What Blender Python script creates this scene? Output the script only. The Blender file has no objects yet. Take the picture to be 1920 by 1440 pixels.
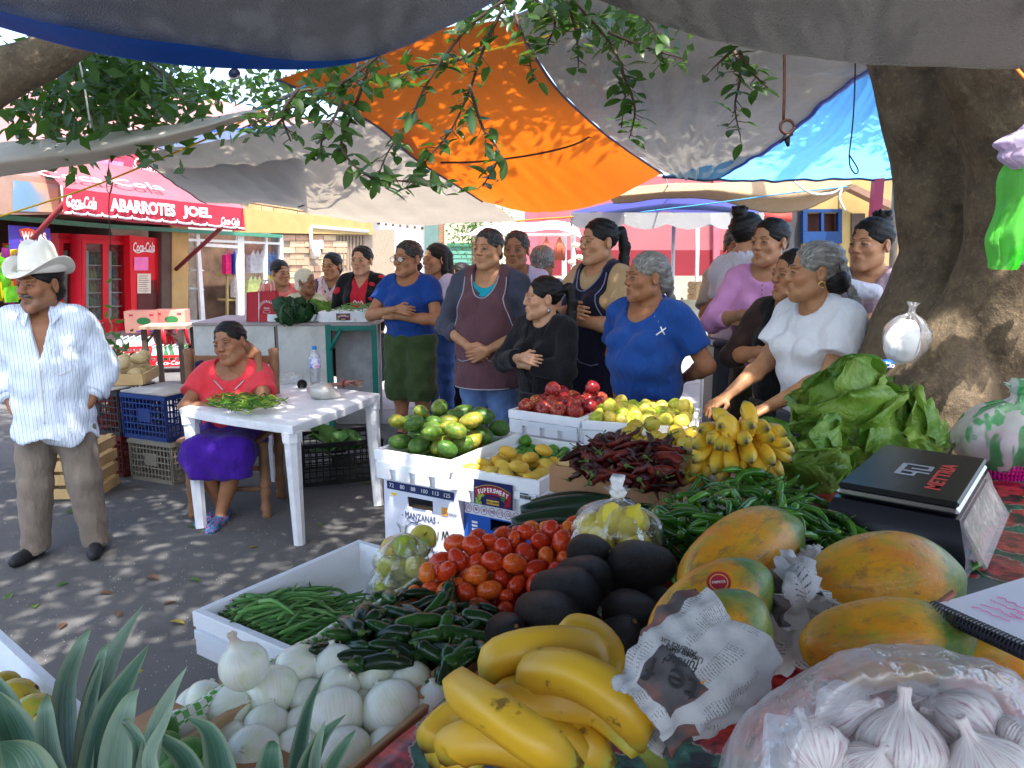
import bpy,bmesh,math,random
import numpy as np
from mathutils import Vector,Matrix,Euler,Quaternion
SC=bpy.context.scene
COL=SC.collection
rad=math.radians
random.seed(7);RNG=np.random.default_rng(7)
# camera, sky, sun, exposure
H,PITCH,FPX=1.47,rad(9.85),1440.0
cam_d=bpy.data.cameras.new('camera');cam=bpy.data.objects.new('camera',cam_d);COL.objects.link(cam)
cam.location=(0,0,H);cam.rotation_euler=(math.pi/2-PITCH,0,0)
cam_d.sensor_width=36.0;cam_d.lens=27.0;cam_d.clip_start=0.03;cam_d.clip_end=400
cam_d.dof.use_dof=True;cam_d.dof.focus_distance=3.6;cam_d.dof.aperture_fstop=28
SC.camera=cam
SUN_EL,SUN_AZ=rad(66),rad(158)
w=bpy.data.worlds.new('World');SC.world=w;w.use_nodes=True
nt=w.node_tree;nt.nodes.clear()
sky=nt.nodes.new('ShaderNodeTexSky');sky.sky_type='NISHITA';sky.sun_disc=False
sky.sun_elevation=SUN_EL;sky.sun_rotation=SUN_AZ;sky.air_density=1.0;sky.dust_density=3.0;sky.ozone_density=1.0
bg=nt.nodes.new('ShaderNodeBackground');bg.inputs['Strength'].default_value=0.15
wo=nt.nodes.new('ShaderNodeOutputWorld')
nt.links.new(sky.outputs[0],bg.inputs[0]);nt.links.new(bg.outputs[0],wo.inputs[0])
sun_d=bpy.data.lights.new('sun','SUN');sun_d.energy=2.7;sun_d.angle=rad(0.53);sun_d.color=(1.0,0.95,0.87)
sun=bpy.data.objects.new('sun',sun_d);COL.objects.link(sun)
SUN_DIR=Vector((math.sin(SUN_AZ)*math.cos(SUN_EL),math.cos(SUN_AZ)*math.cos(SUN_EL),math.sin(SUN_EL)))
sun.rotation_euler=SUN_DIR.to_track_quat('Z','Y').to_euler();sun.location=(0,0,30)
SC.view_settings.view_transform='Standard';SC.view_settings.look='None'
SC.view_settings.gamma=1.0;SC.view_settings.use_curve_mapping=False
SC.view_settings.exposure=2.25
SC.cycles.use_denoising=True
SC.cycles.max_bounces=8;SC.cycles.transparent_max_bounces=24
SC.cycles.diffuse_bounces=5;SC.cycles.sample_clamp_indirect=6.0
CP,SP=math.cos(PITCH),math.sin(PITCH)
def ray(px,py):
 u=(px-960)/FPX;v=(720-py)/FPX
 return Vector((u,CP+v*SP,-SP+v*CP))
def P(px,py,Y):
 d=ray(px,py);t=Y/d.y
 return Vector((d.x*t,Y,H+d.z*t))
def PZ(px,py,Z):
 d=ray(px,py);t=(Z-H)/d.z
 return Vector((d.x*t,d.y*t,Z))
def PPL(px,py,o,n):
 d=ray(px,py);c=Vector((0,0,H))
 return c+d*((Vector(o)-c).dot(n)/d.dot(n))
AX=Vector((0.5,0.8660254,0));BX=Vector((0.8660254,-0.5,0));ZX=Vector((0,0,1))
# objects
def prop(o,label=None,cat=None,group=None,kind=None):
 if label:o['label']=label
 if cat:o['category']=cat
 if group:o['group']=group
 if kind:o['kind']=kind
 return o
def thing(name,label,cat,loc=(0,0,0),rotz=0.0,group=None):
 o=bpy.data.objects.new(name,None);COL.objects.link(o)
 o.location=loc;o.rotation_euler=(0,0,rotz);o.empty_display_size=.1
 return prop(o,label,cat,group)
def link(name,me,parent=None,loc=None,rot=None,scale=None):
 o=bpy.data.objects.new(name,me);COL.objects.link(o)
 if parent is not None:o.parent=parent
 if loc is not None:o.location=loc
 if rot is not None:o.rotation_euler=rot
 if scale is not None:o.scale=scale if hasattr(scale,'__len__')else(scale,)*3
 return o
class G:
 """Collects vertices and faces; mesh() turns them into one mesh."""
 def __init__(s):s.v=[];s.f=[];s.m=[];s.n=0;s.c=[];s.hasc=False
 def add(s,V,F,mi=0,M=None,col=None):
  V=np.asarray(V,dtype=float).reshape(-1,3)
  if M is not None:
   M=np.array(M);V=V@M[:3,:3].T+M[:3,3]
  s.v.append(V);b=s.n;s.n+=len(V)
  if isinstance(F,np.ndarray):F=F.tolist()
  s.f.extend([[i+b for i in q]for q in F]);s.m.extend([mi]*len(F))
  if col is None:col=(1,1,1)
  else:s.hasc=True
  col=np.asarray(col,dtype=float)
  s.c.append(np.tile(col,(len(V),1))if col.ndim==1 else col)
  return s
 def box(s,c,size,R=None,mi=0,bev=0.0,col=None):
  sx,sy,sz=[q/2 for q in size]
  if bev>0:
   bm=bmesh.new();bmesh.ops.create_cube(bm,size=1.0)
   for v in bm.verts:v.co=Vector((v.co.x*size[0],v.co.y*size[1],v.co.z*size[2]))
   bmesh.ops.bevel(bm,geom=list(bm.edges),offset=min(bev,min(size)*.45),segments=1,affect='EDGES',profile=.5)
   bm.verts.index_update();V=[v.co[:]for v in bm.verts];F=[[v.index for v in f.verts]for f in bm.faces];bm.free()
  else:
   V=[(-sx,-sy,-sz),(sx,-sy,-sz),(sx,sy,-sz),(-sx,sy,-sz),(-sx,-sy,sz),(sx,-sy,sz),(sx,sy,sz),(-sx,sy,sz)]
   F=[(0,3,2,1),(4,5,6,7),(0,1,5,4),(1,2,6,5),(2,3,7,6),(3,0,4,7)]
  M=Matrix.Translation(Vector(c))
  if R is not None:M=M@(R.to_4x4()if isinstance(R,Matrix)else Matrix.Rotation(R,4,'Z'))
  return s.add(V,F,mi,M,col)
 def tube(s,path,r,seg=8,mi=0,cap=True,flat=1.0,col=None):
  path=[Vector(p)for p in path];n=len(path)
  if not hasattr(r,'__len__'):r=[r]*n
  V=[];up=None
  for i,p in enumerate(path):
   t=(path[min(i+1,n-1)]-path[max(i-1,0)])
   t=t.normalized()if t.length>1e-9 else Vector((0,0,1))
   if up is None:
    up=Vector((0,0,1))if abs(t.z)<.9 else Vector((0,1,0))
   x=up.cross(t)
   x=x.normalized()if x.length>1e-6 else Vector((1,0,0))
   up=t.cross(x).normalized()
   for k in range(seg):
    a=2*math.pi*k/seg
    V.append(p+x*(math.cos(a)*r[i])+up*(math.sin(a)*r[i]*flat))
  F=[[i*seg+k,i*seg+(k+1)%seg,(i+1)*seg+(k+1)%seg,(i+1)*seg+k]for i in range(n-1)for k in range(seg)]
  if cap:F+=[list(range(seg))[::-1],[(n-1)*seg+k for k in range(seg)]]
  return s.add([v[:]for v in V],F,mi,None,col)
 def lathe(s,prof,seg=16,mi=0,M=None,wob=None,col=None):
  V=[];n=len(prof)
  for i,(r,z)in enumerate(prof):
   for k in range(seg):
    a=2*math.pi*k/seg;q=r*(wob(a,i/(n-1))if wob else 1)
    V.append((q*math.cos(a),q*math.sin(a),z))
  F=[[i*seg+k,i*seg+(k+1)%seg,(i+1)*seg+(k+1)%seg,(i+1)*seg+k]for i in range(n-1)for k in range(seg)]
  if prof[0][0]>1e-5:F.append(list(range(seg))[::-1])
  if prof[-1][0]>1e-5:F.append([(n-1)*seg+k for k in range(seg)])
  return s.add(V,F,mi,M,col)
 def grid(s,fn,nu,nv,mi=0,col=None,closed=False):
  V=[fn(i/nu,j/nv)for j in range(nv+1)for i in range(nu+1)]
  F=[[j*(nu+1)+i,j*(nu+1)+i+1,(j+1)*(nu+1)+i+1,(j+1)*(nu+1)+i]for j in range(nv)for i in range(nu)]
  return s.add([tuple(v)for v in V],F,mi,None,col)
 def mesh(s,name,mats,smooth=True,merge=False):
  me=bpy.data.meshes.new(name)
  V=np.concatenate(s.v)if s.v else np.zeros((0,3))
  me.from_pydata(V.tolist(),[],s.f)
  for m in(mats if isinstance(mats,(list,tuple))else[mats]):me.materials.append(m)
  if any(s.m):me.polygons.foreach_set('material_index',s.m)
  if s.hasc:
   at=me.color_attributes.new('Col','FLOAT_COLOR','POINT')
   C=np.concatenate(s.c);at.data.foreach_set('color',np.hstack([C,np.ones((len(C),1))]).astype(np.float32).ravel())
  if smooth is True:me.polygons.foreach_set('use_smooth',[True]*len(me.polygons))
  me.update()
  if smooth=='auto':auto_smooth(me)
  return me
 def obj(s,name,mats,parent=None,smooth=True,loc=None,rot=None):
  return link(name,s.mesh(name,mats,smooth),parent,loc,rot)
def auto_smooth(me,ang=35):
 me.polygons.foreach_set('use_smooth',[True]*len(me.polygons))
 bm=bmesh.new();bm.from_mesh(me);bmesh.ops.remove_doubles(bm,verts=bm.verts,dist=1e-5)
 for e in bm.edges:
  if len(e.link_faces)==2 and e.calc_face_angle(0)>rad(ang):e.smooth=False
 bm.to_mesh(me);bm.free()
def frame(o,x,z):
 """Matrix with origin o, x axis along x, z axis along z."""
 x=Vector(x).normalized();z=Vector(z).normalized();y=z.cross(x).normalized();x=y.cross(z)
 return Matrix(((x.x,y.x,z.x,o[0]),(x.y,y.y,z.y,o[1]),(x.z,y.z,z.z,o[2]),(0,0,0,1)))
def text(name,body,size,mat,parent,M,shear=0.0,extrude=0.001,align='CENTER',sx=1.0,offset=0.0,fit=None):
 cu=bpy.data.curves.new(name,'FONT');cu.body=body;cu.size=size;cu.shear=shear;cu.extrude=extrude
 cu.align_x=align;cu.align_y='CENTER';cu.offset=offset;cu.resolution_u=3
 tmp=bpy.data.objects.new('tmp',cu);COL.objects.link(tmp)
 me=bpy.data.meshes.new_from_object(tmp.evaluated_get(bpy.context.evaluated_depsgraph_get()))
 bpy.data.objects.remove(tmp);bpy.data.curves.remove(cu)
 me.materials.clear();me.materials.append(mat)
 o=link(name,me,parent)
 if fit:
  co=np.array([v.co[:]for v in me.vertices]);lo,hi=co.min(0),co.max(0);c=(lo+hi)/2
  me.transform(Matrix.Diagonal((fit[0]/(hi[0]-lo[0]),fit[1]/(hi[1]-lo[1]),1,1))@Matrix.Translation((-c[0],-c[1],0)));sx=1
 me.transform(M@Matrix.Diagonal((sx,1,1,1)))
 return o
def dup(root,loc=None,rot=None,label=None,scale=None,parent=None):
 r=root.copy();COL.objects.link(r)
 if loc is not None:r.location=loc
 if rot is not None:r.rotation_euler=rot
 if scale is not None:r.scale=scale if hasattr(scale,'__len__')else(scale,)*3
 if label:r['label']=label
 if parent is not None:r.parent=parent
 for ch in root.children:
  c=dup(ch,parent=r)
 return r
# materials
def C(r,g,b):
 f=lambda x:(x/255/12.92)if x/255<=.04045 else((x/255+.055)/1.055)**2.4
 return(f(r),f(g),f(b),1.0)
class NT:
 def __init__(s,name):
  s.m=bpy.data.materials.new(name);s.m.use_nodes=True;s.t=s.m.node_tree;s.t.nodes.clear()
  s.out=s.n('ShaderNodeOutputMaterial')
 def n(s,typ,**kw):
  x=s.t.nodes.new(typ)
  for k,v in kw.items():setattr(x,k,v)
  return x
 def l(s,a,b):s.t.links.new(a,b)
 def set(s,sock,v):
  if hasattr(v,'is_linked')or isinstance(v,bpy.types.NodeSocket):s.l(v,sock)
  else:sock.default_value=v
 def coords(s,kind='Object'):
  return s.n('ShaderNodeTexCoord').outputs[kind]
 def rand(s):return s.n('ShaderNodeObjectInfo').outputs['Random']
 def math(s,op,a,b=0.0,clamp=False):
  x=s.n('ShaderNodeMath',operation=op,use_clamp=clamp);s.set(x.inputs[0],a);s.set(x.inputs[1],b);return x.outputs[0]
 def noise(s,vec,scale,detail=3.0,rough=.55,w=None,out=0):
  x=s.n('ShaderNodeTexNoise',noise_dimensions='4D' if w is not None else '3D')
  s.set(x.inputs['Vector'],vec);x.inputs['Scale'].default_value=scale;x.inputs['Detail'].default_value=detail
  x.inputs['Roughness'].default_value=rough
  if w is not None:s.set(x.inputs['W'],w)
  return x.outputs[out]
 def ramp(s,fac,stops,interp='LINEAR'):
  x=s.n('ShaderNodeValToRGB');x.color_ramp.interpolation=interp;e=x.color_ramp.elements
  while len(e)<len(stops):e.new(.5)
  for q,(p,c)in zip(e,stops):q.position=p;q.color=c
  s.set(x.inputs[0],fac);return x.outputs[0]
 def mix(s,fac,a,b,mode='MIX'):
  x=s.n('ShaderNodeMix',data_type='RGBA',blend_type=mode);s.set(x.inputs[0],fac);s.set(x.inputs[6],a);s.set(x.inputs[7],b);return x.outputs[2]
 def mapping(s,vec,scale=(1,1,1),rot=(0,0,0),loc=(0,0,0)):
  x=s.n('ShaderNodeMapping');s.l(vec,x.inputs[0]);x.inputs['Scale'].default_value=scale;x.inputs['Rotation'].default_value=rot;x.inputs['Location'].default_value=loc
  return x.outputs[0]
 def sep(s,vec):
  x=s.n('ShaderNodeSeparateXYZ');s.l(vec,x.inputs[0]);return x.outputs
 def bump(s,h,strength=.3,dist=.01,normal=None):
  x=s.n('ShaderNodeBump');s.set(x.inputs['Height'],h);x.inputs['Strength'].default_value=strength;x.inputs['Distance'].default_value=dist
  if normal is not None:s.l(normal,x.inputs['Normal'])
  return x.outputs[0]
 def bsdf(s,color,rough=.5,spec=.5,normal=None,**kw):
  x=s.n('ShaderNodeBsdfPrincipled');s.set(x.inputs['Base Color'],color);s.set(x.inputs['Roughness'],rough)
  x.inputs['Specular IOR Level'].default_value=spec
  if normal is not None:s.l(normal,x.inputs['Normal'])
  for k,v in kw.items():s.set(x.inputs[k.replace('_',' ')],v)
  return x.outputs[0]
 def done(s,sh):s.l(sh,s.out.inputs[0]);return s.m
def plain(name,col,rough=.5,var=.12,scale=8.0,bump=0.0,bscale=60.0,spec=.3,dirt=0.0,rnd=0.0,**kw):
 t=NT(name);co=t.coords();n=t.noise(co,scale,4)
 d=tuple(max(0,q*(1-var))for q in col[:3])+(1,);u=tuple(min(1,q*(1+var))for q in col[:3])+(1,)
 c=t.ramp(n,[(.3,d),(.7,u)])
 if rnd:c=t.mix(t.math('MULTIPLY',t.rand(),rnd),c,(col[0]*.35,col[1]*.35,col[2]*.35,1))
 if dirt:
  f=t.math('MULTIPLY',t.ramp(t.noise(co,scale*.45,6,.7),[(.5,(0,0,0,1)),(.72,(1,1,1,1))]),dirt)
  c=t.mix(f,c,(.09,.075,.06,1))
 nm=t.bump(t.noise(co,bscale,3),bump,.004)if bump else None
 return t.done(t.bsdf(c,rough,spec,nm,**kw))
def fruit(name,stops,scale=14.0,rnd=.35,rough=.35,bump=.08,bscale=220.0,speck=None,spec=.32,zcol=None,sss=.0,detail=2.0,coat=0.0):
 t=NT(name);co=t.coords();r=t.rand()
 f=t.noise(co,scale,detail,.5,w=t.math('MULTIPLY',r,40.0))
 f=t.math('ADD',f,t.math('MULTIPLY',t.math('SUBTRACT',r,.5),rnd))
 c=t.ramp(f,stops)
 if zcol:
  z=t.sep(co)[2];mr=t.n('ShaderNodeMapRange');t.l(z,mr.inputs[0]);mr.inputs[1].default_value=zcol[0];mr.inputs[2].default_value=zcol[1]
  c=t.mix(mr.outputs[0],c,zcol[2])
 if speck:
  s=t.ramp(t.noise(co,speck[0],2,.5,w=t.math('MULTIPLY',r,13.0)),[(speck[1],(0,0,0,1)),(speck[1]+.04,(1,1,1,1))])
  c=t.mix(t.math('MULTIPLY',s,speck[3]if len(speck)>3 else.8),c,speck[2])
 nm=t.bump(t.noise(co,bscale,2),bump,.003)
 kw={}
 if sss:kw=dict(Subsurface_Weight=sss,Subsurface_Scale=.01)
 if coat:kw['Coat_Weight']=coat;kw['Coat_Roughness']=.15
 return t.done(t.bsdf(c,rough,spec,nm,**kw))
def sheet(name,col,trans=.3,tcol=None,rough=.55,weave=0.0,dirt=.15,wr=.4,wscale=3.0,spec=.4,stripes=None):
 """Tarpaulin: part of the light goes through it."""
 t=NT(name);co=t.coords()
 n=t.noise(co,1.3,5,.65)
 d=tuple(q*(1-dirt*2)for q in col[:3])+(1,)
 c=t.ramp(n,[(.35,d),(.6,col)])
 mp=t.mapping(co,(1,.22,1),(0,0,.5))
 h=t.noise(mp,wscale*2.2,5,.6)
 if weave:
  h=t.math('ADD',h,t.math('MULTIPLY',t.noise(co,260,1),weave))
 h=t.math('ADD',h,t.math('MULTIPLY',t.noise(co,26,3,.6),.25))
 nm=t.bump(h,wr,.03)
 a=t.bsdf(c,rough,spec,nm)
 tr=t.n('ShaderNodeBsdfTranslucent');t.set(tr.inputs[0],tcol or c);t.l(nm,tr.inputs[1])
 mx=t.n('ShaderNodeMixShader');mx.inputs[0].default_value=trans;t.l(a,mx.inputs[1]);t.l(tr.outputs[0],mx.inputs[2])
 return t.done(mx.outputs[0])
def film(name,tint=(1,1,1,1),op=.12,rough=.12,milky=.0,fz=.5,bs=38):
 """Thin clear plastic bag: mostly see-through, with a gloss."""
 t=NT(name);co=t.coords()
 nm=t.bump(t.noise(co,bs,4,.6),.7,.01)
 tp=t.n('ShaderNodeBsdfTransparent');tp.inputs[0].default_value=tint
 gl=t.n('ShaderNodeBsdfGlossy');gl.inputs['Roughness'].default_value=rough;t.l(nm,gl.inputs['Normal'])
 fr=t.n('ShaderNodeLayerWeight');fr.inputs[0].default_value=.35;t.l(nm,fr.inputs['Normal'])
 f=t.math('ADD',t.math('MULTIPLY',fr.outputs[1],fz),op,True)
 m1=t.n('ShaderNodeMixShader');t.l(f,m1.inputs[0]);t.l(tp.outputs[0],m1.inputs[1]);t.l(gl.outputs[0],m1.inputs[2])
 out=m1.outputs[0]
 if milky:
  df=t.n('ShaderNodeBsdfDiffuse');df.inputs[0].default_value=(.9,.9,.92,1)
  tl=t.n('ShaderNodeBsdfTranslucent');tl.inputs[0].default_value=(.9,.9,.92,1)
  ms=t.n('ShaderNodeMixShader');ms.inputs[0].default_value=.5;t.l(df.outputs[0],ms.inputs[1]);t.l(tl.outputs[0],ms.inputs[2])
  nz=t.ramp(t.noise(co,9,5,.65),[(.3,(milky*.4,)*3+(1,)),(.7,(min(1,milky*1.5),)*3+(1,))])
  m2=t.n('ShaderNodeMixShader');t.l(nz,m2.inputs[0]);t.l(out,m2.inputs[1]);t.l(ms.outputs[0],m2.inputs[2]);out=m2.outputs[0]
 return t.done(out)
# implicit surfaces (bodies, clothes, trunks)
class SDF:
 def __init__(s,lo,hi,h):
  s.lo=np.array(lo,float);s.h=h
  s.n=np.maximum(4,np.ceil((np.array(hi)-s.lo)/h).astype(int)+1)
  s.ax=[s.lo[i]+h*np.arange(s.n[i])for i in range(3)]
  s.F=np.full(tuple(s.n),0.5)
 def _sl(s,lo,hi):
  out=[]
  for i in range(3):
   a=int(np.clip(np.floor((lo[i]-s.lo[i])/s.h),0,s.n[i]));b=int(np.clip(np.ceil((hi[i]-s.lo[i])/s.h)+1,0,s.n[i]));out.append(slice(a,b))
  return tuple(out)
 def _pts(s,sl):
  return np.meshgrid(s.ax[0][sl[0]],s.ax[1][sl[1]],s.ax[2][sl[2]],indexing='ij',sparse=True)
 def comb(s,sl,d,k,op):
  A=s.F[sl]
  if A.size==0:return
  if op=='u':
   if k<=0:s.F[sl]=np.minimum(A,d);return
   h=np.clip(.5+.5*(A-d)/k,0,1);s.F[sl]=A+(d-A)*h-k*h*(1-h)
  elif op=='s':
   d=-d;kk=max(k,1e-6);h=np.clip(.5-.5*(A-d)/kk,0,1);s.F[sl]=A+(d-A)*h+kk*h*(1-h)
 def cone(s,a,b,ra,rb=None,k=.02,op='u',flat=False):
  rb=ra if rb is None else rb
  a=np.array(a,float);b=np.array(b,float);m=max(ra,rb)+k+3*s.h
  sl=s._sl(np.minimum(a,b)-m,np.maximum(a,b)+m);X,Y,Z=s._pts(sl)
  ab=b-a;L=max(float(ab@ab),1e-12)
  t=np.clip(((X-a[0])*ab[0]+(Y-a[1])*ab[1]+(Z-a[2])*ab[2])/L,0,1.3 if flat else 1)
  d=np.sqrt((X-a[0]-t*ab[0])**2+(Y-a[1]-t*ab[1])**2+(Z-a[2]-t*ab[2])**2)-(ra+t*(rb-ra))
  if flat:d=np.maximum(d,(t-1)*math.sqrt(L))
  s.comb(sl,d,k,op);return s
 def chain(s,pts,rs,k=.02,op='u'):
  for i in range(len(pts)-1):s.cone(pts[i],pts[i+1],rs[i],rs[i+1],k,op)
  return s
 def ell(s,c,r,k=.02,op='u',rot=None):
  c=np.array(c,float);r=np.array(r,float)
  m=(max(r)if rot is not None else r)+k+3*s.h
  sl=s._sl(c-m,c+m);X,Y,Z=s._pts(sl);X=X-c[0];Y=Y-c[1];Z=Z-c[2]
  if rot is not None:
   R=np.array(Euler(rot).to_matrix()).T
   X,Y,Z=(R[0,0]*X+R[0,1]*Y+R[0,2]*Z,R[1,0]*X+R[1,1]*Y+R[1,2]*Z,R[2,0]*X+R[2,1]*Y+R[2,2]*Z)
  k0=np.sqrt((X/r[0])**2+(Y/r[1])**2+(Z/r[2])**2);k1=np.sqrt((X/r[0]**2)**2+(Y/r[1]**2)**2+(Z/r[2]**2)**2)
  s.comb(sl,k0*(k0-1)/np.maximum(k1,1e-9),k,op);return s
 def fn(s,f,op='cut',k=0.0):
  """Intersect with f(x, y, z) < 0."""
  X,Y,Z=np.meshgrid(*s.ax,indexing='ij',sparse=True)
  d=f(X,Y,Z);s.F=np.maximum(s.F,d)if op=='cut' else s.F+d
  return s
 def mesh(s):
  F=s.F.copy();F[0]=F[-1]=1;F[:,0]=F[:,-1]=1;F[:,:,0]=F[:,:,-1]=1
  I=F<0;nx,ny,nz=[q-1 for q in s.n]
  cnt=np.zeros((nx,ny,nz),int);
  for i in(0,1):
   for j in(0,1):
    for k in(0,1):cnt+=I[i:i+nx,j:j+ny,k:k+nz]
  act=(cnt>0)&(cnt<8)
  idx=-np.ones((nx,ny,nz),int);ids=np.argwhere(act);idx[act]=np.arange(len(ids))
  if len(ids)==0:return np.zeros((0,3)),[]
  P_=np.zeros((len(ids),3));W=np.zeros(len(ids))
  cor=[(i,j,k)for i in(0,1)for j in(0,1)for k in(0,1)]
  val={c:F[ids[:,0]+c[0],ids[:,1]+c[1],ids[:,2]+c[2]]for c in cor}
  for c in cor:
   for a in range(3):
    if c[a]==0:
     d=list(c);d[a]=1;d=tuple(d);va,vb=val[c],val[d];x=(va<0)!=(vb<0)
     t=np.where(x,va/np.where(x,va-vb,1),0)
     q=np.array(c,float)[None]+np.zeros((len(ids),3));q[:,a]+=t
     P_+=q*x[:,None];W+=x
  V=s.lo+(ids+P_/W[:,None])*s.h
  Fs=[]
  for a in range(3):
   b,c=(a+1)%3,(a+2)%3
   sh=[slice(1,-1)]*3;sh[a]=slice(0,-1)
   lo_=I[tuple(sh)];sh2=list(sh);sh2[a]=slice(1,None);hi_=I[tuple(sh2)]
   x=np.argwhere(lo_!=hi_)
   if len(x)==0:continue
   off=np.array([1,1,1]);off[a]=0;x=x+off
   e=np.eye(3,dtype=int)
   def g(p):return idx[p[:,0],p[:,1],p[:,2]]
   q=np.stack([g(x-e[b]-e[c]),g(x-e[c]),g(x),g(x-e[b])],1)
   fl=I[x[:,0],x[:,1],x[:,2]]
   q[~fl]=q[~fl][:,::-1]
   Fs.append(q[(q>=0).all(1)])
  return V,np.concatenate(Fs)
def vnoise(V,scale,seed=0):
 """Cheap smooth noise for arrays of points."""
 r=np.random.default_rng(seed);out=0
 for o in range(5):
  d=r.normal(size=3);d/=np.linalg.norm(d);out=out+np.sin(V@d*scale*(1+.6*o)+r.uniform(0,6.3))/(1+.5*o)
 return out/3
def catmull(a,t):
 n=len(a)-1;x=t*n;i=min(int(x),n-1);f=x-i
 p0,p1,p2,p3=a[max(i-1,0)]if i>0 else 2*a[0]-a[1],a[i],a[i+1],a[i+2]if i+2<=n else 2*a[n]-a[n-1]
 return.5*((2*p1)+(-p0+p2)*f+(2*p0-5*p1+4*p2-p3)*f*f+(-p0+3*p1-3*p2+p3)*f**3)
def smooth_path(pts,n):
 a=[np.array(p,float)for p in pts]
 return[Vector(catmull(a,i/(n-1)))for i in range(n)]
def net(rows,nu,nv,amp=0.0,seed=1,scale=5.0):
 """A draped sheet through a net of control points."""
 R=[[np.array(p,float)for p in r]for r in rows]
 cols=[[catmull(r,i/nu)for i in range(nu+1)]for r in R]
 V=np.array([[catmull([c[i]for c in cols],j/nv)for i in range(nu+1)]for j in range(nv+1)]).reshape(-1,3)
 if amp:
  V[:,2]+=amp*vnoise(V,scale,seed)+amp*.4*vnoise(V,scale*3,seed+1)
 F=[[j*(nu+1)+i,j*(nu+1)+i+1,(j+1)*(nu+1)+i+1,(j+1)*(nu+1)+i]for j in range(nv)for i in range(nu)]
 return V,F
# ground
def ground_mat(name,col,col2,speck=.5,crack=0):
 t=NT(name);co=t.coords()
 c=t.ramp(t.noise(co,.9,6,.65),[(.3,col),(.7,col2)])
 c=t.mix(t.math('MULTIPLY',t.ramp(t.noise(co,3.1,5,.7),[(.55,(0,0,0,1)),(.7,(1,1,1,1))]),.3),c,(.035,.033,.032,1))
 c=t.mix(t.math('MULTIPLY',t.ramp(t.noise(co,170,2,.6),[(.64,(0,0,0,1)),(.72,(1,1,1,1))]),speck),c,(.32,.31,.29,1))
 v=t.n('ShaderNodeTexVoronoi',feature='DISTANCE_TO_EDGE');t.l(t.mapping(co,(.55,.55,.55)),v.inputs[0])
 v.inputs['Scale'].default_value=1.0
 f=t.ramp(v.outputs[0],[(.0,(1,1,1,1)),(.012,(0,0,0,1))])
 if crack:c=t.mix(t.math('MULTIPLY',f,crack),c,(.03,.03,.03,1))
 nm=t.bump(t.math('ADD',t.noise(co,260,2),t.noise(co,30,4)),.35,.006)
 return t.done(t.bsdf(c,.9,.3,nm))
M_ASPH=ground_mat('asphalt',(.075,.074,.074,1),(.115,.113,.112,1),.4)
M_CONC=ground_mat('worn_concrete',(.20,.185,.175,1),(.30,.285,.275,1),.2,.4)
g=G();g.add([(-60,-30,0),(60,-30,0),(60,90,0),(-60,90,0)],[(0,1,2,3)])
prop(g.obj('ground',M_ASPH,smooth=False),kind='structure')
g=G()
def conc(i,j):return(-3.2+16*i,6.3+.25*math.sin(i*9)+.12*math.sin(i*31)+22*j,.004)
g.grid(conc,40,2);prop(g.obj('market_pavement',M_CONC),kind='structure')
# foliage material and leaves
def leaf_mat(name,a,b,back):
 t=NT(name);r=t.rand();co=t.coords()
 f=t.math('ADD',t.math('MULTIPLY',t.noise(co,3.0,3),.6),t.math('MULTIPLY',r,.5))
 c=t.ramp(f,[(.25,a),(.8,b)])
 s=t.bsdf(c,.38,.5)
 tr=t.n('ShaderNodeBsdfTranslucent');tr.inputs[0].default_value=back
 mx=t.n('ShaderNodeMixShader');mx.inputs[0].default_value=.33;t.l(s,mx.inputs[1]);t.l(tr.outputs[0],mx.inputs[2])
 return t.done(mx.outputs[0])
M_LEAF=leaf_mat('fig_leaf',(.013,.042,.009,1),(.042,.105,.017,1),(.13,.29,.025,1))
def bark_mat(name,a,b,hi):
 t=NT(name);co=t.coords()
 n=t.noise(co,9,7,.7);n2=t.noise(co,46,5,.7)
 c=t.ramp(n,[(.3,a),(.62,b)])
 c=t.mix(t.math('MULTIPLY',t.ramp(n2,[(.52,(0,0,0,1)),(.70,(1,1,1,1))]),.55),c,hi)
 h=t.math('ADD',t.math('MULTIPLY',t.noise(t.mapping(co,(1,1,.35)),16,6,.7),1.0),t.math('MULTIPLY',n2,.5))
 return t.done(t.bsdf(c,.9,.25,t.bump(h,.75,.025)))
M_BARK=bark_mat('fig_bark',(.06,.044,.03,1),(.155,.115,.074,1),(.27,.20,.115,1))
M_TWIG=plain('twig',(.09,.06,.04,1),.8)
def leaf_geo(g,L=1.0,wd=.42,fold=.12,mi=0,M=None):
 xs=[0,.14,.34,.58,.8,.93,1.0];ws=[.05,.55,.95,1.0,.68,.25,0.0]
 V=[];
 for x,q in zip(xs,ws):
  y=q*wd*L/2;z=-.16*x*x*L
  V+=[(x*L,-y,z+fold*y),(x*L,0,z),(x*L,y,z+fold*y)]
 F=[]
 for i in range(len(xs)-1):
  a=i*3;F+=[(a,a+3,a+4,a+1),(a+1,a+4,a+5,a+2)]
 return g.add(V,F,mi,M)
LEAF=[leaf_geo(G(),1,w_,f_).mesh('leaf',M_LEAF)for w_,f_ in((.42,.35),(.48,.2),(.38,.5))]
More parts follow.
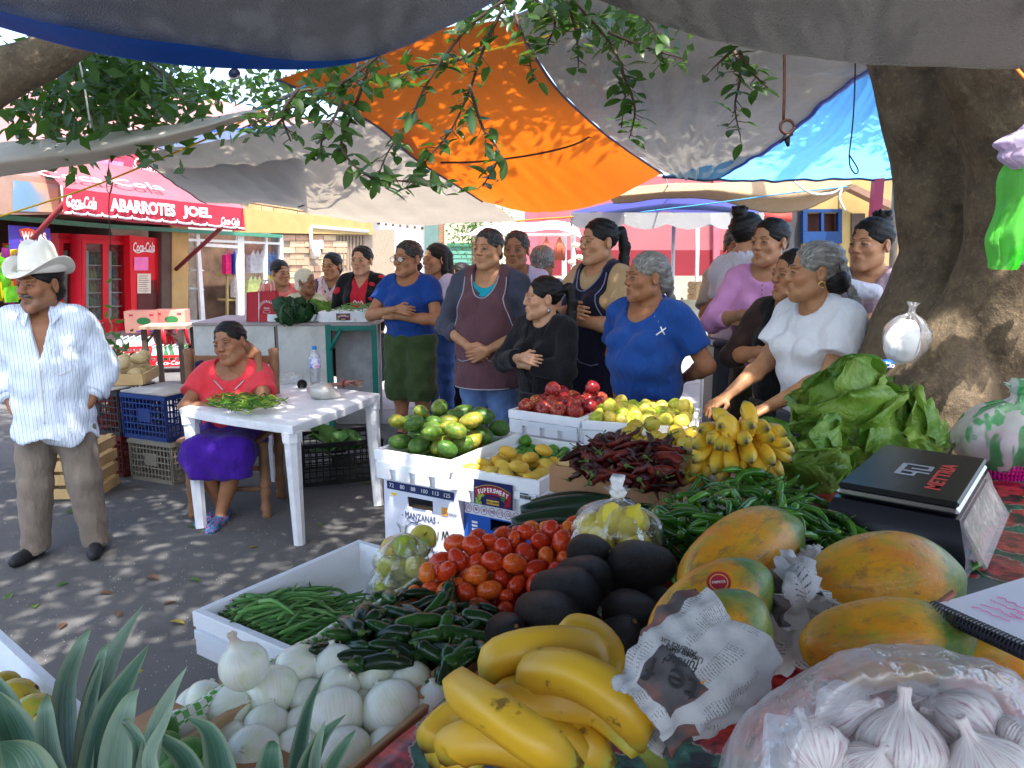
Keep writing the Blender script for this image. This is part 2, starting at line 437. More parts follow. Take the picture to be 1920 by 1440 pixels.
def leaf_quad_cloud(pts,sizes,seed=3):
 """Many small leaves in one mesh (two triangles each side of a midrib)."""
 r=np.random.default_rng(seed);n=len(pts)
 q=r.normal(size=(n,4));q/=np.linalg.norm(q,axis=1)[:,None];w_,x,y,z=q.T
 ex=np.stack([1-2*(y*y+z*z),2*(x*y+z*w_),2*(x*z-y*w_)],1);ey=np.stack([2*(x*y-z*w_),1-2*(x*x+z*z),2*(y*z+x*w_)],1)
 s=np.asarray(sizes)[:,None];p=np.asarray(pts)
 V=np.stack([p,p+ex*s*.45-ey*s*.23,p+ex*s,p+ex*s*.45+ey*s*.23],1).reshape(-1,3)
 F=(np.arange(n)[:,None]*4+np.array([0,1,2,3])).tolist()
 return V,F
# the big tree by the stall
tree=thing('fig_tree','huge old fig tree with a double trunk beside the stall and hanging branches','tree',P(1790,700,2.9)*1.0)
tree.location.z=0;TL=tree.location.copy()
def loc(p):return np.array(p)-np.array(TL)
f=SDF((-.62,-.75,-.05),(.95,.5,3.0),.017)
def tc(pts,k=.009):
 q=[(loc(P(px,py,Y)),r*Y*1.02/1440)for px,py,Y,r in pts]
 for(a,ra),(b,rb)in zip(q[:-1],q[1:]):f.cone(a,b,ra,rb,k)
tc([(1705,-120,2.95,72),(1712,90,2.95,74),(1768,300,2.95,82),(1800,480,2.95,98),(1790,640,2.95,150),(1780,900,2.95,190),(1770,1250,2.95,235)])
tc([(1912,-120,2.45,128),(1908,90,2.46,124),(1940,300,2.5,104),(1930,480,2.53,108),(1880,640,2.55,125),(1850,900,2.7,150),(1830,1250,2.7,210)])
tc([(1775,430,2.95,60),(1715,600,2.95,66),(1672,720,2.95,78),(1640,900,2.95,95)])
tc([(1890,500,2.62,60),(1815,640,2.55,85),(1755,760,2.5,100),(1740,950,2.5,130)])
V,F=f.mesh();V=V+(.011*vnoise(V,14,3)+.009*vnoise(V*np.array([1,1,.5]),37,5)+.004*vnoise(V*np.array([1,1,.4]),90,7))[:,None]*np.array([[1,1,0]])
gg=G().add(V,F);gg.obj('trunk',M_BARK,tree)
def limb(pts,rs,par,base,name='limb',mat=None):
 path=smooth_path(pts,14);R=[float(catmull([np.array([x])for x in rs],i/13)[0])for i in range(14)]
 g=G().tube([p-base for p in path],R,10);o=g.obj(name,mat or M_BARK,par);return o
top1=P(1705,-90,2.95);top2=P(1905,-90,2.8)
limb([top1-Vector((0,0,.25)),top1+Vector((-.3,.2,.6)),top1+Vector((-1.2,.6,1.3)),top1+Vector((-2.6,.9,1.9))],[.15,.13,.1,.05],tree,TL)
limb([top2-Vector((0,0,.25)),top2+Vector((.3,.6,.8)),top2+Vector((.8,1.8,1.6)),top2+Vector((1,3.4,2.3))],[.24,.18,.12,.06],tree,TL)
limb([top1+Vector((-.2,.1,.45)),top1+Vector((-.8,-.3,.75)),P(1150,-160,2.4),P(940,-60,2.4)],[.1,.06,.035,.015],tree,TL)
limb([top1+Vector((-.6,.4,.9)),P(1250,-350,3.2),P(900,-300,4.2),P(500,-330,5.5)],[.09,.07,.05,.03],tree,TL)
TW=[(2.45,[(960,-10),(875,55),(805,150),(765,230),(725,290),(705,345)]),(2.55,[(945,10),(905,95),(880,170),(845,245),(800,300),(775,345)]),(2.35,[(720,95),(650,150),(590,185),(520,212),(455,240)]),(2.40,[(655,150),(630,215),(605,260),(600,295)]),(2.38,[(690,130),(660,215),(640,275),(690,330),(760,340),(835,350)]),(2.50,[(965,25),(985,80),(1000,150)]),(2.50,[(880,160),(905,240),(935,290),(905,350)]),(2.70,[(1080,5),(1140,75),(1172,150),(1165,240)]),(2.7,[(1140,60),(1215,90),(1280,110)]),(2.75,[(1165,130),(1190,200),(1182,255)]),(2.6,[(1060,0),(1080,60),(1085,130)]),(2.45,[(1372,80),(1388,140),(1378,200),(1388,255)]),(2.45,[(1385,95),(1410,135),(1440,165)]),(2.45,[(1378,90),(1335,130)]),(2.35,[(560,165),(530,215),(545,265)]),(2.6,[(905,90),(850,115),(790,125),(740,150)]),(2.5,[(640,165),(570,170),(505,200)]),(2.8,[(1190,10),(1230,60),(1240,130)]),(2.7,[(1000,-5),(1040,40),(1020,95)])]
rr=random.Random(5);nleaf=0
def put_leaf(p,d,par,base,L,rnd):
 d=Vector(d).normalized();up=Vector((rnd.uniform(-.6,.6),rnd.uniform(-.9,.1),.9)).normalized()
 M=frame((0,0,0),d,up if abs(up.dot(d))<.95 else Vector((0,1,0))).to_euler()
 return link('leaf',rnd.choice(LEAF),par,p-base,M,L)
tg=G();extra=[]
for Y,pl in TW:
 pts=smooth_path([P(x,y,Y+.12*rr.uniform(-1,1))for x,y in pl],4*len(pl))
 tg.tube([q-TL for q in pts],[.006*(1-.7*i/len(pts))for i in range(len(pts))],5)
 L=sum((pts[i+1]-pts[i]).length for i in range(len(pts)-1));k=max(5,int(L/.0165))
 for i in range(k):
  t=(i+.5)/k*.97+.03;j=min(int(t*(len(pts)-1)),len(pts)-2);p=pts[j].lerp(pts[j+1],t*(len(pts)-1)-j)
  d=(pts[j+1]-pts[j]).normalized()*.6+Vector((rr.uniform(-1,1),rr.uniform(-1,1),rr.uniform(-1,.25)))*.8
  q=p+Vector((rr.uniform(-1,1),rr.uniform(-1,1),rr.uniform(-1,.3)))*.03
  tg.tube([p-TL,q-TL],[.0018,.0014],3,cap=False)
  if nleaf<300:put_leaf(q,d,tree,TL,rr.uniform(.046,.078),rr);nleaf+=1
  else:extra.append((q,d,rr.uniform(.046,.078)))
prop(tg.obj('twig',M_TWIG,tree),kind='stuff')
pts=[];eg=G()
for q,d,L in extra:
 up=Vector((rr.uniform(-.6,.6),rr.uniform(-.9,.1),.9)).normalized();leaf_geo(eg,L,.44,.3,0,Matrix.Translation(q-TL)@frame((0,0,0),d,up))
prop(eg.obj('loose_leaves',M_LEAF,tree),kind='stuff')
for x0,x1,y0,y1,Y,n in((850,1090,-60,40,2.9,170),(1080,1300,-30,90,3.2,150),(560,760,110,170,3.0,60),(470,560,130,250,5.2,110),(330,480,135,185,6.0,90),(480,620,130,200,6.2,120)):
 for i in range(n):pts.append(P(rr.uniform(x0,x1),rr.uniform(y0,y1),Y+rr.uniform(-.3,.3)))
sz=[rr.uniform(.06,.1)for _ in pts]
crown=[]  # unseen upper crown: leaf clusters added and thinned to dapple the sunlight below
cr=np.random.default_rng(11)
for cx,cy,cz,R,n in((1.5,3.0,4.6,1.6,4200),(-1.0,1.6,4.5,1.5,4400),(-3.2,2.4,4.6,1.6,5000),(0.3,3.3,4.8,1.5,3800),(-3.4,3.8,4.9,1.5,2800),(3.0,3.2,5.0,1.7,3600),(1.6,3.7,4.9,1.4,3200),(-1.4,4.2,4.9,1.4,2800),(-5.6,3.4,4.9,1.6,1500),(-1.6,3.4,4.7,1.4,4400),(3.2,1.9,4.7,1.3,1500)):
 v=cr.normal(size=(n,3));v/=np.linalg.norm(v,axis=1)[:,None];v*=(cr.uniform(.15,1,n)**.5)[:,None]*R;v[:,2]*=.5
 cl=cr.normal(size=(26,3))*R*.45;cl[:,2]*=.45
 pick=cl[cr.integers(0,26,n)]+cr.normal(size=(n,3))*R*.16
 keep=np.where((cr.uniform(size=n)<.6)[:,None],pick,v)
 crown.append(keep+np.array([cx,cy,cz]))
crown=np.concatenate(crown);crown=crown[crown[:,2]>3.4]
allp=np.concatenate([np.array([tuple(p)for p in pts]),crown]);alls=np.concatenate([sz,cr.uniform(.10,.18,len(crown))])
V,F=leaf_quad_cloud(allp-np.array(TL),alls)
prop(G().add(V,F).obj('foliage',M_LEAF,tree,smooth=False),kind='stuff')
t2=thing('shade_tree','leafy tree with a thick grey limb reaching in beside the shop, behind the gray tarp','tree',(-4.6,3.6,0));B2=t2.location.copy()
limb([Vector((-4.6,3.6,0)),Vector((-4.55,3.6,1.2)),P(-160,215,3.7),P(0,140,3.7),P(110,92,3.7),P(300,-60,3.9),P(480,-260,4.2)],[.26,.22,.16,.115,.09,.07,.04],t2,B2,'trunk')
tg=G();c2=[];nl=0;r2=random.Random(9)
for a,b,n in(((60,120),(20,250),16),((90,110),(110,255),18),((130,110),(190,250),20),((170,110),(260,230),18),((200,120),(310,175),16),((60,120),(-40,200),10),((240,110),(345,190),18),((150,105),(80,210),16),((210,105),(225,245),18),((120,110),(150,215),16)):
 Y=4.4+r2.uniform(-.5,.7)
 pts=smooth_path([P(a[0],a[1]-20,Y),P((a[0]+b[0])/2+r2.uniform(-20,20),(a[1]+b[1])/2-12,Y+.1),P(b[0],b[1],Y)],9)
 tg.tube([p-B2 for p in pts],[.008-.0006*i for i in range(9)],4)
 for i in range(n*2):
  p=pts[r2.randrange(9)]+Vector((r2.gauss(0,.075),r2.gauss(0,.1),r2.gauss(0,.06)))
  if nl<300:put_leaf(p,(r2.uniform(-1,1),r2.uniform(-1,1),r2.uniform(-1.2,.1)),t2,B2,r2.uniform(.075,.115),r2);nl+=1
 for i in range(n*9):c2.append(pts[r2.randrange(9)]+Vector((r2.gauss(0,.12),.3+r2.gauss(0,.25),r2.gauss(0,.1))))
prop(tg.obj('twig',M_TWIG,t2),kind='stuff')
V,F=leaf_quad_cloud(np.array([tuple(p-B2)for p in c2]),[r2.uniform(.08,.13)for _ in c2],8)
prop(G().add(V,F).obj('foliage',M_LEAF,t2,smooth=False),kind='stuff')
# tarpaulins
M_TGRAY=sheet('grey_tarp',(.20,.21,.23,1),.06,(.18,.2,.25,1),.40,.5,.14,.9,4,.6)
M_TGRAY2=sheet('grey_brown_tarp',(.31,.285,.265,1),.07,(.2,.19,.19,1),.34,.5,.16,1.0,4,.7)
M_TORANGE=sheet('orange_tarp',(.30,.06,.015,1),.46,(.72,.15,.006,1),.6,.1,.13,.25,2)
M_TSILVER=sheet('silver_tarp',(.36,.33,.28,1),.20,(.45,.42,.37,1),.36,.25,.2,1.0,5,.6)
M_TBLUE=sheet('blue_tarp',(.14,.34,.60,1),.68,(.16,.52,.92,1),.5,.2,.15,.6,5)
M_TWHITE=sheet('pale_canvas_tarp',(.46,.41,.34,1),.28,(.56,.48,.38,1),.7,.1,.12,.6,3)
M_TCREAM=sheet('cream_canvas',(.62,.58,.50,1),.25,(.62,.56,.44,1),.8,.15,.12,.4,3)
M_TTAN=sheet('tan_canvas',(.36,.26,.155,1),.3,(.46,.33,.18,1),.8,.1,.1,.6,3)
M_HEMBLUE=plain('blue_hem',C(10,70,190),.45,.1)
M_NAVY=plain('navy_hem',(.05,.055,.11,1),.6)
M_STEEL=plain('steel',(.45,.45,.44,1),.35,Metallic=1.0)
M_ROPEY=plain('yellow_rope',C(214,170,40),.8);M_ROPEB=plain('blue_cord',C(60,140,190),.7);M_ROPED=plain('dark_cord',(.05,.03,.025,1),.8);M_ROPEW=plain('white_rope',(.7,.68,.62,1),.8)
M_ROPEO=plain('orange_rope',C(200,110,40),.8)
def tarp(name,label,rows,mat,nu=44,nv=30,amp=.012,seed=1,scale=5,hem=None,hw=.02,edges=('b',),group=None,hmat=None,fold=0):
 V,F=net(rows,nu,nv,amp,seed,scale);uu=np.tile(np.linspace(0,1,nu+1),nv+1);vv=np.repeat(np.linspace(0,1,nv+1),nu+1)
 V[:,2]+=fold*(np.sin(uu*37+vv*6+2*np.sin(vv*5+uu*4))+.6*np.sin(uu*71-vv*9+1))*(.35+.65*np.sin(vv*3.1))*np.sin(uu*3.14)
 t=thing(name,label,'tarp',tuple(V[0]))
 b=Vector(V[0]);A=V.reshape(nv+1,nu+1,3)-np.array(b)
 G().add(V-np.array(b),F).obj('sheet',mat,t)
 for e in edges:
  line={'b':A[-1],'t':A[0],'l':A[:,0],'r':A[:,-1]}[e]
  G().tube([Vector(p)for p in line],hw*.3,6).obj('hem',hmat or hem or mat,t)
 return t,A
r0=[(-2.6,-1.6,2.15),(-1.8,-1.6,2.3),(-1.0,-1.6,2.35),(-.2,-1.6,2.35),(.9,-1.6,2.35)]
far=[P(-120,20,1.85),P(150,86,1.88),P(330,122,1.92),P(450,131,1.95),P(570,127,1.95),P(720,100,1.92),P(850,48,1.88),P(965,-12,1.8)]
fr5=[catmull([np.array(p)for p in far],i/8)for i in range(9)]
bk=[catmull([np.array(p)for p in r0],i/8)for i in range(9)]
mid=[tuple(a*.5+b*.5+np.array([0,0,.06]))for a,b in zip(bk,fr5)]
near=[tuple(a*.12+b*.88+np.array([0,0,.05]))for a,b in zip(bk,fr5)]
t,A=tarp('overhead_tarp','dark grey tarp with a bright blue hem and metal eyelet, above the hatted man',[bk,mid,near,fr5],M_TGRAY,84,56,.012,2,7,edges=())
g=G();edge=A[-1];inn=A[-2]
q=[];
for i in range(len(edge)):
 wv=.105*max(.12,min(1.0,(66-i)/48.0))
 d=Vector(edge[i])-Vector(A[-4][i]);d.normalize();q.append((Vector(edge[i])-d*.004-Vector((0,0,.004)),Vector(edge[i])-d*wv*1.6-Vector((0,0,.012))))
V=[tuple(x)for p in q for x in p];g.add(V,[(2*i,2*i+1,2*i+3,2*i+2)for i in range(len(q)-1)]);g.obj('hem',sheet('blue_hem_band',(.015,.16,.75,1),.65,(.02,.24,1.0,1),.5,.1,.03,.2),t)
e=Vector(edge[35])-Vector((0,.012,.016));g=G();g.lathe([(.007,0),(.011,.002),(.0145,0),(.0145,-.003),(.007,-.003)],18,0,Matrix.Translation(e)@Matrix.Rotation(rad(72),4,'X'));g.obj('eyelet',M_STEEL,t)
r0=[(.25,-1.8,2.32),(1.6,-1.8,2.5),(2.6,-1.8,2.5),(3.8,-1.8,2.4)]
far=[P(1040,-30,2.6),P(1200,33,2.65),P(1380,88,2.5),P(1520,110,2.3),P(1650,122,2.15),P(1800,128,2.05),P(1960,122,1.98),P(2150,110,1.9)]
fr5=[catmull([np.array(p)for p in far],i/8)for i in range(9)];bk=[catmull([np.array(p)for p in r0],i/8)for i in range(9)]
mid=[tuple(a*.5+b*.5+np.array([0,0,.05]))for a,b in zip(bk,fr5)];near=[tuple(a*.12+b*.88+np.array([0,0,.05]))for a,b in zip(bk,fr5)]
tarp('overhead_tarp','brownish grey tarp sagging over the stall in front of the fig trunk',[bk,mid,near,fr5],M_TGRAY2,60,34,.012,5,7,edges=('b',),hem=M_TSILVER,hw=.012)
def rows(*rs):return[[P(x,y,Y)for x,y in pts]for Y,pts in rs]
tarp('orange_tarp','orange tarp glowing yellow along its lower edge, stretched over the crowd',rows((4.3,[(520,150),(690,92),(840,52),(965,35)]),(5.1,[(690,225),(820,190),(930,168),(1042,165)]),(5.9,[(790,305),(900,290),(1010,275),(1140,256)]),(6.6,[(905,378),(1000,397),(1120,382),(1242,326)])),M_TORANGE,60,44,.010,3,4,fold=.006,hem=M_NAVY,edges=('l','r'),hw=.03)
pl=smooth_path([P(826,305,5.75),P(900,303,5.75),P(1000,290,5.8),P(1080,270,5.85),P(1122,243,5.9)],20)
prop(G().tube(pl,.008,6).obj('cord',M_ROPED),'dark cord sagging across the underside of the orange tarp','cord')
tarp('silver_tarp','wrinkled silver grey tarp hanging between the orange and blue tarps',rows((4.0,[(955,25),(1180,-20),(1400,50),(1660,105)]),(4.8,[(1047,165),(1200,160),(1380,160),(1570,175)]),(5.7,[(1144,255),(1230,262),(1330,258),(1455,270)]),(6.5,[(1246,325),(1275,336),(1310,336),(1347,330)])),M_TSILVER,90,60,.024,8,8,fold=.022,hem=M_HEMBLUE,edges=('r',),hw=.05)
tarp('blue_tarp','bright sky blue tarp lit through by the sun beside the fig trunk',rows((4.2,[(1600,112),(1660,112),(1720,108),(1820,100)]),(5.0,[(1545,190),(1610,195),(1690,195),(1820,190)]),(5.8,[(1440,275),(1540,272),(1650,272),(1820,270)]),(6.5,[(1242,331),(1400,337),(1560,337),(1800,337)])),M_TBLUE,80,40,.016,4,6,fold=.014,hem=M_NAVY,edges=('b',),hw=.05)
tarp('pale_tarp','large pale canvas tarp glowing white above the vendors behind the counter',rows((5.4,[(252,287),(400,262),(580,228),(772,215)]),(6.1,[(300,325),(440,328),(620,318),(822,285)]),(6.8,[(342,355),(480,368),(660,378),(885,352)]),(7.4,[(386,380),(530,386),(710,422),(970,415)])),M_TWHITE,90,40,.020,6,5,fold=.016,hem=M_NAVY,edges=('l',),hw=.025)
pl=smooth_path([P(560,388,7.0),P(610,372,6.9),P(655,338,6.6),P(690,290,6.2),P(705,258,5.9)],20)
prop(G().tube(pl,.016,6,flat=.4).obj('strap',plain('taupe_seam',(.12,.1,.09,1),.8)),'dark seam strap curving across the pale canvas tarp','strap')
tarp('canvas_strip','long cream canvas edge stretched low in front of the shop roof',rows((4.6,[(-60,272),(150,253),(310,231),(482,203)]),(4.35,[(-60,305),(150,282),(310,250),(482,208)]),(4.5,[(-60,338),(150,306),(310,268),(482,214)])),M_TCREAM,40,10,.012,7,5,edges=('b',),hw=.02)
tarp('small_tarp','small dark blue tarp with bright sun flashes behind the pale canvas',rows((7.2,[(292,262),(380,248),(480,241),(580,238)]),(6.4,[(300,285),(400,288),(490,285),(575,275)]),(5.9,[(310,300),(400,308),(500,303),(570,288)])),sheet('blue_grey_tarp',(.10,.12,.2,1),.3,(.15,.35,.6,1),.35,.3,.1,.6,4,.7),24,14,.012,9,6,hem=M_HEMBLUE,edges=('t',),hw=.04)
tarp('tan_awning','tan canvas awning gathered with a white knot in front of the yellow building',rows((7.3,[(1140,352),(1330,341),(1480,336),(1594,338)]),(7.1,[(1140,365),(1330,358),(1480,368),(1600,342)]),(7.3,[(1150,378),(1330,373),(1476,400),(1606,346)])),M_TTAN,50,14,.018,10,9,hem=M_TTAN,hw=.02)
tarp('far_tarp','dark tarp stretched high behind the hanging leaves',rows((5.2,[(1020,40),(1200,40),(1400,60),(1560,90)]),(4.6,[(1020,-70),(1200,-60),(1400,-30),(1560,10)])),M_TGRAY,14,8,.01,3,5,edges=())
def rope(name,label,pts,r,mat,n=24):return prop(G().tube(smooth_path(pts,n),r,6).obj(name,mat),label,'rope')
rope('rope','yellow rope running diagonally under the cream canvas to the branches',[P(-20,412,5.2),P(150,358,5.1),P(300,298,5.0),P(430,240,4.9),P(600,150,4.8),P(900,70,4.6),P(1080,45,4.5)],.006,M_ROPEY)
rope('rope','thin yellow rope crossing the orange tarp',[P(690,155,4.0),P(860,108,4.0),P(1000,75,4.0),P(1100,45,4.0)],.005,M_ROPEY)
rope('rope','orange rope knotted at the edge below the orange tarp',[P(968,415,7.4),P(1010,411,7.6),P(1110,404,7.8),P(1240,390,8),P(1340,383,8)],.010,M_ROPEO)
rope('rope','blue cord running in front of the tan awning to the parasol',[P(1200,398,6.9),P(1345,380,6.9),P(1480,362,6.9),P(1590,350,6.9)],.006,M_ROPEB)
rope('rope','white rope looped below the tan awning knot',[P(1484,336,6.9),P(1520,362,6.8),P(1560,362,6.9),P(1578,352,6.9),P(1574,372,6.9),P(1584,395,6.9)],.010,M_ROPEW)
rope('rope','pale twine hanging among the leaves over the shop',[P(148,110,4.2),P(158,160,4.2),P(170,240,4.2)],.005,M_ROPEW)
rope('rope','dark doubled cord dangling in front of the red awning',[P(205,300,4.6),P(200,350,4.6),P(207,362,4.6),P(212,340,4.6),P(204,380,4.6),P(208,470,4.6)],.003,M_ROPED)
rope('rope','blue twine hook hanging from the tarp over the crowd',[P(1274,-10,2.6),P(1277,30,2.6),P(1281,55,2.6),P(1272,50,2.6)],.004,M_ROPEB)
h=thing('hanging_hook','rusty rod with a taped ring hanging from the silver tarp','hook',P(1470,85,2.9));hb=h.location.copy()
G().tube([p-hb for p in smooth_path([P(1470,80,2.9),P(1471,150,2.9),P(1469,226,2.9)],8)],.0055,8).obj('rod',plain('rust',(.12,.045,.03,1),.8,.4,40),h)
G().tube([P(1476+13*math.cos(a),238+13*math.sin(a),2.9)-hb for a in[i*math.pi/9 for i in range(19)]],.006,8).obj('ring',plain('rust_ring',(.09,.04,.03,1),.7),h)
g=G();g.tube([P(1462,268,2.9)-hb,P(1474,256,2.9)-hb,P(1486,252,2.9)-hb],[.006,.016,.008],6,flat=.6);g.tube([P(1475,256,2.9)-hb,P(1478,275,2.9)-hb],[.014,.005],6,flat=.5);g.obj('tape',plain('black_tape',(.012,.012,.014,1),.4),h)
h=thing('wire_hanger','thin dark cord ending in a wire loop in front of the blue tarp','cord',P(1604,110,3.2));hb=h.location.copy()
G().tube([p-hb for p in smooth_path([P(1604,108,3.2),P(1602,180,3.2),P(1598,240,3.2),P(1592,290,3.2)],16)],.003,5).obj('cord',M_ROPED,h)
G().tube([p-hb for p in smooth_path([P(1592,290,3.2),P(1594,312,3.2),P(1604,326,3.2),P(1609,318,3.2),P(1596,296,3.2),P(1592,290,3.2)],20)],.003,5).obj('loop',M_ROPED,h)
rope('rope','white tie rope from the corner where the orange and blue tarps meet',[P(1243,326,6.6),P(1252,345,7.2),P(1262,372,7.9)],.008,M_ROPEW)
rope('rope','thin cord from the pale canvas tarp to the yellow house',[P(388,380,7.4),P(420,376,9),P(470,378,12)],.008,M_ROPED)
rope('rope','blue cord tied along the upper edge of the cream canvas',[P(480,206,4.5),P(520,190,4.4),P(575,160,4.2)],.006,M_ROPEB)
rope('rope','orange cord at the corner of the brownish tarp above the trunk',[P(1900,122,2.3),P(1925,150,2.25),P(1960,175,2.2)],.005,M_ROPEO)
rope('string','pale string tied round the fig trunk',[P(1777,193,2.55),P(1830,196,2.45),P(1880,192,2.42),P(1960,178,2.4)],.003,M_ROPEW)
# the shop row on the left (its front runs along AX)
FO=P(455,600,12.4);FO.z=0
def FP(px,py,out=0.0):return PPL(px,py,FO+BX*out,BX)
def fpoly(g,pts,out=0.0,th=.05,mi=0,base=Vector((0,0,0)),col=None):
 f=[FP(x,y,out)-base for x,y in pts];b=[p-BX*th for p in f];n=len(f)
 V=[tuple(p)for p in f+b];F=[tuple(range(n))[::-1],tuple(range(n,2*n))]+[(i,(i+1)%n,(i+1)%n+n,i+n)for i in range(n)]
 return g.add(V,F,mi,None,col)
def fpart(name,pts,out,th,mat,par,base,smooth=False):return fpoly(G(),pts,out,th,0,base).obj(name,mat,par,smooth)
def FM(px,py,out=0.0,base=Vector((0,0,0))):
 """Matrix for lettering that stands on the shop front at a pixel."""
 return Matrix.Translation(-base)@frame(FP(px,py,out),AX,-BX.cross(AX).cross(AX))if False else Matrix.Translation(FP(px,py,out)-base)@Matrix(((AX.x,0,BX.x,0),(AX.y,0,BX.y,0),(0,1,0,0),(0,0,0,1)))
def rect(x0,y0,x1,y1):return[(x0,y0),(x1,y0),(x1,y1),(x0,y1)]
RED=C(196,22,42);
M_RED=plain('red_paint',RED,.4,.08);M_REDF=sheet('red_awning_cloth',(.34,.016,.035,1),.2,(.45,.03,.05,1),.6,.1,.1,.25,2)
M_PINKF=sheet('faded_awning_cloth',(.40,.10,.13,1),.25,(.5,.15,.18,1),.6,.1,.15,.25,2)
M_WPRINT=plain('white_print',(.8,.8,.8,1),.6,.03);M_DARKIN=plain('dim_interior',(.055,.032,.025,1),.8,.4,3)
M_YEL=plain('yellow_plaster',(.44,.29,.11,1),.85,.12,4,.25,40,dirt=.25);M_YELL=plain('light_yellow_plaster',(.36,.26,.10,1),.85,.1,5,.2,40,dirt=.15)
M_BRICKS=[plain('stone_block',(.44,.28,.13,1),.9,.2,6,.3,60),plain('stone_block_pale',(.48,.33,.17,1),.9,.2,6,.3,60),plain('stone_block_red',(.48,.28,.16,1),.9,.2,6,.3,60)]
M_MORTAR=plain('mortar',(.30,.24,.18,1),.95,.15,20);M_PALEB=[plain('pale_brick',(.48,.37,.23,1),.9,.15,8,.3,60),plain('pale_brick_pink',(.42,.26,.17,1),.9,.15,8,.3,60)]
M_WHITEM=plain('white_metal',(.72,.71,.68,1),.45,.06,6,dirt=.25);M_WHITE=plain('white_wall',(.74,.73,.70,1),.9,.04,3,.15,40)
M_BROWNM=plain('brown_metal',(.09,.055,.04,1),.5);M_GREENM=plain('green_metal',(.05,.2,.13,1),.5,.15,5,dirt=.3)
M_GLASSD=plain('dark_glass',(.05,.05,.055,1),.08,.1,spec=.8)
M_MAROON=plain('maroon_metal',(.16,.02,.025,1),.4)
shop=thing('corner_shop','grocery shop with a red awning, drinks coolers and a yellow doorway pillar','shop',FP(330,640));shop.location.z=0;SB=shop.location.copy()
fpart('wall',[(-420,20),(720,250),(720,392),(-420,300)],0,.3,plain('pink_plaster',(.6,.3,.3,1),.9,.15,3,.2,40,dirt=.2),shop,SB)
fpart('pier',[(-420,300),(-60,380),(-60,760),(-420,860)],0,.3,M_YEL,shop,SB)
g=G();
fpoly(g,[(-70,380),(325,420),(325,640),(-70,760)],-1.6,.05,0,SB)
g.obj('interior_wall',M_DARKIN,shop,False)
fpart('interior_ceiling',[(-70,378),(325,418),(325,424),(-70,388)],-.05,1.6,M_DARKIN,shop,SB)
fpart('pillar',[(323,402),(353,405),(353,640),(323,655)],.0,.5,M_YEL,shop,SB)
fpart('door_jamb',[(303,425),(322,427),(322,650),(303,655)],-.02,.3,M_BROWNM,shop,SB)
fpart('shutter_rail',[(-60,396),(200,420),(530,440),(530,446),(200,428),(-60,406)],.12,.1,M_GREENM,shop,SB)
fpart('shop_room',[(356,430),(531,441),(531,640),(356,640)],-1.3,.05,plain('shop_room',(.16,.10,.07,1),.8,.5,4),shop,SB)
wf=fpart('window_frame',[(354,430),(531,440),(531,445),(354,436)],0,.06,M_WHITEM,shop,SB)
for pts in([(354,447),(531,455),(531,459),(354,452)],[(368,432),(374,432),(388,640),(380,640)],[(446,436),(458,437),(458,640),(446,640)],[(383,456),(447,460),(447,466),(383,462)],[(498,438),(502,438),(502,640),(498,640)],[(526,440),(531,440),(531,640),(526,640)],[(354,600),(531,600),(531,608),(354,608)]):
 fpart('window_bar',pts,.004+.0037*(pts[0][0]+pts[0][1]%7)/100,.05,M_WHITEM,wf,SB)
for pts in(rect(354,452,370,600),rect(458,458,498,600),rect(502,459,526,600)):
 fpart('pane',pts,-.02,.008,film('shop_glass',(.85,.88,.88,1),.06,.05,0,.3,4),wf,SB)
for y in(505,540):fpart('shelf',[(356,y),(380,y),(384,y+3),(358,y+3)],-.1,.3,M_WHITEM,shop,SB)
fpart('shelf',[(425,512),(452,513),(452,518),(425,517)],-.2,.25,plain('yellow_wood',(.55,.42,.15,1),.6),shop,SB)
fpart('shelf',[(428,560),(452,561),(452,565),(428,564)],-.2,.25,plain('yellow_wood2',(.55,.42,.15,1),.6),shop,SB)
for x in(426,451):fpart('shelf_post',[(x,510),(x+3,510),(x+3,600),(x,600)],-.2,.04,plain('cane',(.45,.36,.16,1),.6),shop,SB)
gb=random.Random(4)
for x,y,w_,h_,c,lab in((424,478,10,36,C(220,40,110),'magenta'),(438,476,12,38,C(40,70,170),'blue and orange'),(470,478,26,34,C(225,225,230),'white'),(503,480,20,34,C(40,150,210),'bright blue'),(440,524,8,34,C(230,225,220),'cream and red'),(466,526,24,40,C(210,215,120),'pale yellow'),(500,522,22,30,C(230,190,60),'golden')):
 b=FP(x+w_/2,y+h_,-.15);t=thing('gift_bag','%s gift bag with paper tips on the shop window shelf'%lab,'gift bag',b,group='gift bags in the shop window')
 fpart('bag',[(x,y),(x+w_,y),(x+w_,y+h_),(x,y+h_)],-.15,.1,plain('bag_'+lab.split()[0],c,.5,.3,20),t,b)
 g=G()
 for k in range(3):fpoly(g,[(x+w_*k/3,y+1),(x+w_*(k+1)/3,y+1),(x+w_*(k+.5)/3+gb.uniform(-2,2),y-9)],-.16-.02*k,.01,0,b)
 g.obj('tissue_paper',plain('tissue_'+lab.split()[0],tuple(min(.9,q*1.3+.1)for q in c[:3])+(1,),.8),t,False)
aw=thing('awning','red shop awning with white block lettering along its front','awning',FP(120,402,1.3));AB=aw.location.copy()
V,F=net([[FP(70,300,.05),FP(200,305,.05),FP(330,330,.05),FP(430,352,.05)],[FP(118,351,1.3),FP(235,366,1.3),(FP(345,378,1.3)),FP(456,391,1.3)]],16,6,.01,3,3)
G().add(V-np.array(AB),F).obj('canopy',M_PINKF,aw)
V,F=net([[FP(118,351,1.3),FP(235,366,1.3),FP(345,378,1.3),FP(456,391,1.3)],[FP(118,402,1.36),FP(235,415,1.36),FP(345,425,1.36),FP(460,433,1.36)]],28,6,.006,5,9)
G().add(V-np.array(AB),F).obj('valance',M_REDF,aw)
def along(x):return 1.36-.0
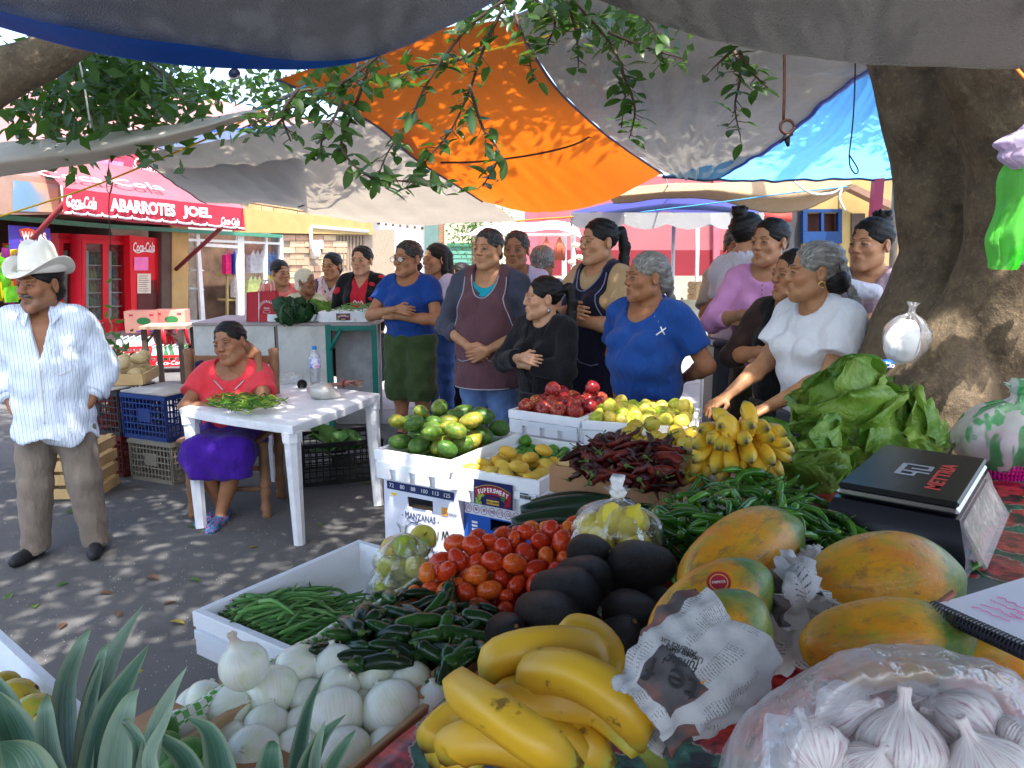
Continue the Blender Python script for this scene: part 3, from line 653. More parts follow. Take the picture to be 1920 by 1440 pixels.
VX=(FP(345,400,1.33)-FP(235,390,1.33)).normalized()
def VM(px,py,out=1.345):
 o=FP(px,py,out)-AB;z=BX;y=(ZX-VX*ZX.dot(VX)).normalized()
 return Matrix(((VX.x,y.x,BX.x,o.x),(VX.y,y.y,BX.y,o.y),(VX.z,y.z,BX.z,o.z),(0,0,0,1)))
M_LET=plain('white_lettering',(.85,.85,.85,1),.6,.02)
pw=lambda x0,x1,y:(FP(x1,y,1.37)-FP(x0,y,1.37)).length
phh=lambda x,y0,y1:(FP(x,y1,1.37)-FP(x,y0,1.37)).length
for wd_,xa,xb in(('ABARROTES',211,331),('JOEL',345,398)):text('lettering',wd_,.3,M_LET,aw,VM((xa+xb)/2-1,372+.105*((xa+xb)/2-211)+11,1.385),offset=.012,fit=(pw(xa,xb,395),phh((xa+xb)/2,380,404)))
text('lettering','Coca-Cola',.3,M_LET,aw,VM(153,379,1.385),shear=.35,offset=.006,fit=(pw(125,181,380),phh(153,368,391)))
text('lettering','Coca-Cola',.22,M_LET,aw,VM(432,415,1.385),shear=.35,offset=.004,fit=(pw(414,448,415),phh(430,407,421)))
g=G();g.tube(smooth_path([FP(128,379,1.385)-AB,FP(140,392,1.385)-AB,FP(160,389,1.385)-AB,FP(178,392,1.385)-AB],12),[.012]*12,5);g.obj('swash',M_LET,aw)
g=G();zz=[]
for i in range(12):
 x=122+i*28;y=402.5+(x-120)*.089;q=[FP(x,y-3,1.37),FP(x+12,y-3.2,1.37),FP(x+14,y-7,1.37),FP(x+16,y-3,1.37),FP(x+28,y-1,1.37)];zz+=[p-AB for p in q]
g.tube(zz,.014,4);g.obj('zigzag_trim',M_LET,aw)
for a,b in(((122,380,1.3),(22,492,.1)),((414,428,1.3),(330,505,.05))):
 G().tube([FP(*a)-AB,FP(*b)-AB],.03,8).obj('strut',M_MAROON,aw)
text('lettering','Coca-Cola',.36,plain('faded_white',(.75,.55,.58,1),.6),aw,frame(FP(190,338,1.02)-AB,VX,(FP(200,305,.05)-FP(200,362,1.3)).cross(VX)*-1),shear=.35)
sg=thing('shop_sign','pinkish red panel with product pictures above the awning','sign',FP(250,340,.1));b=sg.location.copy()
fpart('panel',[(150,292),(255,288),(345,330),(330,350),(140,312)],.10,.04,plain('sign_red',C(205,60,85),.4,.1),sg,b)
fpart('print',[(165,305),(200,300),(232,304),(230,318),(196,314),(170,318)],.11,.005,fruit('print_mix',[(.3,C(230,230,230)),(.5,C(60,160,160)),(.7,C(200,120,160))],18,bump=0),sg,b)
g=G();g.tube([FP(262+9*math.cos(q),306+9*math.sin(q),.108)-b for q in[i*math.pi/8 for i in range(17)]],.012,4);g.obj('emblem',M_LET,sg)
text('lettering','VIVIENDO',.09,M_LET,sg,FM(275,318,.11,b))
sg=thing('painted_panel','faded blue and tan picture panel left of the red awning','sign',FP(60,400,.3));b=sg.location.copy()
fpart('panel',[(-20,322),(112,336),(118,402),(-20,402)],.3,.04,plain('panel_brown',(.30,.2,.16,1),.5),sg,b)
fpart('print',[(24,338),(108,346),(112,398),(24,396)],.31,.006,fruit('blue_tan',[(.4,C(95,130,160)),(.56,C(105,140,165)),(.62,C(190,150,125)),(.75,C(205,165,140))],1.6,0,bump=0),sg,b)
def cooler(x0,x1,yt0,yt1,yb0,yb1,out,lab,doors):
 b=FP((x0+x1)/2,yb0,out);t=thing('drinks_cooler',lab,'cooler',b,group='drinks coolers in the shop');b=t.location.copy()
 def L(f,y):return x0+(x1-x0)*f,(yt0+(yt1-yt0)*f)*(1-y)+(yb0+(yb1-yb0)*f)*y
 q=lambda a,b_,c,d:[L(a,c),L(b_,c),L(b_,d),L(a,d)]
 g=G();fpoly(g,q(0,1,0,.05),out,.6,0,b);fpoly(g,q(0,1,.9,1),out,.6,0,b);fpoly(g,q(0,.04,.05,.9),out,.6,0,b);fpoly(g,q(.96,1,.05,.9),out,.6,0,b);fpoly(g,q(.04,.96,.05,.9),out-.52,.08,0,b)
 g.obj('cabinet',M_RED,t,False)
 for k in range(doors):
  a,e=.04+.92*k/doors,.04+.92*(k+1)/doors;m=(e-a)*.13
  g=G()
  for z in((a,a+m,.05,.9),(e-m,e,.05,.9),(a+m,e-m,.05,.09),(a+m,e-m,.86,.9)):fpoly(g,q(*z),out+.03,.03,0,b)
  d=g.obj('door',M_RED,t,False)
  fpart('pane',q(a+m,e-m,.09,.86),out+.01,.006,film('cooler_glass',(.8,.85,.85,1),.02,.03,0,.12,4),d,b)
  fpart('header',q(a+m,e-m,.09,.16),out-.03,.02,plain('red_header',C(150,20,30),.5),d,b)
  fpart('lamp_strip',q(a+m*1.05,a+m*1.9,.1,.85),out-.05,.02,plain('pale_strip',C(165,205,195),.4),d,b)
  for s in range(5):
   y=.17+.14*(s+1)
   if y<.86:fpart('shelf',q(a+m,e-m,y-.008,y),out-.06,.4,M_WHITEM,t,b)
   for n in range(4):
    c=gb.choice([(.05,.02,.012,1),(.3,.02,.02,1),(.08,.18,.03,1),(.4,.35,.06,1),(.06,.03,.02,1),(.03,.06,.12,1)])
    x,yy=L(a+m*2.2+(e-a-m*3.2)*(n+.5)/4,y-.01);p=FP(x,yy,out-.2)
    hh=.16;mt=DRINK.setdefault(c,plain('drink',c,.15))
    me=BOT.setdefault(c,bottle_mesh(mt));o=link('bottle',me,t,p-b,None,1.0)
 return t
def bottle_mesh(m):return G().lathe([(.028,0),(.03,.01),(.03,.09),(.012,.13),(.011,.155),(.013,.157),(.013,.168),(0,.168)],10).mesh('bottle',m)
DRINK,BOT={},{}
cooler(108,176,437,441,640,632,-.5,'red two door glass drinks cooler behind the hat of the man',1)
cooler(152,245,439,444,628,622,-.25,'wide red glass drinks cooler beside the solid red one',2)
b=FP(270,615,-.1);t=thing('drinks_cooler','tall solid red cooler with white script lettering and pinned notes','cooler',b,group='drinks coolers in the shop');b=t.location.copy()
fpart('cabinet',[(243,441),(299,447),(304,612),(247,618)],-.1,.6,plain('cooler_red',C(214,22,40),.3,.06),t,b)
text('lettering','Coca-Cola',.4,M_LET,t,FM(270,463,-.085,b),shear=.35,offset=.008,fit=(pw(247,294,463),phh(270,452,473)))
g=G();g.tube(smooth_path([FP(250,468,-.09)-b,FP(258,474,-.09)-b,FP(270,471,-.09)-b,FP(288,473,-.09)-b],10),.009,5);g.obj('swash',M_LET,t)
fpart('note',rect(252,482,278,507),-.085,.006,plain('pink_paper',C(240,130,190),.8),t,b)
nt_=fpart('note',rect(258,513,283,550),-.085,.006,plain('cream_paper',C(225,215,190),.8),t,b)
g=G();
for i in range(8):fpoly(g,rect(260,517+i*4,280-gb.uniform(0,5),518+i*4),-.0835,.001,0,b)
g.obj('handwriting',plain('ink',(.1,.1,.15,1),.8),t,False)
g=G()
for x in(262,270,278,286,292):
 fpoly(g,[(x-4,555),(x-2,540),(x-1.5,525),(x+1.5,525),(x+2,540),(x+4,555),(x+4,580),(x-4,580)],-.088,.004,0,b)
g.obj('printed_bottles',plain('cola_print',(.09,.012,.012,1),.3),t,False)
t=thing('snack_poster','purple snack poster with fat white letters hanging in the shop doorway','poster',FP(52,445,.2));b=t.location.copy()
fpart('sheet',[(16,422),(94,428),(95,462),(18,468)],.2,.01,plain('poster_purple',C(70,60,160),.35,.15,8),t,b)
fpart('print',[(36,430),(52,427),(66,432),(60,445),(40,444)],.205,.004,plain('poster_orange',C(215,90,60),.4),t,b)
text('lettering','WAPAS',.32,plain('poster_white',C(245,225,215),.5),t,FM(64,443,.215,b)@Matrix.Rotation(rad(-3),4,'Z'),offset=.012,fit=(pw(38,90,443),phh(64,433,452)))
G().tube(smooth_path([FP(38,452,.21)-b,FP(50,459,.21)-b,FP(70,458,.21)-b,FP(92,452,.21)-b],10),.03,4,flat=.2).obj('ribbon',plain('poster_ribbon',C(205,110,80),.5),t)
for i in range(34):
 x,y=gb.uniform(2,36),gb.uniform(470,560)
 if 10<x<30 and y>600:continue
 c=gb.choice([C(200,160,20),C(90,170,30),C(190,60,20),C(210,190,40),C(120,40,110)])
 p=FP(x,y,-.1-gb.uniform(0,.3));mt=DRINK.setdefault(c,plain('foil',c,.3,.3,12,rnd=0))
 me=BOT.setdefault(('snack',c),G().grid(lambda u,v:((u-.5)*.16,.035*math.sin(u*math.pi)*math.sin(v*math.pi),(v-.5)*.2),6,6).grid(lambda u,v:((.5-u)*.16,-.035*math.sin(u*math.pi)*math.sin(v*math.pi),(v-.5)*.2),6,6).mesh('snack_bag',mt))
 o=link('snack_bag',me,None,p,(gb.uniform(-.2,.2),gb.uniform(-.3,.3),rad(60)+gb.uniform(-.4,.4)))
 prop(o,'shiny snack bag hung on the rack at the doorway edge of the shop','snack bag','snack bags on the rack in the shop doorway')
st=G();fpoly(st,[(-200,720),(330,628),(560,610),(560,622),(330,648),(-200,800)],.9,2.2,0);st.obj('shop_step',plain('step_concrete',(.24,.19,.18,1),.9,.2,3,.2,30),None,False);prop(bpy.data.objects['shop_step'],kind='structure')
M_CARD=plain('pink_cardboard',C(205,150,130),.85,.08,5);M_CARD2=plain('brown_cardboard',(.36,.23,.13,1),.85,.1,5)
def carton(px,py,w_,h_,Y,rz,lab,mat):
 p=P(px,py,Y);t=thing('cardboard_box',lab,'box',p,rz,'cartons in front of the cooler');s=Y/1440
 G().box((0,0,h_*s/2),(w_*s,.3,h_*s),bev=.004).obj('carton',mat,t,False)
 G().lathe([(.085,0),(.085,.002),(0,.002)],20,0,Matrix.Translation((.03,-.152,h_*s*.55))@Matrix.Rotation(math.pi/2,4,'X')@Matrix.Diagonal((1,.55,1,1))).obj('printed_oval',plain('oval_green',C(40,110,60),.7),t,False)
 for dx in(-.12,.13):G().box((dx,-.152,h_*s*.82),(.05,.004,.025)).obj('printed_mark',plain('print_rose',C(180,60,80),.7),t,False)
 G().box((.05,-.152,.02),(.24,.004,.02)).obj('tape_strip',plain('print_violet',C(110,80,160),.6),t,False)
carton(272,622,58,40,10.2,rad(12),'pink printed carton with a green oval, nearer the coolers',M_CARD)
carton(324,618,56,38,10.3,rad(10),'sunlit pink carton with a green oval, in front of the pillar',M_CARD)
M_CRATER=plain('red_plastic',C(190,25,35),.35,.1,6,dirt=.2)
M_GLASSB=plain('clear_bottle',(.42,.5,.5,1),.06,.2,spec=.8,Alpha=1.0);M_GLASSG=plain('green_bottle',(.04,.16,.05,1),.08,spec=.8)
BM=[G().lathe([(.03,0),(.031,.01),(.029,.05),(.031,.09),(.027,.12),(.013,.165),(.012,.2),(.014,.203),(.014,.215),(0,.215)],10).mesh('bottle',m)for m in(M_GLASSB,M_GLASSG)]
for(px,py,lab,grn)in((256,668,'red cola crate of empty bottles under the small table, beside the coolers',0),(322,684,'red cola crate of mixed empty bottles near the white counter',.35)):
 Y=9.4;o=P(px,py,Y);t=thing('bottle_crate',lab,'crate',o,rad(12),'red bottle crates');Wc,Dc,Hc=.42,.3,.13
 g=G();g.box((0,0,.01),(Wc,Dc,.02))
 for sy in(-1,1):
  g.box((0,sy*Dc/2,.04),(Wc,.016,.07));g.box((0,sy*Dc/2,.125),(Wc,.016,.03))
  for i in range(7):g.box((-Wc/2+Wc*i/6,sy*Dc/2,.09),(.02,.014,.05))
 for sx in(-1,1):g.box((sx*Wc/2,0,.07),(.016,Dc,.14))
 g.obj('crate_body',M_CRATER,t,False)
 text('lettering','Coca-Cola',.07,M_LET,t,Matrix.Translation((0,-Dc/2-.01,.045))@Matrix.Rotation(math.pi/2,4,'X'),shear=.3)
 Rm=Matrix.Rotation(rad(12),4,'Z')
 for i in range(6):
  for j in range(3):
   q=o+Rm@Vector((-.175+.07*i,-.1+.1*j,.03))
   green=gb.random()<grn
   prop(link('glass_bottle',BM[1 if green else 0],None,q),('green glass bottle standing in the mixed red cola crate' if green else('clear empty bottle in the red cola crate beside the coolers' if not grn else 'clear empty bottle in the mixed red cola crate by the counter')),'bottle','empty bottles in the crate %s'%('by the coolers' if not grn else 'by the counter'))
for px,lab in((300,'red plastic stool behind the first cola crate'),(328,'red plastic stool behind the mixed cola crate')):
 o=P(px,650,10.0);t=thing('plastic_stool',lab,'stool',o,0,'red plastic stools')
 G().box((0,0,.28),(.26,.26,.03),bev=.01).obj('seat',M_CRATER,t,False)
 for sx in(-1,1):
  for sy in(-1,1):G().tube([(sx*.13,sy*.13,0),(sx*.1,sy*.1,.28)],[.02,.03],6).obj('leg',M_CRATER,t)
o=P(322,690,8.2);o.z=0;t=thing('wooden_table','small worn wooden table with dark legs between the coolers and the counter','table',o);TH_=P(320,611,8.2).z
M_OLDW=plain('old_wood',(.3,.22,.15,1),.8,.3,10,.3,40);M_DKW=plain('dark_wood',(.055,.035,.025,1),.7)
G().box((0,0,TH_),(.47,.42,.03),rad(8)).obj('table_top',M_OLDW,t,False)
for sx in(-1,1):
 for sy in(-1,1):G().box((sx*.19,sy*.16,TH_/2-.01),(.05,.05,TH_-.03),rad(8)).obj('leg',M_DKW,t,False)
 G().tube([(sx*.17,-.16,TH_-.16),(sx*.06,-.16,TH_-.03)],.012,6).obj('brace',M_DKW,t)
hs=thing('yellow_house','yellow house with a band of stone blocks and pale bricks beside the shop','house',FP(610,640));hs.location.z=0;HB=hs.location.copy()
fpart('wall',[(531,436),(740,430),(740,640),(531,650)],-.03,.3,M_MORTAR,hs,HB)
fpart('beam',[(460,392),(700,415),(700,440),(460,436)],.06,.3,M_YELL,hs,HB)
fpart('cornice',[(455,372),(700,404),(700,418),(455,395)],-.02,.3,M_MORTAR,hs,HB)
rb=random.Random(3)
for row in range(2):
 x=456+row*11
 while x<692:
  w_=24*(1-(x-456)/1000);y0=366+(x-456)*.158+row*14;hh=13
  fpart('stone_block',[(x,y0),(x+w_-1.4,y0+.15*w_),(x+w_-1.4,y0+.15*w_+hh-1.2),(x,y0+hh-1.2)],rb.uniform(.0,.02),.1,rb.choice(M_BRICKS),hs,HB);x+=w_
for row in range(17):
 y=441+row*11.5;x=532+(row%2)*12
 while x<632 if row<8 else x<690:
  w_=25+rb.uniform(-3,3)
  if not(576<x+w_/2<604 and 455<y<492):fpart('brick',rect(x,y,min(x+w_-1.3,690),y+10.2),rb.uniform(-.02,.005),.08,rb.choice(M_PALEB+M_PALEB[:1]),hs,HB)
  x+=w_
gr=fpart('window',rect(630,441,684,505),-.06,.05,plain('shade_window',(.12,.10,.085,1),.6),hs,HB)
for i in range(9):fpart('bar',[(631+i*6.3,443),(633.4+i*6.3,443),(633.4+i*6.3,503),(631+i*6.3,503)],.0,.03,plain('bar_brown',(.2,.15,.11,1),.6)if i==0 else bpy.data.materials['bar_brown'],gr,HB)
t=thing('electric_meter','white electric meter with a conduit pipe on the brick wall','meter',FP(592,475,.02));b=t.location.copy()
G().tube([FP(690,434,.06)-b,FP(586,425,.06)-b,FP(583,427,.06)-b,FP(583,468,.06)-b],.03,8).obj('conduit',M_WHITEM,t)
G().tube([FP(584,474,.03)-b,FP(590,474,.03)-b],.10,16).obj('meter_box',M_WHITEM,t)
fpart('box',rect(588,450,606,466),.04,.1,M_WHITEM,t,b)
G().lathe([(.085,0),(.08,.05),(.04,.07),(0,.075)],18,0,Matrix.Translation(FP(592,474,.06)-b)@Matrix.Rotation(math.pi/2,4,'X')@Matrix.Rotation(rad(60),4,'Y')).obj('dial',M_WHITEM,t)
# far buildings facing the camera
def bpoly(g,pts,Y,th=.2,base=Vector((0,0,0)),mi=0):
 f=[P(x,y,Y)-base for x,y in pts];k=[p+Vector((0,th,0))for p in f];n=len(f)
 V=[tuple(p)for p in f+k];F=[tuple(range(n)),tuple(range(n,2*n))[::-1]]+[(i,i+n,(i+1)%n+n,(i+1)%n)for i in range(n)]
 return g.add(V,F,mi)
def bpart(name,pts,Y,th,mat,par,base):return bpoly(G(),pts,Y,th,base).obj(name,mat,par,False)
t=thing('white_house','sunlit white wall with a row of small dark openings near its top','house',P(745,590,16));b=t.location.copy()
bpart('wall',rect(672,300,798,640),16,.4,M_WHITE,t,b)
for i in range(8):bpart('opening',rect(694+i*13.5,414+i*1.6,699+i*13.5,419+i*1.6),15.99,.02,M_BROWNM,t,b)
t=thing('green_column','grey green column with a brown edge beside the white wall','column',P(808,590,15.8));b=t.location.copy()
bpart('shaft',rect(796,330,822,640),15.8,.5,plain('grey_green',(.10,.17,.16,1),.8),t,b);bpart('edge',rect(822,330,830,640),15.85,.4,plain('edge_brown',(.25,.13,.08,1),.8),t,b)
t=thing('shutter_house','cream house with a ribbed green roller shutter','house',P(870,620,17));b=t.location.copy()
bpart('wall',rect(826,330,1000,650),17,.4,plain('cream_wall',(.46,.41,.32,1),.9),t,b)
sh=bpart('shutter_box',rect(838,456,894,462),16.9,.1,M_GREENM,t,b)
M_SHUT=plain('shutter_green',C(96,150,135),.5,.1,4)
for i in range(14):bpart('slat',rect(839,462+i*8,893,468.6+i*8),16.93,.05,M_SHUT,sh,b)
t=thing('roadside_tree','small tree with dense green leaves in front of the cream house','tree',P(890,600,15.2));t.location.z=0;b=t.location.copy()
G().tube([(0,0,0),(.02,0,1.0),(0,0,1.9)],[.09,.07,.05],8).obj('trunk',M_BARK,t)
pp=RNG.normal(size=(900,3))*np.array([.30,.3,.3])+np.array([.05,0,1.95]);V,F=leaf_quad_cloud(pp,RNG.uniform(.05,.1,900),5);G().add(V,F).obj('crown',M_LEAF,t,False)
pk=thing('pink_building','long pink building with a dark red painted band along its lower half','building',P(1160,560,14));b=pk.location.copy()
bpart('wall',rect(985,330,1640,469),14,.4,plain('pink_paint',(.28,.095,.105,1),.9,.07,2,.15,30),pk,b)
bpart('band',rect(985,469,1640,517),13.995,.4,plain('dark_red_paint',(.17,.014,.022,1),.8,.1,2),pk,b)
bpart('plinth',rect(985,517,1640,640),13.99,.4,plain('plinth',(.3,.27,.22,1),.9),pk,b)
bpart('pilaster',rect(984,330,1008,640),13.85,.2,plain('pilaster',(.42,.09,.12,1),.8),pk,b);bpart('pilaster',rect(1338,330,1350,517),13.9,.1,bpy.data.materials['pilaster'],pk,b)
t=thing('canopy_stall','small stall with a rumpled white plastic roof and white posts before the pink wall','stall',P(1000,600,11));b=t.location.copy()
V,F=net([[P(872,440,10.6),P(950,436,10.6),P(1050,432,10.6),P(1092,448,10.6)],[P(900,424,11.3),P(960,418,11.3),P(1055,415,11.3),P(1085,428,11.3)]],20,6,.02,4,6)
G().add(V-np.array(b),F).obj('roof_sheet',sheet('white_plastic',(.72,.71,.76,1),.3,None,.3,.1,.03,.4,4),t)
for x,y in((1058,640),(905,640),(1075,620)):G().tube([P(x,436,10.8)-b,P(x,y,10.8)-b],.035,8).obj('post',M_WHITEM,t)
G().tube([P(880,440,10.7)-b,P(1085,440,10.7)-b],.025,6).obj('rail',M_WHITEM,t)
for k,x in enumerate((1030,1042)):
 t=thing('dried_bunch',['reddish dried bunch hung on the canopy stall','second reddish bunch hung beside the post of the canopy stall'][k],'bunch',P(x-5+k*12,452,10.7));b=t.location.copy()
 g=G();
 for i in range(9):q=rb.uniform(-.06,.06);g.tube([(0,0,.05),(q,rb.uniform(-.03,.03),-.1),(q*1.2,0,-.26)],[.01,.03,.012],6)
 g.obj('strands',plain('dried_red',(.35,.09,.05,1),.8),t)
t=thing('parasol','blue market parasol with a pale scalloped valance and white pole','parasol',P(1262,700,8));t.location.z=0;b=t.location.copy()
ap=P(1265,352,8.0);n=8;ring=[]
for i in range(n):a=2*math.pi*(i+.3)/n;ring.append(Vector((ap.x+1.0*math.cos(a)-.1,ap.y+1.0*math.sin(a),P(1265,402,8).z+.05*math.sin(a))))
g=G();g2=G()
for i in range(n):
 a,c=ring[i],ring[(i+1)%n]
 g.add([tuple(ap-b),tuple(a-b),tuple((a+c)/2-b-Vector((0,0,-.03))),tuple(c-b)],[(0,1,2),(0,2,3)])
 V=[];
 for k in range(9):q=a.lerp(c,k/8)-b;V+=[tuple(q+Vector((0,0,.02))),tuple(q-Vector((0,0,.08+.05*abs(math.sin(k*math.pi/4)))))]
 g2.add(V,[(2*k,2*k+1,2*k+3,2*k+2)for k in range(8)])
 G().tube([ap-b-Vector((0,0,.02)),a-b-Vector((0,0,.01))],.008,5).obj('rib',M_WHITEM,t)
g.obj('canopy',sheet('parasol_blue',(.025,.025,.15,1),.10,(.06,.06,.4,1),.6,.1,.05,.2),t,False);g2.obj('valance',sheet('parasol_pale',(.4,.4,.41,1),.25,None,.6,.1,.05,.2),t,False)
G().tube([ap-b,P(1257,700,8)-b],.02,10).obj('pole',M_WHITEM,t)
prop(G().tube([P(1309,395,9),P(1304,640,9)],.022,8).obj('canopy_post',M_WHITEM),'plain white post standing behind the parasol pole','post')
M_YELD=plain('dimmed_yellow_plaster',(.22,.15,.06,1),.9,.2,3,.2,40,dirt=.4)  # darker copy of the yellow plaster, the building's dimness put into its colour
yb=thing('market_building','yellow market building with a blue framed window and a dim passage','building',P(1560,600,9.6));yb.location.z=0;b=yb.location.copy()
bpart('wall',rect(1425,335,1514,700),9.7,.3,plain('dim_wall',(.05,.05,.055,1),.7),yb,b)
bpart('wall',rect(1574,330,1640,720),9.6,.3,M_YELL,yb,b);bpart('wall',rect(1506,330,1575,400),9.62,.3,M_YELL,yb,b)
bpart('wall',rect(1506,452,1575,720),9.62,.3,M_YELL,yb,b)
wi=bpart('window',rect(1512,398,1574,455),9.75,.05,plain('window_dark',(.10,.03,.02,1),.6),yb,b)
M_BLUEP=plain('blue_paint',C(16,52,100),.5,.1,4)
for r_ in(rect(1506,398.5,1514,433.5),rect(1572,398.5,1579,433.5),rect(1506,434,1579,456),rect(1540,398.5,1545,433.5),rect(1506,392,1579,398)):bpart('frame',r_,9.58,.08,M_BLUEP,wi,b)
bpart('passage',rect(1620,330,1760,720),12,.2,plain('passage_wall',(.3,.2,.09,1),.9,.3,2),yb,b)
bpart('door',rect(1597,400,1622,600),9.57,.05,M_BROWNM,yb,b)
bpart('lintel',[(1590,340),(1720,400),(1720,415),(1590,352)],9.3,.2,plain('roof_timber',(.22,.13,.09,1),.8),yb,b)
t=thing('portal_frame','dark pink steel portal frame beside the fig trunk','frame',P(1640,640,6.5));t.location.z=0;b=t.location.copy();M_PORT=plain('portal_paint',C(170,50,75),.45,.1,5,dirt=.2)
z0=P(1640,290,6.5).z;x0=P(1641,400,6.5).x
G().box((x0-b.x,0,z0/2-.0),(.075,.075,z0)).obj('post',M_PORT,t,False);G().box((x0-b.x+.35,0,z0-.03),(.62,.07,.07)).obj('beam',M_PORT,t,False)
prop(G().tube([P(1683,280,6.2),P(1668,640,6.2)],.03,8).obj('wooden_pole',M_OLDW),'rough wooden pole leaning behind the dark pink portal','pole')
for k,(x,y)in enumerate(((1684,408),(1702,406))):
 t=thing('ceiling_lamp',['small lit lamp in the passage nearest the pole','small lit lamp in the passage nearest the trunk'][k],'lamp',P(x,y,11));
 m=NT('lamp_glow');e=m.n('ShaderNodeEmission');e.inputs[0].default_value=(1,.95,.85,1);e.inputs[1].default_value=2.5
 G().lathe([(0,-.03),(.035,-.02),(.05,0),(.03,.03),(0,.035)],12).obj('bulb',m.done(e.outputs[0]),t);G().lathe([(.012,.03),(.012,.25),(0,.25)],8).obj('cap',M_WHITEM,t)
prop(bpoly(G(),rect(1441,398,1485,416),8.6,.15).obj('striped_awning_end',plain('red_stripe',(.4,.05,.04,1),.7)),'red edge of a small roof seen past the tan awning','awning')
M_PINE=plain('pine',(.55,.36,.16,1),.75,.18,9,.2,60)
def slat_crate(px,py,Y,w_,d_,h_,rz,lab,ns=5,mat=None,vertical=True,grp=None):
 t=thing('wooden_crate',lab,'crate',P(px,py,Y),rz,grp)
 m=mat or M_PINE
 for i in range(ns):
  for sy in(-1,1):
   if vertical:G().box((-w_/2+w_*(i+.5)/ns,sy*d_/2,h_/2),(w_/ns*.8,.012,h_)).obj('slat',m,t,False)
   else:G().box((0,sy*d_/2,h_*(i+.5)/ns),(w_,.012,h_/ns*.72)).obj('slat',m,t,False)
 for sx in(-1,1):
  for i in range(ns):G().box((sx*w_/2,0,h_*(i+.5)/ns),(.012,d_,h_/ns*.72)).obj('slat',m,t,False)
  for sy in(-1,1):G().box((sx*(w_/2-.02),sy*(d_/2-.02),h_/2),(.03,.03,h_)).obj('corner_post',m,t,False)
 return t
slat_crate(1322,575,7.6,.28,.3,.24,0,'pine slat crate under the far vendor table, upper one',4,grp='pine crates behind the woman in blue')
slat_crate(1322,640,7.6,.30,.3,.32,0,'pine slat crate under the far vendor table, lower one',4,grp='pine crates behind the woman in blue')
t=thing('plastic_table','white plastic table with a cream cloth behind the grey haired woman in blue','table',P(1290,690,6.6));t.location.z=0;b=t.location.copy();zt=P(1290,576,6.6).z
G().box((0,0,zt),(.44,.5,.03),bev=.01).obj('table_top',M_WHITEM,t,False)
for sx in(-1,1):
 for sy in(-1,1):G().tube([(sx*.18,sy*.2,zt),(sx*.19,sy*.22,0)],[.03,.022],8).obj('leg',M_WHITEM,t)
prop(G().box(tuple(P(1287,606,6.3)),(.20,.02,.38)).obj('cloth',plain('cream_cloth',(.62,.52,.32,1),.9)),'cream cloth hanging over the edge of the far plastic table','cloth')
prop(G().add(*leaf_quad_cloud(RNG.normal(size=(160,3))*np.array([.16,.1,.02])+np.array(tuple(P(1290,572,6.6))),RNG.uniform(.03,.06,160),6)).obj('herb_heap',M_LEAF,None,False),'heap of green herbs on the far plastic table','herbs',kind='stuff')
bench=thing('bench','low dark slatted bench beyond the jeans of the young woman in white','bench',P(862,712,9.2));G().box((.35,-.6,.45),(.5,.5,.02)).obj('seat',M_DKW,bench)
for i in range(3):
 G().box(tuple(P(862,691+i*9,9.2)-bench.location),(.62,.04,.025)).obj('slat',M_DKW,bench)
t=thing('waste_bin','dark grey plastic bin standing behind the woman with the white plait','bin',P(1362,720,4.9));t.location.z=0;zz_=P(1360,640,4.9).z
G().box((0,0,zz_/2),(.24,.26,zz_-.02),bev=.02).obj('body',plain('bin_grey',(.07,.075,.085,1),.45),t,False);G().box((0,0,zz_),(.27,.29,.04),bev=.012).obj('lid',plain('bin_lid',(.09,.1,.115,1),.4),t,False)
t=thing('flowering_plant','slender plant with pale blossoms in front of the dark red band','plant',P(1090,640,10));t.location.z=0;b=t.location.copy()
g=G();g3=G()
for i in range(7):
 tip=P(1072+i*7,462+rb.uniform(0,40),10)-b;g.tube([(0,0,.1),tip*.5+Vector((rb.uniform(-.05,.05),0,.1)),tip],.006,4)
 g3.lathe([(0,0),(.05,.02),(.06,.05),(.02,.07),(0,.07)],7,0,Matrix.Translation(tip))
g.obj('stem',M_TWIG,t);g3.obj('blossom',plain('blossom',(.75,.75,.55,1),.7),t)
V,F=leaf_quad_cloud(RNG.normal(size=(60,3))*np.array([.15,.05,.2])+np.array([0,0,1.0]),RNG.uniform(.04,.08,60),9);G().add(V,F).obj('leaves',M_LEAF,t,False)
# the fruit stall: tables, cloths, trays
TZ=.86
SO=PZ(640,1440,TZ);SR=rad(-30)
def SF(a,b,z):return Vector((SO.x,SO.y,0))+AX*a+BX*b+Vector((0,0,z))
def AB_(p):d=Vector((p[0]-SO.x,p[1]-SO.y,0));return d.dot(AX),d.dot(BX)
def cloth_mat():
 t=NT('floral_oilcloth');co=t.coords()
 v=t.n('ShaderNodeTexVoronoi',feature='F1');t.l(co,v.inputs[0]);v.inputs['Scale'].default_value=9.0
 petals=t.noise(co,46,4,.6)
 f=t.math('ADD',v.outputs['Distance'],t.math('MULTIPLY',petals,.28))
 red=t.ramp(petals,[(.38,(.10,.004,.006,1)),(.5,(.36,.016,.02,1)),(.66,(.55,.05,.04,1))])
 grn=t.ramp(petals,[(.4,(.006,.03,.012,1)),(.6,(.03,.14,.08,1)),(.7,(.09,.26,.18,1))])
 c=t.mix(t.ramp(f,[(.78,(0,0,0,1)),(.80,(1,1,1,1))]),red,grn)
 c=t.mix(t.ramp(f,[(.765,(0,0,0,1)),(.78,(1,1,1,1)),(.79,(1,1,1,1)),(.80,(0,0,0,1))]),c,(.4,.3,.26,1))
 c=t.mix(t.ramp(t.noise(co,12,2),[(.62,(0,0,0,1)),(.66,(1,1,1,1))]),c,(.012,.012,.012,1))
 return t.done(t.bsdf(c,.28,.5,t.bump(t.noise(co,14,4),.25,.01)))
M_CLOTH=cloth_mat()
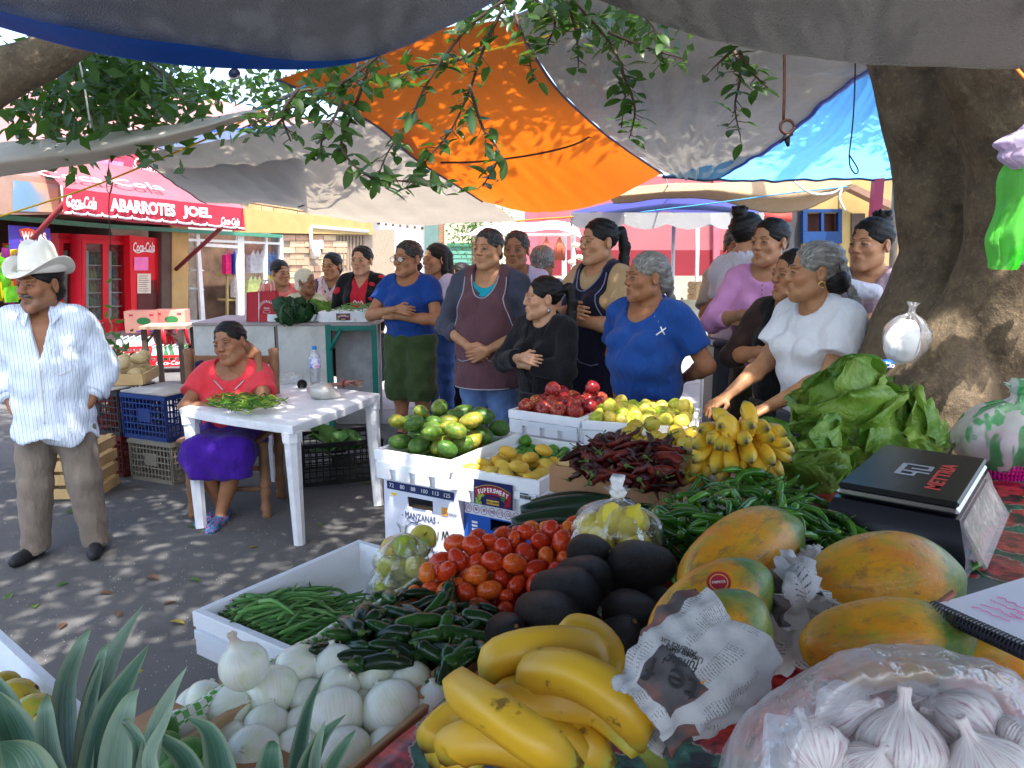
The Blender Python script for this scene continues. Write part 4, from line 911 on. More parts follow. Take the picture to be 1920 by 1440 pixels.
def check_mat():
 t=NT('gingham_oilcloth');co=t.coords()
 ck=t.n('ShaderNodeTexChecker');t.l(co,ck.inputs[0]);ck.inputs['Scale'].default_value=105.0
 ck.inputs[1].default_value=(.10,.40,.05,1);ck.inputs[2].default_value=(.75,.76,.72,1)
 m=t.noise(co,3.2,1);n=t.noise(co,70,3,.6)
 fl=t.ramp(n,[(.36,(.02,.03,.2,1)),(.5,(.04,.06,.35,1)),(.58,(.5,.08,.25,1)),(.66,(.6,.55,.6,1))])
 c=t.mix(t.ramp(m,[(.54,(0,0,0,1)),(.56,(1,1,1,1))]),ck.outputs[0],fl)
 return t.done(t.bsdf(c,.3,.5,t.bump(t.noise(co,18,3),.2,.01)))
M_CHECK=check_mat()
def foam_mat():
 t=NT('white_foam');co=t.coords();v=t.n('ShaderNodeTexVoronoi');t.l(co,v.inputs[0]);v.inputs['Scale'].default_value=190
 c=t.ramp(t.noise(co,5,5,.65),[(.3,(.76,.77,.79,1)),(.65,(.84,.85,.87,1))])
 c=t.mix(t.math('MULTIPLY',t.ramp(t.noise(co,11,6,.75),[(.62,(0,0,0,1)),(.72,(1,1,1,1))]),.35),c,(.38,.34,.3,1))
 return t.done(t.bsdf(c,.65,.3,t.bump(v.outputs['Distance'],.25,.003),Subsurface_Weight=.15,Subsurface_Scale=.01))
M_FOAM=foam_mat()
M_CRATEW=plain('crate_wood',(.42,.22,.11,1),.75,.25,7,.3,50);M_CRATEW2=plain('crate_wood_light',(.5,.32,.17,1),.75,.2,7,.3,50)
st=thing('stall_table','long produce stall table under a red floral oilcloth','table',SF(0,0,0),SR)
def cl(u,v):
 x=.0+1.75*u;y=-.75+2.75*v;z=TZ+.004*math.sin(x*31+y*17)*math.sin(y*23)
 if u==0:x=-.02;z-=.10
 return(x,y,z)
G().grid(cl,70,60).obj('oilcloth',M_CLOTH,st)
G().box((.74,.62,TZ-.13),(1.98,2.74,.03)).obj('table_top',M_OLDW,st,False)
for sx in(-.2,1.6):
 for sy in(-.5,1.85):G().box((sx,sy,(TZ-.14)/2),(.07,.07,TZ-.146)).obj('leg',M_DKW,st,False)
pk_=thing('gingham_edge','green and white checked oilcloth edging between the bean tray and the wooden crates','oilcloth',SF(0,0,0),SR)
a0,b0=AB_(PZ(300,1350,TZ-.01));a1,b1=AB_(PZ(880,1030,TZ-.01));bl=(b0+b1)/2
PL=Vector((b1-b0,a1-a0,0));
def ck(u,v):
 x=b0+(b1-b0)*u;y=a0+(a1-a0)*u;k=(v-.5)
 return(x+.035*k,y,TZ-.012-.16*max(0,abs(k)-.22)**1.0*1.6+.002*math.sin(u*60))
G().grid(ck,60,8).obj('edging',M_CHECK,pk_)
BL=bl
def wcrate(name,label,a_0,a_1,b_0,b_1,z0,hgt,grp='wooden crates along the stall edge'):
 t=thing(name,label,'crate',SF((a_0+a_1)/2,(b_0+b_1)/2,z0),SR,grp);w_,d_=b_1-b_0,a_1-a_0
 for sy in(-1,1):G().box((0,sy*d_/2,hgt/2),(w_,.012,hgt),bev=.002).obj('plank',M_CRATEW,t,False)
 for sx in(-1,1):G().box((sx*w_/2,0,hgt/2),(.012,d_-.014,hgt),bev=.002).obj('plank',M_CRATEW2,t,False)
 G().box((0,0,.006),(w_,d_,.01)).obj('base',M_CRATEW2,t,False)
 for sx in(-1,1):
  for sy in(-1,1):G().box((sx*(w_/2-.018),sy*(d_/2-.018),hgt/2+.004),(.024,.024,hgt+.004)).obj('corner_post',M_CRATEW,t,False)
 return t
aj0,_=AB_(PZ(690,1240,TZ-.02));aj1,_=AB_(PZ(745,1105,TZ));at1,_=AB_(PZ(960,985,TZ+.05))
wcrate('wooden_crate','wooden crate full of white onions at the near end of the stall edge',aj0-.42,aj0-.008,BL+.028,-.015,TZ-.11,.085)
wcrate('wooden_crate','wooden crate holding the dark jalapenos',aj0+.008,aj1,BL+.028,-.015,TZ-.11,.092)
wcrate('wooden_crate','wooden crate under the heaped red tomatoes',aj1+.016,at1+.02,BL+.028,-.015,TZ-.11,.092)
def px_rad(p,rpx):return rpx*(p-Vector((0,0,H))).length/1440
def place(name,me,label,cat,group,pts,z,jit=0.3,base_r=1.0,upright=True,seed=1,floor=None,give=.97):
 """pts: (px, py, radius in pixels); z: function of (px, py)."""
 r=random.Random(seed);out=[]
 ps=[PZ(q[0],q[1],z(q[0],q[1]))for q in pts];rs=[px_rad(p,q[2])for p,q in zip(ps,pts)]
 if floor is not None:
  A=np.array([tuple(p)for p in ps]);R=np.array(rs)*give
  for _ in range(60):
   d=A[:,None]-A[None];L=np.linalg.norm(d,axis=2)+np.eye(len(A));o=np.clip(R[:,None]+R[None]-L,0,None)*(1-np.eye(len(A)))
   A+=(d/L[...,None]*o[...,None]*.3).sum(1)*np.array([1,1,1.2]);A[:,2]=np.maximum(A[:,2]-.0004,floor+R*.9)
  ps=[Vector(a)for a in A]
 for q,p,s in zip(pts,ps,rs):
  s/=base_r
  o=link(name,me[r.randrange(len(me))]if isinstance(me,list)else me,None,p,None,s)
  if upright:o.rotation_euler=(r.uniform(-jit,jit),r.uniform(-jit,jit),r.uniform(0,6.28))
  else:o.rotation_euler=(r.uniform(0,6.28),r.uniform(0,6.28),r.uniform(0,6.28))
  prop(o,label,cat,group);out.append(o)
 return out
ORD='first second third fourth fifth sixth seventh eighth ninth tenth eleventh twelfth thirteenth fourteenth'.split()
def row_labels(objs,pts,base,nrow):
 od=sorted(range(len(objs)),key=lambda i:-pts[i][1]);per=math.ceil(len(od)/nrow)
 for r in range(nrow):
  for k,i in enumerate(sorted(od[r*per:(r+1)*per],key=lambda i:pts[i][0])):objs[i]['label']='%s, %s from the left in the %s row from the front'%(base,ORD[k],ORD[r])
def inside(poly,x,y):
 c=False;n=len(poly)
 for i in range(n):
  (x0,y0),(x1,y1)=poly[i],poly[(i+1)%n]
  if(y0>y)!=(y1>y)and x<(x1-x0)*(y-y0)/(y1-y0)+x0:c=not c
 return c
def sample(poly,n,mind,seed):
 r=random.Random(seed);xs=[p[0]for p in poly];ys=[p[1]for p in poly];out=[];tries=0
 while len(out)<n and tries<n*200:
  tries+=1;x=r.uniform(min(xs),max(xs));y=r.uniform(min(ys),max(ys))
  if inside(poly,x,y)and all((x-a)**2+((y-b)*1.5)**2>mind**2 for a,b in out):out.append((x,y))
 return out
def pile(n,r,w_,d_,steps=220,heap=.5,seed=1):
 """Balls settling in a tray; returns centres (local, z from the floor)."""
 g=np.random.default_rng(seed);R=np.full(n,r)*g.uniform(.92,1.06,n)
 p=np.stack([g.normal(0,w_*.5*(1-heap*.6),n),g.normal(0,d_*.5*(1-heap*.6),n),g.uniform(r,r*9,n)],1)
 for s in range(steps):
  p[:,2]-=r*.12*(1 if s<steps*.8 else.3)
  for _ in range(2):
   d=p[:,None]-p[None];L=np.linalg.norm(d,axis=2)+np.eye(n);o=np.clip(R[:,None]+R[None]-L,0,None)*(1-np.eye(n))
   p+=(d/L[...,None]*o[...,None]*.35).sum(1)
   p[:,0]=np.clip(p[:,0],-w_/2+R,w_/2-R);p[:,1]=np.clip(p[:,1],-d_/2+R,d_/2-R);p[:,2]=np.maximum(p[:,2],R)
 ok=(np.abs(p[:,0])<w_/2-r*.6)&(np.abs(p[:,1])<d_/2-r*.6)|(p[:,2]<r*3)
 return p[ok&(p[:,2]<r*9)]
# fruit and vegetable shapes
def blob(prof,seg=16,mats=None,cap=None,name='fruit',wob=None):
 g=G().lathe(prof,seg,0,None,wob)
 if cap:cap(g)
 return g.mesh(name,mats)
def ellprof(rx,rz,n=11,egg=0.0):
 out=[]
 for i in range(n):
  a=-math.pi/2+math.pi*i/(n-1);out.append((max(0.0,rx*math.cos(a)*(1+egg*math.sin(a))),rz*math.sin(a)))
 out[0]=(0,-rz);out[-1]=(0,rz);return out
M_STEM=plain('stem_green',(.08,.13,.03,1),.7);M_STEMB=plain('stem_brown',(.10,.06,.03,1),.8)
M_TOM=fruit('tomato',[(.25,(.48,.028,.008,1)),(.5,(.62,.07,.012,1)),(.8,(.68,.17,.02,1))],5,.6,.22,.04,300,sss=.08)
def tcap(g):g.lathe([(.10,.965),(.06,1.0),(0,1.0)],8,1)
TOM=[blob([(r*(1+.03*math.sin(3*i)),z*s)for i,(r,z)in enumerate(ellprof(.82,1.0,12,e))],18,[M_TOM,plain('tomato_scar',(.30,.22,.06,1),.8)],tcap,'tomato')for s,e in((1.0,.05),(1.15,-.08),(1.05,.12))]
Z=lambda z0,y0,z1,y1:(lambda x,y:z0+(z1-z0)*(y-y0)/(y1-y0))
zt_=Z(TZ-.005,1135,TZ+.085,980)
tz8=lambda L:[(760+x/2.938,950+y/2.938,r/2.938)for x,y,r in L]
TL_=tz8([(395,185,62),(480,145,42),(320,255,56),(150,335,54),(112,425,44),(170,437,72),(235,395,55),(280,330,58),(330,390,58),(380,315,64),(470,270,64),(555,200,62),(665,190,66),(740,148,58),(668,112,50),(815,85,55),(850,165,64),(925,118,62),(572,302,62),(690,282,58),(800,275,52),(862,218,48),(795,325,52),(697,372,64),(612,380,48),(492,392,60),(395,455,62),(295,470,66),(568,478,54),(645,478,58),(482,530,58),(765,232,50),(520,330,50),(420,240,46),(720,430,50),(600,140,40),(240,470,46),(620,300,40),(545,425,40),(900,250,40),(350,330,40),(880,70,40),(140,380,40),(590,545,40)])
row_labels(place('tomato',TOM,'ripe red plum tomato in the heap between the jalapenos and the cucumbers','tomato','plum tomatoes heaped on the stall',TL_,zt_,1.3,.93,True,3,TZ-.09),TL_,'red plum tomato',6)
place('tomato',TOM,'red plum tomato underneath, showing in the gaps of the heap','tomato','plum tomatoes low in the heap',[(x,y,21)for x,y in sample([(795,1090),(860,1010),(960,985),(1080,985),(1080,1040),(1010,1120),(930,1145),(850,1120)],40,24,5)],lambda x,y:zt_(x,y)-.035,1.5,.95,True,4)
def onion_mat():
 t=NT('white_onion');co=t.coords();X,Y,Z_=t.sep(co);r=t.rand()
 an=t.math('ARCTAN2',Y,X);cb=t.n('ShaderNodeCombineXYZ');t.l(t.math('MULTIPLY',an,9.0),cb.inputs[0]);t.l(t.math('MULTIPLY',Z_,.4),cb.inputs[1])
 s=t.noise(cb.outputs[0],1.6,3,.6)
 c=t.ramp(s,[(.40,(.82,.82,.77,1)),(.56,(.72,.78,.56,1)),(.70,(.45,.60,.25,1))])
 c0=t.ramp(t.noise(co,1.1,2,w=t.math('MULTIPLY',r,20)),[(.45,(.84,.84,.81,1)),(.58,(.80,.82,.70,1)),(.75,(.52,.66,.25,1))])
 c=t.mix(.5,c,c0)
 mr=t.n('ShaderNodeMapRange');t.l(Z_,mr.inputs[0]);mr.inputs[1].default_value=.98;mr.inputs[2].default_value=1.3
 c=t.mix(mr.outputs[0],c,(.55,.48,.38,1))
 sp=t.ramp(t.noise(co,2.3,4,.6,w=t.math('MULTIPLY',r,9)),[(.70,(0,0,0,1)),(.74,(1,1,1,1))])
 c=t.mix(t.math('MULTIPLY',sp,.55),c,(.5,.38,.24,1))
 return t.done(t.bsdf(c,.22,.5,t.bump(s,.14,.01),Subsurface_Weight=.12,Subsurface_Scale=.02))
M_ONION=onion_mat()
def onion(neck):
 pr=[(0,-.93),(.1,-.94),(.3,-.9),(.62,-.73),(.88,-.42),(1.0,-.02),(.96,.32),(.80,.62),(.54,.82),(.30+.2*neck,.92),(.15+.25*neck,.98+neck*.2),(.10+.1*neck,1.02+neck*.6),(.13+.1*neck,1.06+neck),(.08,1.09+neck),(0,1.04+neck)]
 pr=[(max(0,q[0]),q[1])for q in(catmull([np.array(p)for p in pr],i/34)for i in range(35))]
 g=G().lathe(pr,24,0,None,lambda a,f:1+.02*math.sin(3*a)+(.25*math.sin(5*a)if f>.8 else 0))
 for k in range(9):g.tube([(.1*math.cos(k),.1*math.sin(k),-.93),(.16*math.cos(k*1.1),.16*math.sin(k),-1.0)],.015,3,1,False)
 return g.mesh('onion',[M_ONION,M_STEMB])
ON=[onion(.0),onion(.07),onion(-.03)];ONN=onion(.5)
zo=Z(TZ-.06,1440,TZ-.005,1230)
ol=[(445,1315,45),(531,1296,44),(552,1247,42),(619,1262,40),(691,1277,38),(763,1266,39),(723,1320,51),(786,1295,40),(626,1333,48),(360,1345,44),(398,1292,30),(412,1388,42),(500,1351,38),(491,1400,47),(558,1335,32),(561,1376,42),(629,1380,51),(717,1359,44),(515,1426,40),(622,1286,34),(604,1436,36),(491,1256,32),(451,1366,32),(680,1420,40),(560,1440,40),(440,1440,40),(650,1290,34),(585,1290,36)]
oo=place('onion',ON,'plump white onion with green streaks in the crate at the near end of the stall','onion','white onions in the crate',ol,zo,1.0,.96,True,8,TZ-.10,.80)
row_labels(oo,ol,'white onion',5);oo[0]['label']='round white onion with its frayed neck tipped toward the pineapple'
oo[0].rotation_euler=(rad(18),rad(45),.2)
p=PZ(457,1250,TZ+.03);o=link('onion',ONN,None,p,(rad(4),rad(-14),0),px_rad(p,41));prop(o,'tall necked white onion with a green side standing on top of the onion pile','onion','white onions in the crate')
place('onion',ON,'white onion lying low in the crate under the others','onion','white onions low in the crate',[(x,y,38)for x,y in sample([(340,1350),(480,1260),(780,1270),(780,1320),(680,1440),(380,1440)],14,60,4)],lambda x,y:zo(x,y)-.06,1,1.0,True,9)
def pepper(L,r,curve,stemL,mat,wr=0.0,seg=9,flat=1.0,seed=0,tip=.12):
 rr_=random.Random(seed);n=11;path=[];rs=[]
 for i in range(n):
  t=i/(n-1);path.append(Vector((L*(t-.5),curve*math.sin(t*math.pi)+wr*rr_.uniform(-1,1)*r,wr*rr_.uniform(-1,1)*r*.7)))
  prof=(min(1,(t+.02)/.10)**.5)*(1-.45*t**2)*(1 if t<.85 else max(tip,(1-t)/.15)**.55)
  rs.append(r*prof*(1+wr*rr_.uniform(-.3,.3)))
 g=G().tube(path,rs,seg,0,True,flat)
 s0=path[0];g.lathe([(r*.55,0),(r*.35,.004),(r*.12,.008)],7,1,Matrix.Translation(s0+Vector((.001,0,0)))@Matrix.Rotation(-math.pi/2,4,'Y'))
 g.tube([s0,s0+Vector((-stemL*.5,stemL*.15,.002)),s0+Vector((-stemL,stemL*.4,.006))],[r*.16,r*.12,r*.15],5,1)
 return g.mesh('chilli',[mat,M_STEM])
M_JAL=fruit('jalapeno',[(.3,(.006,.022,.006,1)),(.55,(.012,.055,.01,1)),(.8,(.03,.10,.015,1))],30,.5,.24,.05,200,speck=(38,.70,(.12,.07,.02,1),.6),spec=.4)
M_SER=fruit('serrano',[(.3,(.02,.085,.008,1)),(.6,(.045,.17,.012,1)),(.8,(.09,.25,.02,1))],30,.5,.2,.04,200,coat=.2)
M_DRY=fruit('dried_chilli',[(.3,(.022,.003,.002,1)),(.55,(.075,.007,.005,1)),(.8,(.19,.02,.010,1))],40,.5,.38,.9,120,spec=.3)
JAL=[pepper(.068,.0125,c,.012,M_JAL,.06,10,1,i,.3)for i,c in enumerate((.002,.006,.004))]
SER=[pepper(.078,.0078,c,.022,M_SER,.1,8,1,i,.2)for i,c in enumerate((.004,.010,.014,.007,.018))]
DRY=[pepper(.105,.011,c,.02,M_DRY,.45,8,.45,i,.1)for i,c in enumerate((.006,.02,.03,.012))]
M_BEAN=fruit('green_bean',[(.3,(.07,.20,.045,1)),(.6,(.13,.31,.075,1)),(.8,(.22,.42,.12,1))],20,.5,.4,.1,200)
BEAN=[pepper(.105,.0042,c,.006,M_BEAN,.18,6,.8,i,.1)for i,c in enumerate((.004,.012,.02,-.01))]
def strew(name,meshes,poly,n,zf,label,cat,group,mind,seed,sc=(.85,1.15),tilt=.3,layers=((0,1.0),),yaw=None):
 r=random.Random(seed);out=[]
 for dz,fr in layers:
  for x,y in sample(poly,int(n*fr),mind,seed+int(dz*1000)):
   p=PZ(x,y,zf(x,y)+dz+r.uniform(-.006,.006))
   o=link(name,r.choice(meshes),None,p,(r.uniform(-3,3),r.uniform(-tilt,tilt),yaw(r,x,y)if yaw else r.uniform(0,6.28)),r.uniform(*sc))
   prop(o,label,cat,group);out.append(o)
 return out
jp=[(612,1215),(640,1180),(700,1150),(735,1110),(800,1115),(905,1140),(910,1180),(895,1235),(840,1265),(770,1250),(690,1250)]
strew('jalapeno',JAL,jp,52,lambda x,y:TZ-.012+.022*max(0,1-abs(y-1175)/80),'glossy dark green jalapeno in the wooden crate beside the onions','chilli','jalapenos in the crate',25,2,(.9,1.25),.45,((0,1.0),(-.026,.9)))
sp_=[(1215,1010),(1240,950),(1300,905),(1390,895),(1480,900),(1540,935),(1580,985),(1680,1020),(1790,1045),(1830,1075),(1700,1060),(1560,1040),(1490,1060),(1300,1100),(1220,1060)]
def zs(x,y):
 hgt=.11*max(0,1-((x-1400)/330.0)**2)*max(0.15,1-((y-960)/150.0)**2);return TZ+.012+hgt*(.6 if y>1010 else 1)
strew('serrano_chilli',SER,sp_,150,zs,'bright green serrano chilli in the heap before the scale','chilli','serrano chillies heaped before the scale',15,5,(.85,1.3),.5,((0,1.0),(-.02,.75)))
ac,bc=AB_(PZ(1043,885,TZ+.05));ac2,bc2=AB_(PZ(1245,925,TZ+.05))
am=(ac+ac2)/2;t=thing('wooden_crate','low wooden crate filled with dried red chillies','crate',SF(am+.17,(bc+bc2)/2,TZ+.003),SR)
cw=bc2-bc
for sy,nm in((-1,M_CRATEW),(1,M_CRATEW2)):G().box((0,sy*.17,.035),(cw+.02,.014,.07),bev=.003).obj('plank',nm,t,False)
for sx in(-1,1):G().box((sx*cw/2,0,.035),(.012,.325,.066),bev=.003).obj('plank',M_CRATEW2,t,False)
G().box((0,0,.006),(cw-.02,.32,.01)).obj('base',M_CRATEW2,t,False)
for sx in(-1,1):G().box((sx*(cw/2-.024),-.145,.042),(.03,.03,.08)).obj('corner_post',M_PINE,t,False)
dp=[(1078,872),(1108,845),(1160,826),(1230,830),(1255,850),(1258,895),(1235,910),(1160,898),(1100,882)]
strew('dried_chilli',DRY,dp,75,lambda x,y:TZ+.075+.045*max(0,1-((x-1180)/110.0)**2)*max(0,1-((y-850)/70.0)**2),'wrinkled dark red dried chilli in the low wooden crate','chilli','dried red chillies',10,6,(.9,1.3),.5,((0,1.0),(-.025,.5)))
def foam_tray(label,o,w_,d_,h_,rz,notches=3,th=.018,group='white foam trays',taper=.012):
 t=thing('foam_tray',label,'tray',o,rz,group);g=G()
 def ring(x,y,z):return[(-x,-y,z),(x,-y,z),(x,y,z),(-x,y,z)]
 X,Y=w_/2,d_/2;lev=[ring(X-taper,Y-taper,.0),ring(X-taper*.4,Y-taper*.4,h_*.62),ring(X-taper*.2,Y-taper*.2,h_*.64),ring(X-.002,Y-.002,h_*.97),ring(X-.004,Y-.004,h_),ring(X-th,Y-th,h_),ring(X-th-.004,Y-th-.004,h_*.94),ring(X-th-taper,Y-th-taper,.018)]
 V=[p for r_ in lev for p in r_];F=[(i*4+k,i*4+(k+1)%4,i*4+4+(k+1)%4,i*4+4+k)for i in range(len(lev)-1)for k in range(4)]+[(3,2,1,0),tuple(range(28,32))]
 g.add(V,F)
 for sy,L in((-1,w_),(1,w_)):
  e=[-L/2+taper]+[v for k in range(notches)for v in(-L/2+L*(k+1)/(notches+1)-.012,-L/2+L*(k+1)/(notches+1)+.012)]+[L/2-taper]
  for k in range(0,len(e),2):g.box(((e[k]+e[k+1])/2,sy*(Y-.004),h_*.31),(e[k+1]-e[k],.014,h_*.6),bev=.003)
  g.box((0,sy*(Y-.004),h_*.5),(L-2*taper,.0145,h_*.22))
 for sx in(-1,1):g.box((sx*(X-.004),0,h_*.31),(.0142,d_-.03,h_*.605),bev=.003)
 g.obj('tray_body',M_FOAM,t,'auto');return t
p0=PZ(347,1150,.80);p1=PZ(655,1018,.80);p2=PZ(536,1232,.80)
Lt=(p1-p0).length+.02;Wt=.36;ctr=p0+(p1-p0).normalized()*Lt/2+BX*Wt/2;ang=math.atan2((p1-p0).y,(p1-p0).x)-math.pi/2
bt=foam_tray('long white foam tray half filled with green beans, jutting beyond the crates',(ctr.x,ctr.y,.715),Wt,Lt,.085,ang,2)
bz=lambda x,y:.745+.055*max(0,1-((x-525)/150.0)**2)*max(0.1,1-((y-1155)/80.0)**2)
bp=[(425,1172),(445,1142),(470,1118),(540,1095),(600,1105),(668,1138),(640,1168),(585,1200),(520,1228),(450,1200)]
for o in strew('green_bean',BEAN,bp,150,bz,'fresh green bean in the long foam tray','bean','green beans in the tray',9,7,(.85,1.2),.22,((0,1.0),(-.015,.6)),lambda r,x,y:r.gauss(.5,.55)):
 q=Matrix.Rotation(-ang,3,'Z')@(o.location-ctr);q.x=max(-Wt/2+.06,min(Wt/2-.03,q.x));q.y=max(-Lt/2+.075,q.y);z_=o.location.z;o.location=ctr+Matrix.Rotation(ang,3,'Z')@q;o.location.z=z_
prop(G().box((ctr.x+.05,ctr.y,.35),(.3,.5,.71),rad(-30)).obj('tray_support',M_CARD2),'brown carton propping up the bean tray','box')
M_CUC=fruit('cucumber',[(.3,(.006,.02,.009,1)),(.7,(.014,.042,.016,1)),(.85,(.03,.075,.02,1))],18,.3,.3,.2,60,speck=(70,.7,(.05,.08,.03,1),.4))
for i,(x0,y0,x1,y1,r_)in enumerate(((998,958,1160,946,20),(980,980,1130,966,19),(962,1000,1110,990,19),(1130,978,1215,958,17),(1010,945,1120,936,15))):
 a,b=PZ(x0,y0,TZ+.05-.01*i),PZ(x1,y1,TZ+.05-.01*i);m=(a+b)/2;d=(b-a)/2
 R_=px_rad(m,r_);pth=[d*(q*2-1)*1.25+Vector((0,0,R_*.3*math.sin(q*3.14)))for q in[k/12 for k in range(13)]]
 o=G().tube(pth,[R_*max(.25,math.sin(min(1,max(.0,.08+k/12*.84))*math.pi)**.4)for k in range(13)],12).obj('cucumber',M_CUC,None,True,m)
 prop(o,['top dark cucumber lying against the dried chilli crate','dark cucumber second in the stack','lowest dark cucumber, touching the tomatoes','short cucumber end beside the bag of lemons','dark cucumber at the back of the stack under the wooden crate'][i],'cucumber','stacked cucumbers')
M_AVO=fruit('avocado',[(.3,(.014,.010,.012,1)),(.6,(.028,.020,.020,1)),(.8,(.05,.036,.026,1))],12,.5,.34,1.8,85,spec=.42)
def avo():
 pr=[(0,-1.0),(.35,-.94),(.62,-.75),(.78,-.42),(.8,-.1),(.72,.25),(.58,.55),(.42,.82),(.25,.97),(.1,1.02),(0,1.0)];g=G().lathe([(max(0,q[0]),q[1])for q in(catmull([np.array(p)for p in pr],i/30)for i in range(31))],40)
 g.v[-1]*=1+.022*vnoise(g.v[-1],9,3)[:,None]+.007*vnoise(g.v[-1],40,5)[:,None];g.lathe([(.09,1.0),(.085,1.05),(0,1.05)],8,1);return g.mesh('avocado',[M_AVO,plain('avocado_stalk',(.2,.12,.05,1),.8)])
AVO=avo()
for i,(x,y,r_,rx,ry,rz)in enumerate(tz8([(1015,250,125),(1300,330,180),(985,390,155),(880,480,190),(780,605,185),(560,690,135),(1240,580,150),(1170,730,150),(1410,520,95),(1000,640,80),(1120,480,90),(1330,690,110),(1200,860,120),(1080,760,120)])[i]+q for i,q in enumerate([(1.3,.2,.9),(1.45,.3,1.5),(1.5,.1,-2.1),(1.5,0,-2.0),(1.5,.1,-2.2),(.9,.2,.3),(1.3,0,1.1),(.5,.4,.4),(1.2,.2,.1),(1.5,0,2),(1.3,.3,1),(1.4,0,.4),(1.2,0,2),(1.4,0,1)])):
 z=TZ+.03+.075*max(0,min(1,(1250-y)/220))+(0 if i<9 else-.035);p=PZ(x,y,z)
 o=link('avocado',AVO,None,p,(rx,ry,rz),px_rad(p,r_));prop(o,['dark avocado nearest the bag of lemons','big brown avocado resting against the serrano chillies','dark avocado with its stalk end toward the papaya, third from the lemons','long dark avocado in the middle of the pile','long dark avocado behind the bananas','round dark avocado at the jalapeno end of the pile','dark avocado beside the orange papaya','dark greenish avocado touching the top banana','small avocado wedged next to the papaya'][i]if i<9 else 'avocado half hidden low in the pile','avocado','avocados piled behind the bananas')
def ban_mat(name,base,lo,spots):
 t=NT(name);co=t.coords();r=t.rand();X=t.n('ShaderNodeAttribute');X.attribute_name='Col';s=t.sep(X.outputs['Vector'])
 c=t.ramp(t.noise(co,9,3),[(.3,lo),(.65,base)])
 c=t.mix(t.math('MULTIPLY',s[1],.8),c,(.30,.42,.06,1))
 b=t.ramp(t.noise(t.mapping(co,(1,1,1)),spots,4,.65,w=t.math('MULTIPLY',r,30)),[(.60,(0,0,0,1)),(.65,(1,1,1,1))])
 c=t.mix(t.math('MULTIPLY',b,.8),c,(.13,.06,.018,1))
 c=t.mix(s[0],c,(.05,.032,.018,1))
 return t.done(t.bsdf(c,.42,.45,t.bump(t.noise(co,60,3),.1,.004),Subsurface_Weight=.06,Subsurface_Scale=.01))
M_BAN=ban_mat('banana',(.70,.42,.02,1),(.62,.36,.025,1),26);M_BAN2=ban_mat('small_banana',(.74,.47,.035,1),(.68,.38,.025,1),40)
def banana(g,path,r,seg=15,endt=.9):
 n=16;pts=smooth_path(path,n);rs=[];cs=[]
 for i in range(n):
  t=i/(n-1);q=min(1,.34+t*3.2)if t<.3 else 1
  e=max(.16,min(1,(1-t)*4.6)**.62);rs.append(r*q*e)
  cs.append((1.0 if t>.98 else(.35 if t>.92 else 0),max(0,1-abs(t-.04)*9)+max(0,1-abs(t-.92)*14)*.7,0))
 up0=len(g.v);b=sum(len(v)for v in g.v)
 g.tube(pts,rs,seg,0,True,1.0,np.repeat(np.array(cs),seg,axis=0))
 V=g.v[-1].reshape(n,seg,3);
 for i in range(n):
  c_=V[i].mean(0)
  for k in range(seg):V[i,k]=c_+(V[i,k]-c_)*(1+.085*math.cos(5*2*math.pi*k/seg))
bh=thing('banana_hand','big hand of ripe yellow bananas in front of the avocados','bananas',PZ(1230,1420,TZ+.06));bb=bh.location.copy()
bn=[([(1195,1395,.09),(1120,1340,.13),(1000,1300,.135),(900,1255,.12),(850,1300,.10)],45,0),([(1200,1400,.10),(1180,1330,.15),(1090,1270,.165),(1010,1262,.15),(968,1300,.125)],44,1),([(1190,1410,.10),(1130,1330,.11),(1030,1315,.12),(960,1310,.115),(905,1325,.10)],42,2),([(1130,1290,.11),(1100,1225,.14),(1020,1215,.155),(940,1235,.14),(905,1285,.115)],42,3),([(1135,1300,.10),(1140,1235,.11),(1110,1195,.12),(1075,1185,.12),(1048,1192,.11)],35,4),([(1205,1405,.07),(1195,1340,.07),(1165,1290,.08),(1140,1280,.09)],38,5),([(1060,1440,.05),(980,1400,.08),(900,1385,.09),(850,1400,.075),(830,1435,.06)],42,6),([(1000,1360,.06),(900,1340,.08),(850,1345,.075),(812,1380,.06),(795,1410,.05)],34,7),([(1120,1440,.06),(1040,1380,.09),(960,1350,.10),(900,1345,.09)],40,8),([(1150,1440,.06),(1090,1390,.08),(1030,1360,.09),(980,1350,.08)],38,9),([(900,1440,.03),(860,1420,.03),(830,1420,.025),(808,1440,.02)],34,10)]
bn[0]=([(1085,1440,.12),(1010,1390,.155),(930,1335,.165),(870,1295,.15),(853,1270,.13)],42,0)
for path,r_,i in bn:
 pts=[PZ(x,y,TZ+z)for x,y,z in path];R_=px_rad(pts[len(pts)//2],r_)*.90
 g=G();banana(g,[p-bb for p in pts],R_);g.obj('banana',M_BAN,bh)
G().tube([PZ(1235,1440,TZ+.05)-bb,PZ(1215,1400,TZ+.085)-bb,PZ(1195,1385,TZ+.10)-bb],[.011,.014,.012],8).obj('stalk',plain('banana_stalk',(.22,.26,.05,1),.7),bh)
bh2=thing('small_banana_bunch','round bunch of small yellow bananas with dark tips in front of the lettuce','bananas',PZ(1392,880,TZ+.06));bb=bh2.location.copy()
cen=P(1392,832,1.78)
r6=random.Random(12)
tips=[(1312,808),(1300,840),(1300,868),(1345,842),(1362,845),(1400,830),(1450,825),(1480,835),(1338,890),(1370,886),(1410,868),(1452,872),(1485,868),(1292,895),(1320,900),(1350,910),(1390,905),(1430,895),(1470,900),(1490,850),(1335,765),(1395,752),(1410,800),(1350,800),(1280,912),(1440,805),(1475,815),(1300,925),(1465,918),(1345,780),(1425,925),(1330,830)]
